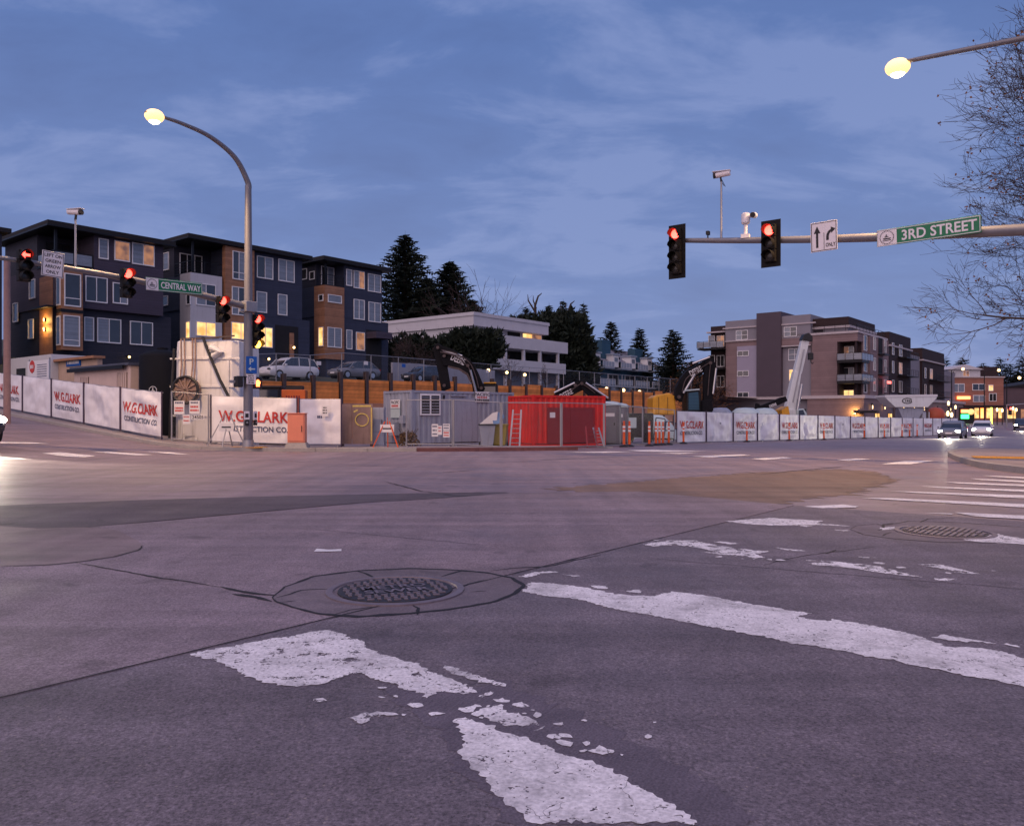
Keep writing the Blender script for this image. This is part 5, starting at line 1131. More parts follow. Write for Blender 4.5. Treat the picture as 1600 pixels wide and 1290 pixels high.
H3 = house('slate house with tall cedar corner bay, beside the fir trees', 508, 81, 402, 5.6, 597, 466, 538, 494, 450, M['slate'], M['slate'], inset=.02)
rail(H3, [(0.03, H3.bd-.1), (.03,.03), (H3.ad-.1,.03)], H3.zd+.1, 1.0, M['dframe'], None)
sh = -.25; H3.box('cedar_bay', M['cedar'], sh, H3.a(538, sh), sh, H3.b(494), H3.zR(515,561), H3.zd-.02)
for f_, r_, k, n in (('R',(512,461,533.6,473.4),'glass2',1),('R',(511.3,511.8,533.6,543),['glass2','glass2'],2),('L',(498,460,505.5,470.7),'glass',1),('L',(498,510.9,505.5,541.2),'lit',1)): H3.win(f_, r_, k, n, sh)
for r_, k, n in (((540.7,420.8,549.7,446.7),'glass2',1),((552.3,423.5,569.3,451),['glass2','dim'],2),((574.6,428.8,594.8,456.5),'glass2',2),((552.3,468,569.3,499.3),'glass2',2),((575.5,472.5,594.8,503.4),'glass2',2),((540.7,515.3,550,545.6),'glass2',1),((556,519,569.6,547.8),'dim',1)): H3.win('R', r_, k, n)
H3.wloc('R', .6, H3.ad-.2, H3.zd+.15, H3.zd+2.2, ['dark','glass2'], 2, H3.bd-.01); H3.win('L', (471,420,480,437), 'dark'); H3.win('L', (484,424,492,437), 'dark')
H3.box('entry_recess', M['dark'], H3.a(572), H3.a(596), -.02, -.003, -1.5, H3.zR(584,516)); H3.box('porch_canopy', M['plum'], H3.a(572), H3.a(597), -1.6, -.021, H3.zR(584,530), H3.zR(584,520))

# pale flat-roofed house with long balconies
W = Bld('balcony_house', 'long pale flat-roofed house with deep balconies behind the hedge', 'house', 740, 105, 4.6)
A = W.a(857); zt = W.zR(740, 487); Bw = W.b(597)
W.box('roof', M['stucco'], 0, A, 0, Bw, zt-1.75, zt-.45); W.box('roof_edge', M['stucco'], -.12, A+.12, -.12, Bw+.12, zt-.447, zt)
W.box('upper_wall', M['stucco'], 1.2, A-1.5, 1.6, Bw-.5, zt-4.4, zt-1.753)
zp1 = W.zR(800, 527); zp0 = W.zR(800, 545.5); W.box('upper_balcony', M['stucco'], .8, W.a(877), -1.2, 1.597, zp0, zp1)
z21, z20 = W.zR(800, 563), W.zR(800, 580); A2 = W.a(873); W.box('lower_balcony', M['stucco'], -2.0, A2, -1.3, 1.2, z20, z21)
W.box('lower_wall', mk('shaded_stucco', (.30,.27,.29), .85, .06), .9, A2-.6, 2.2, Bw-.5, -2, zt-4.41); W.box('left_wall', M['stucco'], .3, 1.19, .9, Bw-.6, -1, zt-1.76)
for px in (790, 818.5, 844, 872):
    a_ = W.a(px, -1); W.box('column', M['stucco'], a_-.18, a_+.18, -1.1, -.74, z21+.002, zp0-.002); W.box('column', M['stucco'], a_-.18, a_+.18, -1.1, -.74, -2.5, z20-.002)
W.win('R', (816,519.5,846,536), ['lit','dim'], 2, 1.59, None, 'wframe'); W.win('R', (793,516,812,528), 'dark', 1, 1.59, None, 'dframe')
for r_ in ((794,547,815,568),(822,551,840,571),(848,554,868,574)): W.win('R', r_, 'dark', 2, 2.19, None, 'dframe')
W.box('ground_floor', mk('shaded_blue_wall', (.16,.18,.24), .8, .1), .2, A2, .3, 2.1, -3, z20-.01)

# teal row houses further along
T = Bld('row_houses', 'teal row of houses with white bay windows, balconies and two chimneys', 'row houses', 925, 135, 4.3)
AT = T.a(1031); zt = T.zR(925, 548); zb1, zb0 = T.zR(940, 564.5), T.zR(940, 575.5); zl1, zl0 = T.zR(940, 592), T.zR(940, 604)
T.box('wall', M['tealg'], 0, AT, 1.4, 10, -3, zt-1.2)
b = MB(); b.prism([(0-.4, .5, zt-1.3), (0-.4, 5, zt+1.4), (0-.4, 9.5, zt-1.3)], (AT+.8,0,0)); b.build('roof', mk('grey_shingle', (.19,.19,.24), .85, .2, 2), T.t)
un = AT/4
for i in range(4):
    x = un*i; T.box('bay', M['wframe'], x+.2, x+un*.34, -.4, 1.39, zb0+.4, zt-.35); T.wloc('R', x+.4, x+un*.34-.2, zb0+1.2, zt-.7, 'glass2', 1, -.4)
    T.box('bay_roof', M['bluegrey'], x+.0, x+un*.38, -.6, 1.39, zt-.347, zt-.1)
    T.box('balcony', M['bluegrey'], x+un*.36, x+un*.98, -.9, 1.39, zb0, zb0+.3); rail(T, [(x+un*.36,-.85),(x+un*.98,-.85)], zb0+.3, 1.0, M['wframe'], M['bluegrey'], 1.0)
    T.box('lower_balcony', M['bluegrey'], x+un*.1, x+un*.9, -1.4, 1.39, zl0, zl0+.3); rail(T, [(x+un*.1,-1.35),(x+un*.9,-1.35)], zl0+.3, 1.0, M['wframe'], M['bluegrey'], 1.0)
    T.wloc('R', x+un*.45, x+un*.9, zb0+.4, zb0+2.4, 'dark', 2, 1.39, None, 'dframe'); T.wloc('R', x+un*.2, x+un*.8, zl0+.4, zl0+2.4, ['glass','dark'], 2, 1.39, None, 'wframe')
for px0, px1, py in ((933,946.5,531),(985,997,545)): T.box('chimney', M['tealg'], T.a(px0,2), T.a(px1,2), 1.0, 2.6, zt-2, T.zR(px0,py,2)); 
for i in range(5): T.box('ground_wall', M['bluegrey'], un*(i*.8)+.2, un*(i*.8)+un*.5, -.5, 1.38, -3, zl0-.05)

# apartment block on the far street
AP = Bld('apartment_block', 'large apartment block in mauve brick and grey panels behind the crane', 'apartment building', 1340, 112, gz(48,112)-.2)
zpar = AP.zL(1340, 519.5); zpod = AP.zL(1340, 617); zgr = AP.zL(1340, 494)
bl = lambda px: AP.b(px)
B1 = bl(1135)
AP.box('brick_wall', M['brick'], 2.6, 15, 0.003, bl(1267), zpod, zpar); AP.box('brick_wall', M['brick'], 0, 2.597, bl(1308), bl(1267), zpod, zpar); AP.box('brick_wall', M['brick'], 0, 2.597, .0, bl(1308)-.003, AP.zL(1325,533), zpar)
AP.box('brick_pier', M['brick'], 5.2, 15.2, -.25, .0, zpod, zpar-.1)
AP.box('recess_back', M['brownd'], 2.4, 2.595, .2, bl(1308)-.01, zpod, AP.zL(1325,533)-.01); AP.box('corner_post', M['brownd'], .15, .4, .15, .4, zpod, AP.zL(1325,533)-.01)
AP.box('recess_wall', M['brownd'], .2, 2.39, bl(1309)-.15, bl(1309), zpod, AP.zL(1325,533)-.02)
AP.box('parapet_trim', M['trim'], -.15, 15.3, -.15, B1-6, zpar+.003, zpar+.3)
# set-back top storey
AP.box('top_storey', M['panelg'], 2.0, 14, 2.2, bl(1222), zpar+.31, zgr); AP.box('top_storey', M['panelg'], 1.0, 10, 1.6, 5.0, zpar+.31, zgr+.15); AP.box('roof_trim', M['trim'], .6, 14.3, 1.2, bl(1222), zgr-1.35, zgr-1.05); AP.box('dark_fascia', M['brownd'], .8, 14.2, 1.45, 9.5, zgr-1.02, zgr+.17)
AP.win('L', (1287,509.5,1311,522), ['glass','glass2'], 2, 1.98, .5)
# left wing: grey panels, dark tower, lavender stair column, brick strip
bt0, bt1 = bl(1222), bl(1184); AP.box('dark_tower', M['towerd'], -.5, 9, bt0, bt1, zpod, AP.zL(1203,488.5)); 
AP.box('grey_wall', M['panelg'], .3, 9, bl(1267)+.003, bt0-.003, zpod, zpar-.9); AP.box('grey_upper', M['panelg'], -.15, 9, bl(1267)+.003, bt0-.003, AP.zL(1245,539), AP.zL(1245,492.5)); AP.box('wing_trim', M['trim'], -.3, .0, bl(1275), bt0-.01, AP.zL(1245,507), AP.zL(1245,505)); AP.box('wing_trim', M['trim'], -.3, .0, bl(1267), bt0-.01, AP.zL(1245,541), AP.zL(1245,539.2))
AP.box('brick_band', M['brick'], -.2, -.152, bl(1267), bt0-.01, AP.zL(1245,539), AP.zL(1245,528)); 
AP.win('L', (1225,510.5,1245,526), ['glass','glass2'], 2, -.15, .5); AP.win('L', (1232,544,1252,563), ['glass2','glass2'], 2, .29, .5); AP.win('L', (1233,577,1243,595), 'lit', 1, .29)
AP.box('grey_wall', M['panelg'], 0, 9, bt1+.003, bl(1133.5), AP.zL(1160,531), AP.zL(1160,500)); AP.box('wing_trim', M['trim'], -.2, .0, bt1+.01, bl(1130), AP.zL(1160,512.5), AP.zL(1160,510.5))
AP.box('brick_strip', M['brick'], 0, 9, bt1+.003, bl(1134), zpod, AP.zL(1160,531)-.003); AP.box('stair_column', M['panellav'], -.12, -.003, bt1+.003, bl(1152), zpod, AP.zL(1160,541)); AP.box('wing_trim', M['trim'], -.2, .0, bt1+.01, bl(1134), AP.zL(1160,533), AP.zL(1160,531.3))
AP.win('L', (1150,516,1168.5,531), ['glass','glass2'], 2, 0, .5)
for y0, y1 in ((548,556.5),(579,588),(612.5,621)): AP.win('L', (1152,y0,1170,y1), 'glass', 2, -.12)
# balcony wing at the left end
AP.box('brown_wall', M['brownd'], 1.5, 9, bl(1134)+.003, bl(1104), zpod, AP.zL(1118,508)); AP.box('wing_trim', M['trim'], .6, 1.49, bl(1134)+.01, bl(1101), AP.zL(1118,519), AP.zL(1118,517))
for k, (y, m) in enumerate(((544,'tealw'),(575,None),(607,None))):
    z = AP.zL(1115, y); AP.box('balcony', M['dframe'], -1.0, 1.49, bl(1134)+.01, bl(1094), z-.25, z); rail(AP, [(-.95, bl(1134)), (-.95, bl(1094)+.1), (1.4, bl(1094)+.1)], z, 1.05, M['dframe'], M['glass2'] if k == 0 else None)
    AP.win('L', (1107,y-20,1117,y-2), ('glass2','dark','dark')[k], 1, 1.49); AP.win('L', (1120,y-20,1132,y-2), ('dim','dark','dark')[k], 2, 1.49)
# corner balconies
for k, (py, kk) in enumerate(((563.5,'glass2'),(596,'glass2'))):
    z = AP.zL(1325, py); AP.box('balcony', M['dframe'], -1.0, 2.39, -.9, bl(1311), z-.3, z); rail(AP, [(-.95, bl(1311)), (-.95, -.85), (4.6, -.85)], z, 1.05, M['dframe'], M['glass2'], 1.3)
for k, (y0, y1, kk) in enumerate(((541,560,['glass2','dim']),(574,594,['glass2','glass']),(609,619,['lit','lit']))):
    AP.win('L', (1318,y0,1334.5,y1), kk, 2, 2.38, .45); 
for z in (zpod+.4, zpod+3.4, zpod+6.4):
    AP.wloc('R', 2.9, 4.4, z, z+2.2, 'glass', 1, 0); AP.wloc('R', 6.8, 8.0, z+.3, z+2.2, 'glass', 2, -.25); AP.wloc('R', 9.5, 11.5, z, z+2.3, 'dark', 1, -.25, None, 'dframe'); AP.wloc('R', 12.6, 13.8, z+.3, z+2.2, 'glass', 2, -.25)
    AP.box('balcony', M['dframe'], 9.2, 11.9, -1.2, -.26, z-.3, z-.12); rail(AP, [(9.25,-1.15),(11.85,-1.15)], z-.12, 1.0, M['dframe'], None, .9)
rail(AP, [(.2, 9.0), (.2,.2), (14.5,.2)], zpar+.3, .95, M['dframe'], None, 1.6)
# podium
AP.box('podium', M['panelg'], .6, 14, bl(1262), bl(1108), -1, zpod-.45); AP.box('podium', M['brick'], -.2, 72, -.9, bl(1262)-.003, -1, zpod-.45); AP.box('podium_cap', M['trim'], -.4, 72.2, -1.1, bl(1108)+.2, zpod-.447, zpod-.003)
AP.box('garage_opening', M['dark'], .55, .597, bl(1290)+3, bl(1250)+3.5, -.9, zpod-1.9)
zw = AP.zL(1337, 645); pb = bl(1337); lampw = AP.box('wall_lamp', M['dframe'], -.45, -.203, pb-.15, pb+.15, zw-.05, zw+.25); MB().box(-.44,-.22,pb-.12,pb+.12,zw-.1,zw-.055).build('bulb', M['wlamp'], lampw); lamp_light('wall_glow', 'POINT', (-.7, pb, zw+.1), 160, (1,.5,.12), AP.t, .1)
AP.box('awning', M['dframe'], -1.5, -.21, bl(1336)-3.2, bl(1336)-.3, zw+.0, zw+.3)
# darker middle and end blocks of the same building, stepping down the street
for k, (a0, a1, pyT, m) in enumerate(((18.2,32.0,517.5,'brownd'),(40.5,59,543,'brownd'))):
    o = AP.c+U*a0; zt = CH+(HZ-pyT)/FPX*o.y-AP.zb
    AP.box('block_upper', M[m], a0, a1, .4, 14, zpar*.42+.0, zt); AP.box('block_lower', M['towerd'] if k == 0 else M['panelg'], a0+.003, a1, .3, 14, zpod, zpar*.42-.003); AP.box('block_trim', M['trim'], a0-.25, a1+.25, .1, 14, zt-2.3, zt-2.05)
    for j, z in enumerate((zpod+.9, zpod+3.9, zpod+6.8)[:3-k]):
        AP.wloc('L', 1.6, 3.1, z, z+1.9, ('glass2','glass2','dim')[j], 1, a0-.003); AP.wloc('R', a0+1.2, a0+2.4, z, z+1.9, 'glass', 1, .29); AP.wloc('R', a0+5.5, a0+7.5, z, z+1.9, 'dim' if j == 1 else 'glass', 2, .29)
        AP.box('balcony', M['dframe'], a0+5, a1-.5, -1.0, .28, z-.35, z-.2); rail(AP, [(a0+5,-.95),(a1-.5,-.95)], z-.2, 1.0, M['dframe'], None, 1.2)
AP.box('link_wall', M['brick'], 15.21, 18.19, .8, 14, zpod, zpar-.6); AP.box('link_wall', M['panelg'], 32.01, 40.49, .8, 14, zpod, zpar-1.0); AP.box('end_wall', M['panelg'], 59.01, 72, .8, 12, zpod, zpar-2.6)
for a_ in (2.5, 9, 20, 27, 34, 45, 56): 
    o = AP.box('shop_light', M['dframe'], a_, a_+.4, -1.25, -1.12, zpod-1.4, zpod-1.1); MB().box(a_+.02,a_+.38,-1.27,-1.255,zpod-1.9,zpod-1.42).build('bulb', M['wlamp'], o)
for a_ in (5, 12, 17, 24, 30): AP.wloc('R', a_, a_+2.6, .2, 2.6, ('lit','dim','lit','dim','lit')[a_ % 5], 2, -.9, None, 'dframe')
t_ = mk('red_neon', (.3,.05,.05), .4, 0, emit=(1,.12,.1), es=2.5)
AP.box('lit_sign', t_, 10.5, 12.5, -1.3, -1.22, zpod+1.9, zpod+2.3)

# brick corner building at the end of the far street
XB0, XB1, DB = (1484-800)/FPX*168, (1568-800)/FPX*168, 168.0
zbg = gz(XB0, DB); zz_ = lambda py, D=DB: CH+(HZ-py)/FPX*D-zbg
BB = thing('brick_building', 'orange brick corner building with a white gabled top at the street end', 'building', (XB0, DB, zbg), 0); wB = XB1-XB0
MB().box(0,wB,0,14,-1,zz_(590)).build('wall', M['redbrick'], BB); MB().box(-.2,wB+.2,-.25,14,zz_(590)+.003,zz_(588)).build('cornice', M['trim'], BB)
MB().box(.3,wB*.62,1,13,zz_(588)+.003,zz_(577)).build('top_storey', M['offwhite'], BB); MB().prism([(-.4,.4,zz_(577)+.003),(wB*.32,.4,zz_(569)),(wB*.66,.4,zz_(577)+.003)], (0,12,0)).build('gable_roof', M['stucco'], BB)
MB().box(wB*.63,wB,2,12,zz_(588)+.003,zz_(572)).build('roof_tower', M['brownd'], BB)
class FB(Bld):
    pass
for (x0,x1,y0,y1,k) in ((1488,1506,600,612,'glass2'),(1520,1538,600,609,'glass'),(1521,1538,618,627,'glass2'),(1490,1495,580,587,'dark'),(1509,1518,579,587,'dim'),(1545,1551,602,610,'lit'),(1546,1556,615,626,'dark')):
    xa, xb = (x0-1484)/84*wB, (x1-1484)/84*wB; off = 1.0 if y0 < 588 else 0
    f = MB().box(xa-.12,xb+.12,off-.08,off-.002,zz_(y1)-.12,zz_(y0)+.12).build('window', M['wframe'], BB); xm = (xa+xb)/2
    MB().box(xa,xm-.06,off-.1,off-.082,zz_(y1),zz_(y0)).build('pane', M[k], f); MB().box(xm+.06,xb,off-.1,off-.082,zz_(y1),zz_(y0)).build('pane', M[k], f)
o = MB().box((1495-1484)/84*wB,(1515-1484)/84*wB,-.3,-.05,zz_(623.5),zz_(619)).build('neon_sign', M['neon'], BB)
MB().box(-.1,wB+.1,-1.6,-.003,zz_(636),zz_(633)).build('awning', M['brownd'], BB)
for i in range(9):
    xa = wB*(i+.15)/9; MB().box(xa,xa+wB/9*.7,-.06,-.003,zz_(653),zz_(637.5)).build('shop_window', M[('lit','dim','lit','dark','lit','neon','lit','dim','lit')[i]], BB)
B2 = thing('dark_building', 'low dark building with lit shopfronts at the right end of the street', 'building', ((1570-800)/FPX*185, 185, gz(110,185)), 0)
MB().box(0,40,0,12,-1,7.5).build('wall', mk('far_plum_wall', (.10,.07,.085), .8, .2, .4), B2); MB().prism([(-.5,-.5,7.5),(20,-.5,10.5),(40.5,-.5,7.5)], (0,13,0)).build('roof', M['roof'], B2)
for i in range(8): MB().box(.5+i*3.2,2.6+i*3.2,-.1,-.003,.3,2.4).build('shop_window', M[('lit','dim','neon','lit','dim')[i % 5]], B2)
# lamp posts and lights down the street
def street_lamp(label, px, D, py, arm):
    p = GX(px, D); z = CH+(HZ-py)/FPX*D-p.z
    t = thing('street_lamp', label, 'street lamp', p, 0, 'street lamps down the far street')
    MB().tube([(0,0,0),(0,0,z)], [.12,.08], 8).build('pole', M['dframe'], t); MB().tube([(0,0,z),(arm*.5,0,z+.3),(arm,0,z+.3)], .05, 6).build('arm', M['dframe'], t)
    MB().ball((arm,0,z+.2), .26, 10, 7).build('lamp_bowl', M['wlamp'], t, smooth=True)
street_lamp('street lamp before the left of the brick building', 1487, 150, 578, 2.1); street_lamp('street lamp before the right of the brick building', 1538, 150, 580, 2.7); street_lamp('street lamp at the right end of the far street', 1573, 140, 592, 2.2)
t = thing('traffic_light', 'far red signal on a post at the right end of the street', 'traffic light', GX(1573, 128)); MB().tube([(0,0,0),(0,0,3.6)], .09, 8).build('post', M['galv'], t); MB().tube([(0,0,3.5),(6,0,3.9)], .07, 8).build('arm', M['galv'], t); MB().box(.3,.75,-.15,.15,1.9,3.2).build('housing', M['black'], t); MB().ball((.52,-.2,2.9), .2, 8, 6).build('lens', M['red_lit'], t)
t = thing('shop_sign', 'green lit shop sign with a round yellow sign beside it', 'shop sign', GX(1509, 150)); gl = mk('green_neon', (.05,.3,.1), .4, 0, emit=(.05,1,.25), es=3)
MB().box(-.9,.5,-.2,.0,.9,1.7).build('green_panel', gl, t); MB().tube([(.95,-.2,2.2),(.95,0,2.2)], .55, 16).build('round_sign', M['lit'], t); MB().box(-.9,.4,-.2,0,2.0,2.6).build('red_panel', M['neon'], t); MB().box(-1.2,1.6,.02,.2,-.3,3.0).build('board', M['dark'], t)
t = thing('light_strip', 'tall yellow-green lit post before the brick building', 'lamp post', GX(1549, 145)); MB().box(-.12,.12,-.12,.12,0,3.0).build('tube', mk('yellow_tube', (.3,.3,.05), .4, 0, emit=(.75,.8,.1), es=3), t); MB().box(-.16,.16,-.16,.16,-.3,.0).build('base', M['dframe'], t)
for k, (px, py, D) in enumerate(((1482,630,120),(1481,646,100),(1487,648,105),(1493,636,140),(1558,640,140),(1566,641,140),(1583,638,150),(1588,640,150))):
    p = GX(px, D); z = CH+(HZ-py)/FPX*D-p.z
    t = thing('lantern_post', ('bollard lamp','wall lantern post','tall lantern post','slim lantern post','shop lantern post','corner lantern post','dim lantern post','last lantern post')[k]+' among the far shopfronts, %s along' % ordn[k], 'lamp post', p, 0, 'lantern posts at the shopfronts'); MB().tube([(0,0,-.2),(0,0,z)], .07, 6).build('pole', M['dframe'], t); MB().ball((0,0,z), (.17,.17,.35), 8, 6).build('lantern', M['wlamp'], t)

# ------------------------------------------------------------------ things inside the site
def Y(v): return Vector((0, v, 0))
# white upright water tank with hose reel
TK = GX(342, 34.3, 0); tk = thing('water_tank', 'big dirty white water tank rising behind the corner gate', 'tank', TK, R(-6))
rings = []
for z, s_ in ((-.1,1.0),(.3,1.02),(3.9,1.0),(4.3,.985),(4.34,.96)):
    w2, d2, c_ = 1.36*s_, 1.2*s_, .22; rings.append([(x, y, z) for x, y in ((-w2+c_,-d2),(w2-c_,-d2),(w2,-d2+c_),(w2,d2-c_),(w2-c_,d2),(-w2+c_,d2),(-w2,d2-c_),(-w2,-d2+c_))])
MB().loft(rings).build('shell', M['tankwhite'], tk, bevel=.03)
for z in (1.2, 2.4, 3.55): MB().box(-1.5,1.5,-1.26,-1.2,z,z+.07).build('seam', M['tankwhite'], tk)
for x in (-1.0, 1.0): MB().box(x-.05,x+.05,-1.27,-1.21,.3,3.5).build('rib', M['tankwhite'], tk)
MB().tube([(.25,-1.25,3.6),(.7,-1.34,3.85),(.3,-1.3,4.05)], .16, 10).build('inlet', M['paper'], tk, smooth=True)
b = MB(); b.bar((-1.0,-1.25,4.42),(.6,-1.25,4.42),.05); b.bar((-.6,-1.25,4.36),(1.3,-1.3,4.5),.06); b.build('top_bar', M['steel'], tk)
MB().tube([Vector((-.05,-1.3,4.45)), Vector((.25,-1.4,3.8)), Vector((.75,-1.45,2.7)), Vector((1.15,-1.5,2.0)), Vector((1.5,-1.55,1.5))], .06, 8).build('black_hose', M['black'], tk, smooth=True)
MB().tube([Vector((-1.3,-1.3,4.0)), Vector((-1.38,-1.32,2.5)), Vector((-1.46,-1.36,1.2)), Vector((-1.45,-1.4,.2))], .05, 8).build('black_hose', M['black'], tk, smooth=True)
rust = mk('rusty_reel', (.25,.17,.14), .7, .5, 6)
rl_ = MB().tube([(-.62,-1.62,2.28),(-.62,-1.3,2.28)], .5, 22).build('hose_reel', rust, tk, smooth=True)
b = MB(); pts_ = [(-.62+.54*math.cos(a), -1.66, 2.28+.54*math.sin(a)) for a in [2*math.pi*i/26 for i in range(27)]]; b.tube(pts_, .06, 6, False); b.build('rim', M['black'], rl_)
for i in range(6):
    a = math.pi*i/6; MB().bar((-.62-.5*math.cos(a),-1.66,2.28-.5*math.sin(a)),(-.62+.5*math.cos(a),-1.66,2.28+.5*math.sin(a)),.05).build('spoke', rust, rl_)
for k, (x0, x1) in enumerate(((-1.0,-.9),(-.85,-.75),(-.5,-.42),(-.38,-.3))): MB().tube([(x0,-1.3,4.4),(x1,-1.45,3.3),(x1+.02,-1.6,2.6)], .03, 6).build('cable', rust, tk)
bt = GX(254, 37.5, 0); t = thing('storage_tank', 'matt black cylindrical tank with a low domed top', 'tank', bt, 0); n_ = 28
rings = [[(r*math.cos(2*math.pi*j/n_), r*math.sin(2*math.pi*j/n_), z) for j in range(n_)] for r, z in ((1.0,0),(1.0,3.62),(.97,3.7),(.7,3.86),(.3,3.95),(.05,3.97))]
MB().loft(rings).build('shell', M['tankblack'], t, smooth=True); MB().tube([(0,0,3.95),(0,0,4.05)], .25, 14).build('hatch', M['tankblack'], t)
lg = [(.12*math.cos(R(90+120*k)), -1.02, 2.05+.12*math.sin(R(90+120*k))) for k in range(3)]
b = MB(); b.tube([(.17*math.cos(a), -1.015, 2.05+.17*math.sin(a)) for a in [2*math.pi*i/20 for i in range(21)]], .015, 4, False)
for k in range(3): b.bar((0,-1.02,2.05), lg[k], .03)
b.build('emblem', M['paper'], t)
# sheds behind the hill-street banners
S1 = Bld('site_shed', 'cream plywood shed with two louvred openings beside the black tank', 'shed', 204, 37.6, gz(-18,37)+.05)
zt = S1.zL(204, 567); B_ = S1.b(116); A_ = S1.a(221)
S1.box('wall', M['cream'], 0, A_, 0, B_, -.5, zt-.1); S1.box('roof', mk('shed_roof', (.07,.08,.12), .6, .2), -.15, A_+.1, -.1, B_+.2, zt-.097, zt+.02); S1.box('gutter', M['dframe'], -.25, -.152, .3, B_+.3, zt-.25, zt-.08)
for px0, py0, px1, py1 in ((182,582,199,612),(125,589,139,606)):
    b0_, b1_ = S1.b(px1), S1.b(px0); z1_, z0_ = S1.zL((px0+px1)/2, py0), S1.zL((px0+px1)/2, py1); o = S1.box('louvre_opening', M['dark'], -.02, -.003, b0_, b1_, z0_, z1_)
    for k in range(6): bb_ = b0_+(b1_-b0_)*(k+.1)/6; MB().box(-.06,-.022,bb_,bb_+(b1_-b0_)*.09,z0_,z1_).build('slat', M['cream'], o)
S2 = Bld('site_shed', 'tan shed with a dark blue sign behind the cream shed', 'shed', 152, 46, gz(-24,46)+.2)
zt = S2.zL(152, 556.5); B_ = S2.b(74); S2.box('wall', M['tan'], 0, S2.a(160), 0, B_, -.5, zt-.12); S2.box('roof', M['cedar'], -.3, S2.a(162), -.2, B_+.2, zt-.117, zt+.03)
o = S2.box('sign', M['blue'], -.06, -.003, S2.b(127), S2.b(105), S2.zL(116,572), S2.zL(116,560)); text('~~~~~~~~', (-.065, (S2.b(127)+S2.b(105))/2, S2.zL(116,566)), (0,-1,0), (0,0,1), (S2.b(105)-S2.b(127))*.85, .2, M['paper'], o)
S3 = Bld('site_trailer', 'white site trailer half hidden at the left behind the fence', 'trailer', 80, 49, gz(-28,49)+.3); zt = S3.zL(80, 553)
S3.box('body', M['carw'], 0, 3, 0, S3.b(14), .4, zt); S3.box('skirt', M['dark'], .1, 2.9, .1, S3.b(15), -.4, .4); S3.box('window', M['glass'], -.02, -.003, S3.b(40), S3.b(26), zt-1.4, zt-.7); S3.box('door', M['cream'], -.03, -.003, S3.b(72), S3.b(62), .5, zt-.4)
nb = Bld('notice_board', 'white site notice with a round red stop emblem above the hill banners', 'notice', 76, 42.5, gz(-24,42)+.1); 
o = nb.box('board', M['paper'], 0, .04, 0, nb.b(43), nb.zL(60,593.5), nb.zL(60,563)); zc = nb.zL(50,573); yc = nb.b(50.5); b = MB(); b.tube([(-.02,yc,zc),(-.004,yc,zc)], .36, 8); b.build('stop_emblem', M['red_txt'], nb.t)
for k in range(6): MB().box(-.012,-.003,nb.b(73),nb.b(58),nb.zL(65,570+3.6*k),nb.zL(65,569+3.6*k)).build('text_line', M['grey_txt'], nb.t)
text('~~~', (-.024, yc, zc), (0,-1,0), (0,0,1), .5, .2, M['paper'], nb.t)
for y_ in (.05, nb.b(43)-.05): nb.box('leg', M['galv'], .05, .1, y_-.03, y_+.03, -.3, nb.zL(60,560))
# orange generator and small digger
gn = thing('generator', 'orange generator box above the large printed banner', 'generator', GX(460.5, 38.5, .2), R(8)); MB().box(-.55,.55,-.5,.5,1.0,2.45).build('housing', M['orangebox'], gn, bevel=.03); MB().box(-.35,.4,-.4,.4,2.45,2.65).build('exhaust_hood', M['black'], gn); MB().box(-.5,.5,-.45,.45,-.2,1.0).build('frame', M['steel'], gn)
text('UNIT', (-.25,-.505,1.3), (1,0,0), (0,0,1), .5, .22, M['ink'], gn); text('~~~~~~', (0,-.505,2.1), (1,0,0), (0,0,1), .7, .16, M['cdred'], gn)
md = thing('compact_loader', 'compact orange loader with dark cab behind the lamp pole', 'loader', GX(422, 43, .2), R(5))
MB().box(-.55,.62,-.6,.6,1.3,2.6).build('cab', M['dframe'], md, bevel=.04); MB().box(-.45,.52,-.62,-.601,1.5,2.5).build('cab_glass', M['glass'], md); MB().box(-.62,.7,-.65,.65,2.6,2.72).build('cab_roof', M['black'], md, bevel=.03); MB().box(-.9,.9,-.7,.7,.45,1.3).build('body', M['orangebox'], md, bevel=.05)
for s_ in (-1, 1): MB().bar((-1.0,s_*.72,2.75),(-.55,s_*.72,.8),.16,.2).build('lift_arm', M['orangebox'], md); MB().box(-.95,.95,s_*.72-.12,s_*.72+.12,0,.5).build('track', M['rubber'], md, bevel=.1)
tp_ = thing('blue_tarp', 'crumpled blue tarp over pipes beside the orange generator', 'tarp', GX(421, 37.5, .2)); nb_ = MB(); 
for j in range(9):
    for i in range(17): nb_.v.append((-.85+1.7*i/16, -.4+.8*j/8, 1.95+.18*noise.noise((i*.5,j*.5,2))-.5*abs(j-4)/4+.1*noise.noise((i*1.3,j*1.1,5))))
for j in range(8):
    for i in range(16): nb_.f.append((j*17+i, j*17+i+1, (j+1)*17+i+1, (j+1)*17+i))
nb_.build('sheet', M['tarp'], tp_, smooth=True, fix=False); MB().box(-.8,.8,-.35,.35,-.2,1.45).build('crate', M['steel'], tp_)

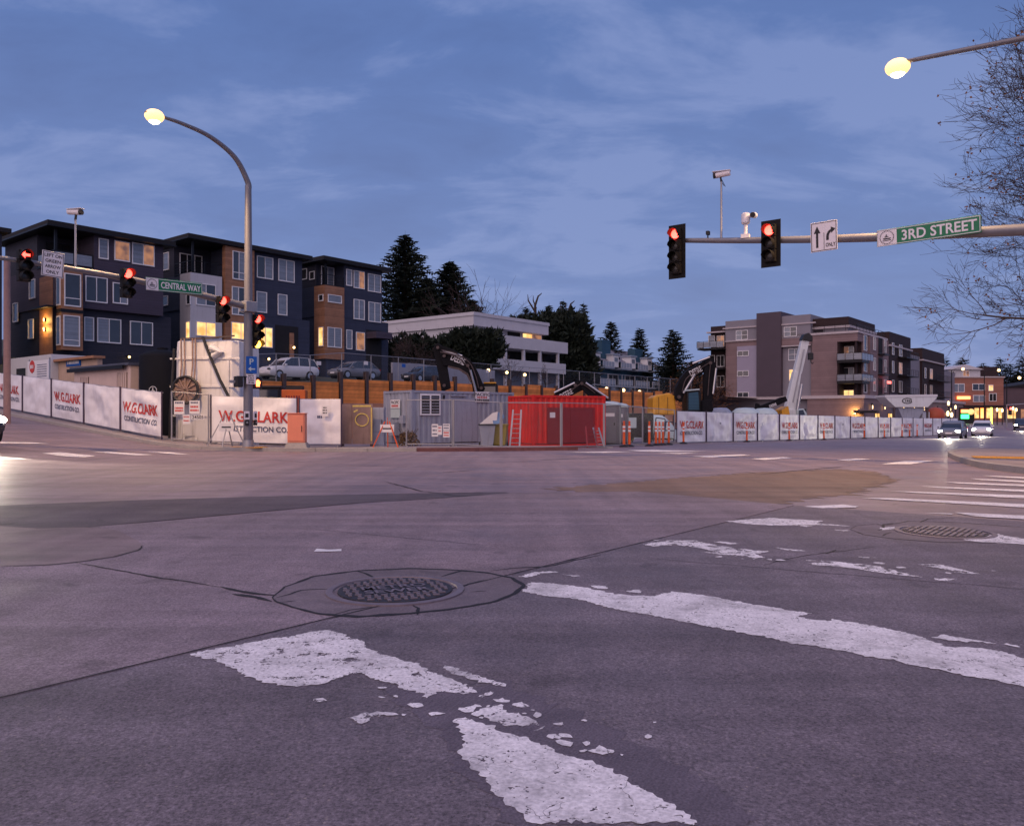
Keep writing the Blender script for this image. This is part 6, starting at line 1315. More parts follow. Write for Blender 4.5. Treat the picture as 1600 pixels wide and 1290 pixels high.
def pprism(D, px, th): return [P(x, y, D) for x, y in px], Vector((0, th, 0))
def plate_part(t, name, mat, D, px, th, bevel=.03):
    b = MB(); pl, e_ = pprism(D, px, th); b.prism(pl, e_); return b.build(name, mat, t, bevel=bevel)
def ptext(t, s, D, x0, y0, x1, y1, h, mat):
    a = P(x0, y0, D); c_ = P(x1, y1, D); d = c_-a; w = d.length; d.normalize(); up = Vector((-d.z, 0, d.x)); up = up if up.z > 0 else -up
    text(s, (a+c_)/2+Vector((0,-.02,0)), d, up, w, h, mat, t)
def tracks(t, c, L_, W_, rz, mat=M['rubber']):
    for s_ in (-1, 1):
        b = MB(); prof = [(L_/2*math.cos(a)*(1 if abs(math.cos(a)) < .99 else 1), .4+.4*math.sin(a)) for a in [2*math.pi*i/16 for i in range(16)]]
        prof = [(max(-1, min(1, 1.25*math.cos(a)))*L_/2, .42+.42*max(-1, min(1, 1.3*math.sin(a)))) for a in [2*math.pi*(i+.5)/18 for i in range(18)]]
        M_ = Matrix.Translation(c) @ Matrix.Rotation(rz, 4, 'Z'); b.prism([M_ @ Vector((x, s_*W_-.3, z)) for x, z in prof], (M_.to_3x3() @ Vector((0,.6,0)))); b.build('track', mat, t, bevel=.03)
# excavator 1: dark boom over the grey container
D = 51.0; ex1 = thing('excavator', 'excavator with dark boom raised high above the grey container', 'excavator', (0,0,0), 0, 'excavators')
plate_part(ex1, 'stick', M['blackp'], D, [(676.5,546),(679,539),(684,535.5),(691,540),(697,552),(699,575),(704,606),(690,612),(684,580)], .45)
plate_part(ex1, 'boom', M['blackp'], D-.15, [(683.5,537.5),(708,546),(733,560.5),(741,570),(748,584),(757,606),(752,614),(739,612),(737,598),(731,585),(720,577),(704,573),(692,570)], .7)
MB().tube([P(692,548,D-.25), P(722,556,D-.25)], .07, 8).build('ram', M['chrome'], ex1); MB().tube([P(744,612,D-.3), P(735,578,D-.3)], .08, 8).build('ram', M['chrome'], ex1)
ptext(ex1, 'DEERE', D-.16, 705.5, 557, 726.5, 566, .42, M['paper'])
c_ = P(783, 690, 53); c_.z = gz(c_.x, c_.y); MB().box(c_.x-1.4,c_.x+1.5,52,54.6,1.0,2.5).build('engine_house', M['yellow'], ex1, bevel=.08)
cab = MB().box(c_.x-1.35,c_.x-.2,51.6,53.0,1.0,3.25).build('cab', M['dframe'], ex1, bevel=.08); MB().box(c_.x-1.22,c_.x-.35,51.57,51.598,1.7,3.05).build('windscreen', M['glass'], cab); MB().box(c_.x-1.1,c_.x-.3,51.5,52.8,3.25,3.33).build('roof_cap', M['yellow'], cab)
MB().box(c_.x-1.6,c_.x-1.4,51.5,51.7,2.6,2.9).build('work_lamp', M['paper'], ex1); tracks(ex1, Vector((c_.x,53.2,c_.z)), 3.6, 1.0, 0)
def pins(t, D, pts, r=.10):
    for x, y in pts:
        c = P(x, y, D); MB().tube([c+Vector((0,-.08,0)), c+Vector((0,.1,0))], r, 12).build('pivot_pin', M['steel'], t, smooth=True)
def hose(t, D, pts): MB().tube(smooth_path([P(x, y, D) for x, y in pts], 4), .035, 6).build('hydraulic_hose', M['steel'], t, smooth=True)
pins(ex1, 50.75, ((684,543),(694,556),(731,571),(752,606),(694,602))); hose(ex1, 50.7, ((690,547),(712,552),(733,566),(743,586),(748,606))); hose(ex1, 50.7, ((688,550),(710,556),(730,571),(739,590),(744,608)))
plate_part(ex1, 'boom_rib', M['steel'], 50.8, [(700,571),(718,575),(731,583),(737,596),(735,598),(729,586),(717,578),(700,574)], .04, 0)
# excavator 2: folded boom above the red container
D = 50.0; ex2 = thing('excavator', 'excavator with folded boom peaking behind the red container', 'excavator', (0,0,0), 0, 'excavators')
plate_part(ex2, 'boom', M['blackp'], D, [(862,622),(866,616),(896,598),(908,593),(916,598),(914,608),(905,612),(882,624),(868,632)], .55); plate_part(ex2, 'stick', M['blackp'], D-.5, [(906,594.5),(913,594),(935,612),(958,630),(952,636),(938,631),(917,616),(909,607)], .4)
MB().tube([P(866,613.5,D-.1), P(898,598,D-.1)], .07, 8).build('ram', M['chrome'], ex2); MB().tube([P(915,598,D-.6), P(950,622,D-.6)], .07, 8).build('ram', M['chrome'], ex2)
plate_part(ex2, 'bucket', M['blackp'], D-.9, [(940,628),(956,630),(963,640),(955,650),(942,644)], .9); ptext(ex2, 'DEERE', D-.01, 875.5, 620, 894, 610.5, .33, M['paper'])
c_ = P(850, 690, 51.5); c_.z = gz(c_.x, c_.y); MB().box(c_.x-1.6,c_.x+.9,50.9,53.2,.7,1.75).build('engine_house', M['yellow'], ex2, bevel=.08); MB().box(c_.x-.5,c_.x+.5,50.5,51.8,.7,2.1).build('cab', M['dframe'], ex2, bevel=.06); tracks(ex2, Vector((c_.x,52,c_.z)), 3.2, .9, 0)
pins(ex2, 49.4, ((909,599),(872,622),(944,630),(899,602))); hose(ex2, 49.4, ((880,617),(898,606),(910,600),(930,614)))
# excavator 3: yellow with high arm
D = 62.0; ex3 = thing('excavator', 'yellow excavator with tall dark arm before the apartment block', 'excavator', (0,0,0), 0, 'excavators')
plate_part(ex3, 'boom', M['blackp'], D, [(1054,622),(1057,605),(1064,590),(1073,579),(1092,568),(1107,560.5),(1115,563),(1116,571),(1103,580),(1087,589),(1076,598),(1070,612),(1066,628)], .7)
plate_part(ex3, 'stick', M['blackp'], D-.5, [(1104,563),(1114.5,561),(1119,570),(1116,598),(1112,632),(1105,640),(1100,628),(1100,598),(1102,578)], .5)
MB().tube([P(1068,614,D-.2), P(1086,584,D-.2)], .10, 8).build('ram', M['chrome'], ex3); MB().tube([P(1082,568,D-.1), P(1109,558,D-.1)], .10, 8).build('ram', M['chrome'], ex3); MB().tube([P(1119,575,D-.6), P(1114,615,D-.6)], .08, 8).build('ram', M['chrome'], ex3)
plate_part(ex3, 'bucket', M['blackp'], D-.9, [(1098,626),(1111,624),(1115,640),(1108,652),(1098,648)], 1.1); ptext(ex3, 'DEERE', D-.01, 1078, 584, 1096, 575, .44, M['paper'])
b = MB(); pl, e_ = pprism(D+.2, [(1020,648),(1020,621),(1026,617),(1046,613.5),(1055,619),(1057,648)], 2.6); b.prism(pl, e_); b.build('engine_house', M['yellow'], ex3, bevel=.1)
for px in (1029, 1043): plate_part(ex3, 'hatch_seam', M['dframe'], D+.17, [(px,647),(px,620),(px+.6,620),(px+.6,647)], .02, 0)
plate_part(ex3, 'exhaust', M['dframe'], D+1, [(1036,618),(1036,607),(1040,607),(1040,618)], .3); cab = plate_part(ex3, 'cab', M['dframe'], D-.3, [(1073,648),(1073,611),(1092,608.5),(1096,614),(1096,648)], 1.6, .06); plate_part(ex3, 'windscreen', M['tealg'], D-.34, [(1076,640),(1076,614),(1091,612),(1093,640)], .03, 0); plate_part(ex3, 'cab_roof', M['tealw'], D-.4, [(1070,611),(1070,609),(1093,607),(1093,609)], 1.8, 0)
c_ = P(1058, 690, D+1); tracks(ex3, Vector((c_.x,D+1.2,gz(c_.x,c_.y))), 4.4, 1.3, 0)
pins(ex3, 61.4, ((1110,567),(1061,620),(1104,630),(1088,582)), .13); hose(ex3, 61.4, ((1066,612),(1072,592),(1090,578),(1108,567))); hose(ex3, 61.3, ((1110,570),(1108,590),(1106,618)))
# excavator 4: small dark arm by the crane
D = 76.0; ex4 = thing('excavator', 'low excavator arm stretched out beside the crane foot', 'excavator', (0,0,0), 0, 'excavators')
plate_part(ex4, 'boom', M['blackp'], D, [(1184,635),(1200,629.5),(1220,621),(1228,619),(1231,626),(1216,633),(1198,639)], .5); plate_part(ex4, 'stick', M['blackp'], D-.3, [(1182,629.5),(1187,631),(1190,642),(1183,652),(1179,645)], .4); ptext(ex4, 'DEERE', D-.01, 1202, 635, 1213, 631, .26, M['paper']); plate_part(ex4, 'engine_house', M['yellow'], D+.2, [(1222,656),(1222,640),(1232,634),(1236,656)], 2, .05); c_ = P(1228,690,D+1); tracks(ex4, Vector((c_.x,D+1,gz(c_.x,c_.y))), 2.6, .8, 0)
# crane
D = 79.0; cr_ = thing('mobile_crane', 'mobile crane with white telescopic boom leaning up over the far banners', 'crane', (0,0,0)); wb_ = mk('crane_white', (.62,.66,.68), .4, .06, 1, grime=.15)
plate_part(cr_, 'boom_base', wb_, D, [(1228,640),(1241.5,580),(1252.5,582),(1243.5,640)], .85, .04); plate_part(cr_, 'boom_section', wb_, D+.1, [(1241,582),(1254,529),(1265.5,531),(1253,584)], .65, .04); plate_part(cr_, 'boom_rib', M['galv'], D-.05, [(1238,628),(1256,545),(1257.5,545.5),(1240,629)], .05, 0)
plate_part(cr_, 'boom_head', M['black'], D-.1, [(1253,531),(1257,522),(1264,519.5),(1270,526),(1270,533),(1262,532)], .9, .04); MB().tube([P(1269,530,D), P(1267.5,552,D)], .03, 6).build('hoist_rope', M['black'], cr_); MB().box(P(1266.5,0,D).x-.22,P(1266.5,0,D).x+.22,D-.2,D+.2,P(0,562,D).z,P(0,551,D).z).build('hook_block', M['black'], cr_, bevel=.05); MB().tube([P(1267,562,D),P(1267,566,D),P(1269,568,D),P(1271,566,D)], .05, 6).build('hook', M['black'], cr_)
MB().tube([P(1246,640,D-.3), P(1253,600,D-.3)], .13, 10).build('ram', M['chrome'], cr_); plate_part(cr_, 'turntable', wb_, D-.2, [(1218,656),(1218,641),(1236,639),(1256,641),(1258,656)], 2.2, .05); cb_ = plate_part(cr_, 'cab', M['tealw'], D-.5, [(1246,655),(1246,640),(1256,638),(1261,646),(1261,655)], 1.2, .05); plate_part(cr_, 'cab_window', M['glass'], D-.53, [(1248,648),(1248,641),(1255,640),(1258,648)], .02, 0); plate_part(cr_, 'grille', M['black'], D-.23, [(1219,652),(1219,643),(1232,642),(1232,652)], .02, 0); plate_part(cr_, 'carrier', M['steel'], D-.3, [(1206,668),(1206,657),(1268,657),(1268,668)], 2.4, .05)
for px in (1213, 1225, 1249, 1261): MB().tube([P(px,669,D-.4), P(px,669,D-.4)+Vector((0,.35,0))], .5, 14).build('wheel', M['rubber'], cr_)
# rounded white truck tops behind the banners
def round_truck(label, px0, px1, ytop, D, mat, stripe=None):
    t = thing('tank_truck', label, 'truck', GX((px0+px1)/2, D), 0, 'rounded trucks in the site'); zt = CH+(HZ-ytop)/FPX*D-t.location.z; hw = (px1-px0)/2/FPX*D; rings = []
    for x, s_ in ((-hw,.55),(-hw*.9,.82),(-hw*.6,.97),(0,1),(hw*.6,.98),(hw*.9,.85),(hw,.6)):
        rings.append([(x, 1.2*math.cos(a)*s_, .9+(zt-.9)*s_*max(0, math.sin(a))**.6 if math.sin(a) > 0 else .9-.2) for a in [math.pi*j/12 for j in range(13)]]+[(x,-1.2*s_,.7),(x,1.2*s_,.7)])
    MB().loft(rings).build('shell', mat, t, smooth=True)
    if stripe: MB().box(-hw*.85,hw*.6,-1.23,-1.15,zt*.62,zt*.72).build('stripe', stripe, t)
    MB().box(-hw,hw,-1.0,1.0,.45,.72).build('chassis', M['steel'], t)
    for x in (-hw*.7, hw*.3, hw*.7):
        for y in (-1.05, .8): MB().tube([(x,y,.45),(x,y+.28,.45)], .45, 14).build('wheel', M['rubber'], t)
round_truck('grey rounded truck top beside the tall excavator', 1109, 1142, 636.5, 66, M['cgrey']); round_truck('white rounded tanker with a green stripe above the second banner', 1143, 1185, 636.5, 62, M['tealw'], M['tealst']); round_truck('white rounded tanker next to the crane foot', 1176, 1213, 637, 68, M['tealw'])
hp = thing('white_covered_heap', 'white sheeting draped over a heap behind the orange posts', 'sheeting', GX(1018, 50)); b = MB()
for j in range(11):
    for i in range(23):
        x = -1.7+3.4*i/22; y = -1+2*j/10; b.v.append((x, y, max(0, 1.75*(1-(abs(x)/1.75)**3)*(1-(abs(y)/1.05)**4)+.15*noise.noise((x*1.5,y*2,1)))))
for j in range(10):
    for i in range(22): b.f.append((j*23+i, j*23+i+1, (j+1)*23+i+1, (j+1)*23+i))
b.build('sheet', M['tealw'], hp, smooth=True, fix=False)
fr_ = thing('trestle_frames', 'dark tubular frames leaning in front of the white sheeting', 'frames', GX(1038, 47.5)); 
for k, (x, s_) in enumerate(((-.35,1.0),(.25,.85))):
    for p, q in (((x-.3,0,.1),(x-.12,.1,1.5*s_)),((x-.12,.1,1.5*s_),(x+.42,.1,1.42*s_)),((x+.42,.1,1.42*s_),(x+.3,0,.1)),((x-.2,0,.75),(x+.36,0,.72))): MB().bar(p, q, .06).build('bar', mk('navy_steel', (.02,.03,.07), .5, .1), fr_)
t = thing('dark_generator', 'dark machine with pale teal panel beside the portable toilets', 'generator', GX(995, 47), 0); MB().box(-.9,.9,-.5,.5,.35,1.75).build('housing', M['black'], t, bevel=.05); MB().box(-.7,-.1,-.52,-.501,.9,1.5).build('panel', M['tealw'], t)
for x in (-.55,.55): MB().tube([(x,-.55,.32),(x,-.3,.32)], .32, 14).build('wheel', M['rubber'], t)
t = thing('flat_trailer', 'pale box trailer behind the far banners under the wall lamp', 'trailer', GX(1337, 92)); MB().box(-1.5,1.4,-.9,.9,.7,2.05).build('box', M['cream'], t, bevel=.03); MB().box(-1.1,-.4,-.92,-.901,1.0,1.5).build('panel', M['ink'], t)
for x in (-.5,.5): MB().tube([(x,-1,.4),(x,-.75,.4)], .4, 12).build('wheel', M['rubber'], t)
# hopper and mixer
D = 97.0; hp = thing('concrete_hopper', 'white concrete hopper with an oval logo above the far end of the banners', 'hopper', (0,0,0))
plate_part(hp, 'bin', wb_, D, [(1384,618),(1464,617),(1464,622),(1450,636),(1399,636),(1384,622)], 2.6, .04); plate_part(hp, 'rim', M['carw'], D-.06, [(1383,617),(1465,616),(1465,619.5),(1383,620.5)], 2.7, 0); plate_part(hp, 'lower_bin', M['cgrey'], D+.3, [(1403,637),(1446,637),(1434,657),(1412,657)], 2.0, .04)
lo = P(1418,626,D-.03); b = MB(); b.tube([lo+Vector((.62*math.cos(a), 0, .3*math.sin(a))) for a in [R(40)+R(290)*i/20 for i in range(21)]], .05, 5, False); b.build('logo_oval', M['ink'], hp); text('~~~~', lo+Vector((.15,-.01,0)), (1,0,0), (0,0,1), .85, .24, M['ink'], hp)
for px in (1397, 1449): MB().bar(P(px,637,D+.2), P(px,672,D+.2), .2).build('leg', M['steel'], hp); MB().bar(P(px,637,D+2.3), P(px,672,D+2.3), .2).build('leg', M['steel'], hp)
mx_ = thing('concrete_mixer', 'orange concrete mixer drum beside the white hopper', 'mixer truck', GX(1459, 100)); mx_.rotation_euler = (0,0,R(20)); rings = [[(x, r_*math.cos(a), 2.1+x*.12+r_*math.sin(a)) for a in [2*math.pi*j/16 for j in range(16)]] for x, r_ in ((-1.2,.4),(-.8,.9),(0,1.1),(.8,.95),(1.4,.5))]
MB().loft(rings).build('drum', mk('mixer_red', (.42,.08,.03), .5, .15), mx_, smooth=True); MB().box(-1.6,1.6,-.9,.9,.7,1.0).build('chassis', M['steel'], mx_); MB().box(-2.9,-1.7,-1,1,.7,2.6).build('cab', M['carw'], mx_, bevel=.1)
for x in (-2.3,-.3,.8):
    for y in (-1.0,.75): MB().tube([(x,y,.5),(x,y+.25,.5)], .5, 12).build('wheel', M['rubber'], mx_)

# ------------------------------------------------------------------ cars
def car(label, loc, rz, paint, L_=4.6, W_=1.85, H=1.65, on=False, suv=True, group='cars'):
    t = thing('car', label, 'car', loc, rz, group)
    st = [(0,.38,.40,.66),(.025,.455,.28,.78),(.1,.488,.22,.92),(.27,.5,.2,1.02),(.6,.5,.2,1.05),(.9,.49,.24,1.06),(.97,.475,.3,1.0),(1,.43,.42,.88)]
    k = 1 if suv else .9; rings = []
    for f_, w, zb, zt in st:
        x = L_/2-f_*L_; w *= W_; zt *= k; h = zt-zb
        half = [(-w*.88,zb),(-w*.97,zb+h*.18),(-w,zb+h*.5),(-w*.985,zb+h*.8),(-w*.9,zt-.02),(-w*.6,zt+.02)]
        rings.append([(x,y,z) for y,z in half]+[(x,-y,z) for y,z in reversed(half)])
    MB().loft(rings).build('body', paint, t, smooth=True)
    cs = [(.25,.0,.44,.40),(.37,.62,.455,.37),(.45,.93,.455,.365),(.6,1.0,.455,.36),(.8,.97,.45,.36),(.92 if suv else .82,.72,.445,.365),(.985 if suv else .95,.0,.43,.40)]
    rings = []; rr = []
    for f_, h, wb, wt in cs:
        x = L_/2-f_*L_; zb = 1.0*k; zt = zb+(H-zb)*h+.01; wm = wb+(wt-wb)*h
        rings.append([(x,-wb*W_,zb),(x,-wm*W_,zt-.02),(x,-wm*W_*.85,zt),(x,wm*W_*.85,zt),(x,wm*W_,zt-.02),(x,wb*W_,zb)])
        if h > .5: rr.append([(x,-wm*W_*1.01,zt-.09),(x,-wm*W_*1.0,zt-.0),(x,-wm*W_*.8,zt+.018),(x,wm*W_*.8,zt+.018),(x,wm*W_*1.0,zt-.0),(x,wm*W_*1.01,zt-.09)])
    MB().loft(rings).build('glasshouse', M['glass'], t, smooth=True); MB().loft(rr).build('roof', paint, t, smooth=True)
    for s_ in (-1, 1):
        for f0_, f1_ in ((.26,.385),(.585,.60),(.80,.80),(.975 if suv else .94,.90 if suv else .80)):
            x0, x1 = L_/2-f0_*L_, L_/2-f1_*L_; MB().bar((x0,s_*W_*.447,1.0*k),(x1,s_*W_*.372,H-.07),.06,.05).build('pillar', paint, t)
        x = L_/2-.3*L_; MB().box(x-.08,x+.08,s_*W_*.5-.02,s_*W_*.5+s_*.16,1.0*k,1.13*k).build('mirror', paint, t, bevel=.03)
        for x in (L_*.31, -L_*.29):
            w_ = MB().tube([(x,s_*W_*.40,.34),(x,s_*W_*.5,.34)], .34, 20).build('wheel', M['rubber'], t); MB().tube([(x,s_*W_*.49,.34),(x,s_*W_*.507,.34)], .22, 12).build('rim', M['chrome'], w_)
        y = s_*W_*.36; hl = MB(); hl.ball((L_/2-.10,y,.70*k), (.10,.2,.11), 10, 7); hl.build('headlight', M['head'] if on else M['glass'], t, smooth=True)
        MB().box(-L_/2-.005,-L_/2+.12,s_*W_*.30 if s_ > 0 else -W_*.46,W_*.46 if s_ > 0 else -W_*.30,.82*k,1.0*k).build('tail_light', M['taild'] if not on else M['tail'], t, bevel=.02)
    MB().box(L_/2-.06,L_/2-.005,-W_*.27,W_*.27,.38,.58).build('grille', M['black'], t, bevel=.02); MB().box(L_/2-.02,L_/2+.012,-.26,.26,.42,.54).build('number_plate', M['paper'], t)
    if on:
        lamp_light('beam', 'SPOT', (L_/2+.15, 0, .72), 900 if on is True else on, (1,.86,.66), t, .1, (R(84),0,R(-90)), R(75), .8)
    return t
p = uv(36.4, 51.2); car('white hatchback parked above the shoring wall', (p.x,p.y,hz_(36.4,51.2)), TH+math.pi, M['carw'], 4.5, 1.85, 1.68, group='cars parked on the upper street')
p = uv(43.8, 52.5); car('grey car parked above the shoring wall, second in line', (p.x,p.y,hz_(43.8,52.5)), TH+math.pi, M['carg'], 4.5, 1.8, 1.5, suv=False, group='cars parked on the upper street')
p = uv(52.5, 53.0); car('dark car parked above the shoring wall, third in line', (p.x,p.y,hz_(52.5,53)), TH+math.pi, M['card'], 4.5, 1.8, 1.5, suv=False, group='cars parked on the upper street')
hd_ = math.atan2(-V.y, -V.x); F_ = Vector((-13.75, 20.4, 0)); c_ = F_+V*2.3; c_.z = gz(c_.x, c_.y)
car('dark car coming down the hill street with headlights on, cut by the left edge', c_, hd_, M['card'], 4.6, 1.85, 1.5, 800, False, 'cars with headlights on')
hr = math.atan2(-.80, -.60)
p = GX(1489, 70); car('silver car with headlights on beside the last banners', p, hr, M['carg'], 4.5, 1.82, 1.5, 2600, False, 'cars with headlights on')
p = GX(1535, 84); car('pale car with headlights on further out on the far street', p, hr+R(4), M['carw'], 4.6, 1.85, 1.6, 1400, True, 'cars with headlights on')
p = GX(1596, 112); car('far car with headlights on at the right edge of the street', p, hr+R(6), M['card'], 4.6, 1.85, 1.6, 300, True, 'cars with headlights on')

# ------------------------------------------------------------------ trees
def conifer(label, base, h, r, seed, mat=M['needle'], nb=190, group='firs on the hill', spray=.55, name='fir_tree'):
    rd_ = random.Random(seed); t = thing(name, label, 'tree', base, 0, group)
    MB().tube([(0,0,-1),(0,0,h*.5),(0,0,h*.97)], [.30*r/3,.18*r/3,.02], 8).build('trunk', M['bark'], t)
    b = MB()
    for i in range(nb):
        f_ = (i+rd_.random())/nb; z = h*(.06+.93*f_**.92); rad = r*1.35*(1-f_)**.68*(.5+.62*rd_.random())*(1 if rd_.random() > .12 else 1.18)+.12; a = i*2.399+rd_.uniform(-.4,.4); d = Vector((math.cos(a), math.sin(a), 0)); s = Vector((-d.y, d.x, 0)); n = max(2, int(rad/.42)+1)
        for k in range(n):
            q = (k+.6)/n; c_ = d*(rad*q)+Vector((0,0,z-.24*rad*q+.22*rad*q*q+rd_.gauss(0,.16*spray))); w = spray*(1.15-.6*q)*(.6+.35*rd_.random()); ln = spray*1.0
            for sg in (-1, 1):
                tip_ = c_+d*ln*.8+s*(sg*w)+Vector((0,0,rd_.uniform(-.22,.12)*spray)); mid = c_+s*(sg*w*.35)+d*ln*.2; b.add([c_-d*.1, mid+Vector((0,0,.06)), tip_, c_+d*ln*.55+Vector((0,0,-.08))], [(0,1,2,3)])
            dn = c_+Vector((0,0,-spray*rd_.uniform(.25,.6)))+s*rd_.uniform(-.15,.15); b.add([c_-d*.22, dn, c_+d*.25], [(0,1,2)])
    top = Vector((0,0,h)); b.add([(-.06,0,h*.95),(.06,0,h*.95),(0,0,h*1.03)], [(0,1,2)])
    b.build('crown', mat, t, fix=False); return t
def clump_tree(label, base, blobs, seed, mat, n, size, name='evergreen', group='evergreens by the pale house', up=.6, cat='tree', trunk=True):
    rd_ = random.Random(seed); t = thing(name, label, cat, base, 0, group); b = MB(); tot = sum(x[3]*x[5] for x in blobs)
    if trunk:
        for x in blobs[:4]: MB().tube([(x[0],x[1],-1),(x[0]*.9,x[1]*.9,x[2])], [.18,.07], 6).build('trunk', M['bark'], t)
    for (x,y,z,rx,ry,rz_) in blobs:
        for i in range(int(n*rx*rz_/tot)):
            while True:
                q = Vector((rd_.uniform(-1,1), rd_.uniform(-1,1), rd_.uniform(-1,1)))
                if q.length < 1: break
            q = q.normalized()*(q.length**.45); lump = 1+.4*noise.noise((q.x*2.6+x, q.y*2.6+seed, q.z*2.6)); c_ = Vector((x+q.x*rx*lump, y+q.y*ry*lump, z+q.z*rz_*lump)); d = Vector((q.x+rd_.gauss(0,.5), q.y+rd_.gauss(0,.5), q.z*.5+up+rd_.gauss(0,.4))).normalized()*size*rd_.uniform(.6,1.3); s = d.cross(Vector((rd_.gauss(0,1),rd_.gauss(0,1),rd_.gauss(0,1)))).normalized()*size*.35
            b.add([c_-d*.5, c_+s, c_+d, c_-s], [(0,1,2,3)])
    b.build('crown', mat, t, fix=False); return t
def hp_(px, D): p = Vector(((px-800)/FPX*D, D, 0)); p.z = hz_(p.dot(U), p.dot(V)); return p
def zpy(py, D): return CH+(HZ-py)/FPX*D
for k, (px, py, D, r_, lab) in enumerate(((633,366,126,7.6,'tallest fir standing right behind the cedar-bay house'),(703,408,129,7.4,'second tall fir beside the tallest one'),(668,432,134,5.6,'dark fir filling the gap between the two tall firs'),(738,468,136,4.6,'lower fir rising over the pale flat roof'))):
    b_ = hp_(px, D); conifer(lab, b_, zpy(py, D)-b_.z, r_, 11+k, nb=420, spray=.85)
# hedge of cypress before the pale house
D = 92; b_ = hp_(725, D); z = lambda py: zpy(py, D)-b_.z; m_ = D/FPX
clump_tree('wide dark cypress hedge hiding the corner of the pale house', b_, [(0,0,z(546),54*m_,2.0,26*m_),(-42*m_,.5,z(550),24*m_,2,22*m_),(40*m_,0,z(540),24*m_,2,24*m_),(0,0,z(568),50*m_,2,20*m_),(8*m_,0,z(528),36*m_,1.6,14*m_)], 5, M['needle2'], 5200, .55)
b_ = hp_(628, 90); clump_tree('smaller dark cypress hedge beside the cedar-bay house', b_, [(0,0,zpy(552,90)-b_.z,2.1,1.5,1.9),(2.0,0,zpy(548,90)-b_.z,1.6,1.4,1.9),(-1.4,0,zpy(560,90)-b_.z,1.4,1.3,1.6)], 6, M['needle2'], 2200, .5)
D = 128; b_ = hp_(868, D); z = lambda py: zpy(py, D)-b_.z; m_ = D/FPX
clump_tree('broad dark evergreen mass between the pale house and the teal row', b_, [(-45*m_,3,z(515),30*m_,4,26*m_),(-5*m_,1,z(525),45*m_,5,40*m_),(26*m_,0,z(520),30*m_,4,32*m_),(34*m_,0,z(565),28*m_,4,42*m_),(5*m_,0,z(570),55*m_,5,40*m_),(-60*m_,4,z(500),20*m_,3,10*m_)], 8, M['needle2'], 8500, .75, group='evergreens beyond the pale house')
for k, (px, py, D, r_, lab) in enumerate(((822,480,133,1.8,'pointed cypress tip left of the dead snag'),(858,475,131,1.8,'pointed cypress tip right of the dead snag'),(880,470,131,1.5,'pointed cypress tip by the twin snags'),(912,474,130,1.9,'pointed cypress tip above the teal chimneys'),(955,503,150,3.6,'round-topped pine behind the first teal chimney'),(1000,514,152,3.0,'pine behind the second teal chimney'),(1052,515,150,4.4,'large pine right of the teal row'),(1046,560,160,3.0,'low pine at the end of the teal row'),(1085,565,150,3.2,'low pine behind the tall excavator'))):
    b_ = hp_(px, D); conifer(lab, b_, zpy(py, D)-b_.z, r_, 41+k, nb=130 if k < 4 else 170, group='evergreens beyond the pale house', spray=.8 if k > 3 else .6)
for k, (px, py, D) in enumerate(((838,458,130),(889,470,130))):
    b_ = hp_(px, D); h = zpy(py, D)-b_.z; t = thing('dead_snag', ('hooked dead snag poking above the evergreens', 'thin twin snags above the evergreens')[k], 'tree', b_, 0, 'dead snags')
    MB().tube([(0,0,h-6),(-.2,0,h-2),(.3,0,h-.5),(.9,0,h)], [.3,.22,.15,.06], 6).build('trunk', M['bark'], t); MB().tube([(-.2,0,h-3),(-1.3,0,h-1.2),(-1.4,0,h-.2)], [.18,.12,.04], 6).build('limb', M['bark'], t); MB().tube([(0,0,h-2.5),(-.5,0,h-1.2),(-.5,0,h-.4)], [.14,.1,.04], 6).build('limb', M['bark'], t)
for k in range(18):
    px = 1446+k*12+5*math.sin(k*3.7); D = 330+20*math.sin(k*1.9); py = 566+9*math.sin(k*2.3)+(8 if k % 3 == 0 else 0)+(6 if 6 < k < 9 else 0); p = Vector(((px-800)/FPX*D, D, 4)); conifer('far conifer on the ridge behind the brick building, %s along' % ordn[k], p, zpy(py, D)-4, 5.0, 80+k, M['needle'], 60, 'conifers on the far ridge', 2.2)
rg = MB()
for i in range(25):
    x = 130+i*12; rg.v += [(x,300,-2),(x,345,17+4*math.sin(i*.7)),(x,420,18)]
for i in range(24): rg.f += [(i*3,(i+1)*3,(i+1)*3+1,i*3+1),(i*3+1,(i+1)*3+1,(i+1)*3+2,i*3+2)]
struct(rg.build('ridge', mk('wooded_ridge', (.03,.036,.04), .9, .4, .08), fix=False, smooth=True))

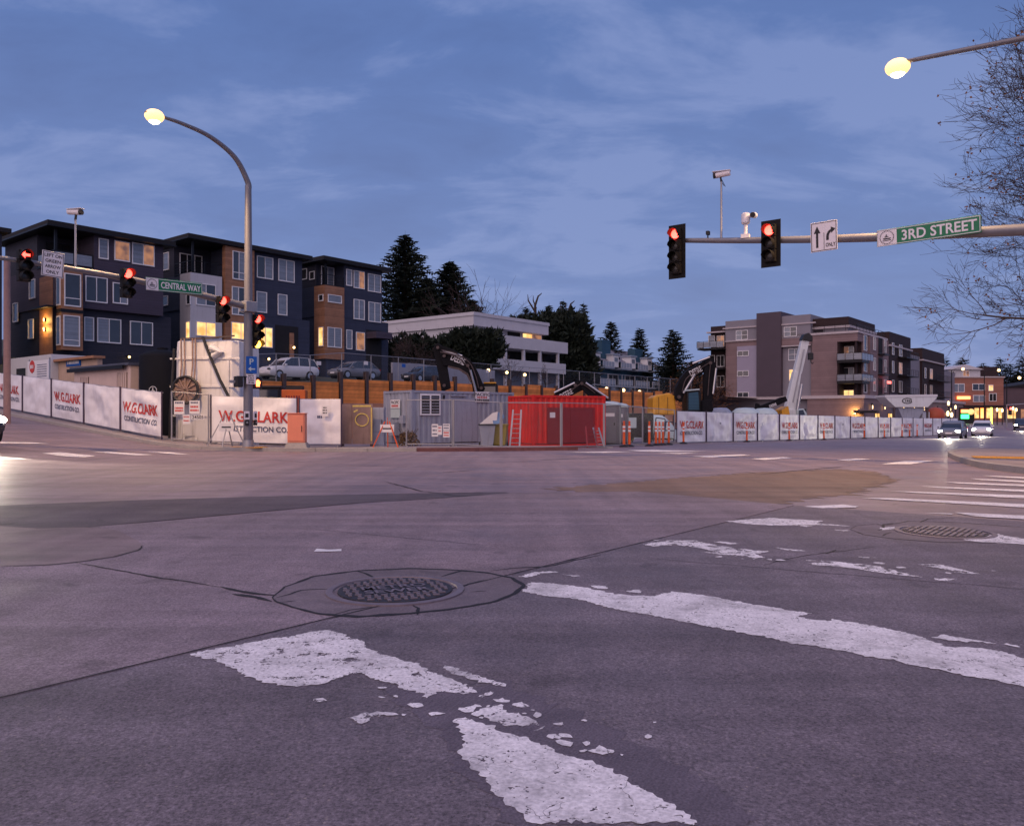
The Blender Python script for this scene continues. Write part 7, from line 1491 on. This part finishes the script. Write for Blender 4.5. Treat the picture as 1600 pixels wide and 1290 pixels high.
def bare_tree(label, base, h, spread, seed, depth, cat='tree', leaf=0, lean=(0,0), group=None, r0=.22, kids=3, name='bare_tree', tw=.006, first=.32, dense=False):
    rd_ = random.Random(seed); t = thing(name, label, cat, base, 0, group); big = MB(); small = MB(); lv = MB()
    def grow(p, d, ln, r, lev):
        n = 3; pts = [p]; q = p; dd = d
        for i in range(n):
            dd = (dd+Vector((rd_.gauss(0,.16), rd_.gauss(0,.16), rd_.gauss(0,.12)+.03))).normalized(); q = q+dd*(ln/n); pts.append(q)
        r1 = max(tw*.6, r*.62); (big if lev <= 2 else small).tube(pts, [r+(r1-r)*i/n for i in range(n+1)], 7 if lev <= 1 else 5 if lev == 2 else 3, False)
        if lev >= depth:
            if leaf and rd_.random() < leaf:
                c_ = pts[-1]; 
                for _ in range(rd_.choice((1,2,4))):
                    e_ = Vector((rd_.gauss(0,1),rd_.gauss(0,1),rd_.gauss(0,1))).normalized()*.05; f_ = e_.cross(Vector((rd_.gauss(0,1),1,0))).normalized()*.035; c2 = c_+Vector((rd_.gauss(0,.06),rd_.gauss(0,.06),rd_.gauss(0,.06))); lv.add([c2-e_,c2+f_,c2+e_,c2-f_], [(0,1,2,3)])
            return
        m = kids+(1 if rd_.random() < .45 else 0)
        for i in range(m):
            f_ = rd_.uniform(.35,1.0) if i else 1.0; k = min(n-1, int(f_*n)); at = pts[k].lerp(pts[k+1], f_*n-k if f_*n-k <= 1 else 1)
            ax = Vector((rd_.gauss(0,1), rd_.gauss(0,1), rd_.gauss(0,.6))); ax = (ax-dd*ax.dot(dd)).normalized(); ang = R(rd_.uniform(22,58)) if i else R(rd_.uniform(5,22))
            nd = (dd*math.cos(ang)+ax*math.sin(ang)+Vector((0,0,.10 if lev < 3 else .0))).normalized(); grow(at, nd, ln*rd_.uniform(.58,.82), max(tw, r1*rd_.uniform(.62,.9)), lev+1)
    b0 = Vector((0,0,-.2)); b1 = Vector((lean[0]*.3,lean[1]*.3,h*first)); big.tube([b0, b0.lerp(b1,.5)+Vector((.05,0,0)), b1], [r0*1.25,r0,r0*.85], 10)
    nm = 7
    if dense:
        tp3 = Vector((.3,0,h*.9)); big.tube([b1, b1.lerp(tp3,.5)+Vector((-.25,.1,0)), tp3], [r0*.85,r0*.5,r0*.12], 8)
        for i in range(34):
            f_ = i/33; a = i*2.399; el = R(-6+40*f_+rd_.uniform(-10,18)); grow(b1.lerp(tp3, f_**.9*.97), Vector((math.cos(a)*math.cos(el), math.sin(a)*math.cos(el), math.sin(el))), h*(.165-.04*f_)*rd_.uniform(.85,1.15), r0*(.42-.25*f_), 1)
        nm = 0
    for i in range(nm):
        a = 2*math.pi*i/nm+rd_.uniform(-.3,.3); el = R(rd_.uniform(4,68)); sp_ = spread
        grow(b1+Vector((0,0,rd_.uniform(-.2,.2)*h*first)), Vector((math.cos(a)*math.cos(el)*sp_, math.sin(a)*math.cos(el)*sp_, math.sin(el))).normalized(), h*.30*rd_.uniform(.8,1.15), r0*.5, 1)
    if not dense: grow(b1, Vector((lean[0],lean[1],1)).normalized(), h*.36, r0*.7, 1)
    big.build('trunk', M['bark'], t, smooth=True, fix=False); small.build('twigs', M['twig'], t, fix=False)['kind'] = 'stuff'
    if lv.v: lv.build('dead_and_lit_leaves', M['dead_lit_leaf'], t, fix=False)['kind'] = 'stuff'
    return t
bp_ = Vector((19.7, 25.4, gz(19.7,25.4)+.12)); bare_tree('bare street tree with a few brown leaves reaching in from the right', bp_, 15.5, 1.15, 4, 6, leaf=.06, r0=.22, tw=.0068, first=.26, dense=True)
for k, (px, D, h, lab) in enumerate(((797,99,3.4,'small bare tree before the left balconies of the pale house'),(852,106,3.6,'small bare tree before the right balconies of the pale house'))):
    b_ = hp_(px, D); bare_tree(lab, b_, h, 1.2, 30+k, 4, group='small bare trees before the pale house', r0=.08, tw=.012, kids=3)
b_ = hp_(748, 118); bare_tree('tall bare tree behind the pale flat roof', b_, zpy(436,118)-b_.z, .7, 51, 4, r0=.2, tw=.02)
b_ = hp_(648, 84); bare_tree('grey bare shrub before the smaller cypress hedge', b_, 4.2, 1.0, 52, 5, r0=.07, tw=.012, name='bare_shrub', cat='shrub')
p = GX(1090, 84); bare_tree('small tree with amber light painted into its leaves behind the tall excavator', p, 6.0, 1.0, 53, 5, leaf=1.0, r0=.1, tw=.012, name='amber_lit_tree')  # amber light on the foliage is put into the leaf colour
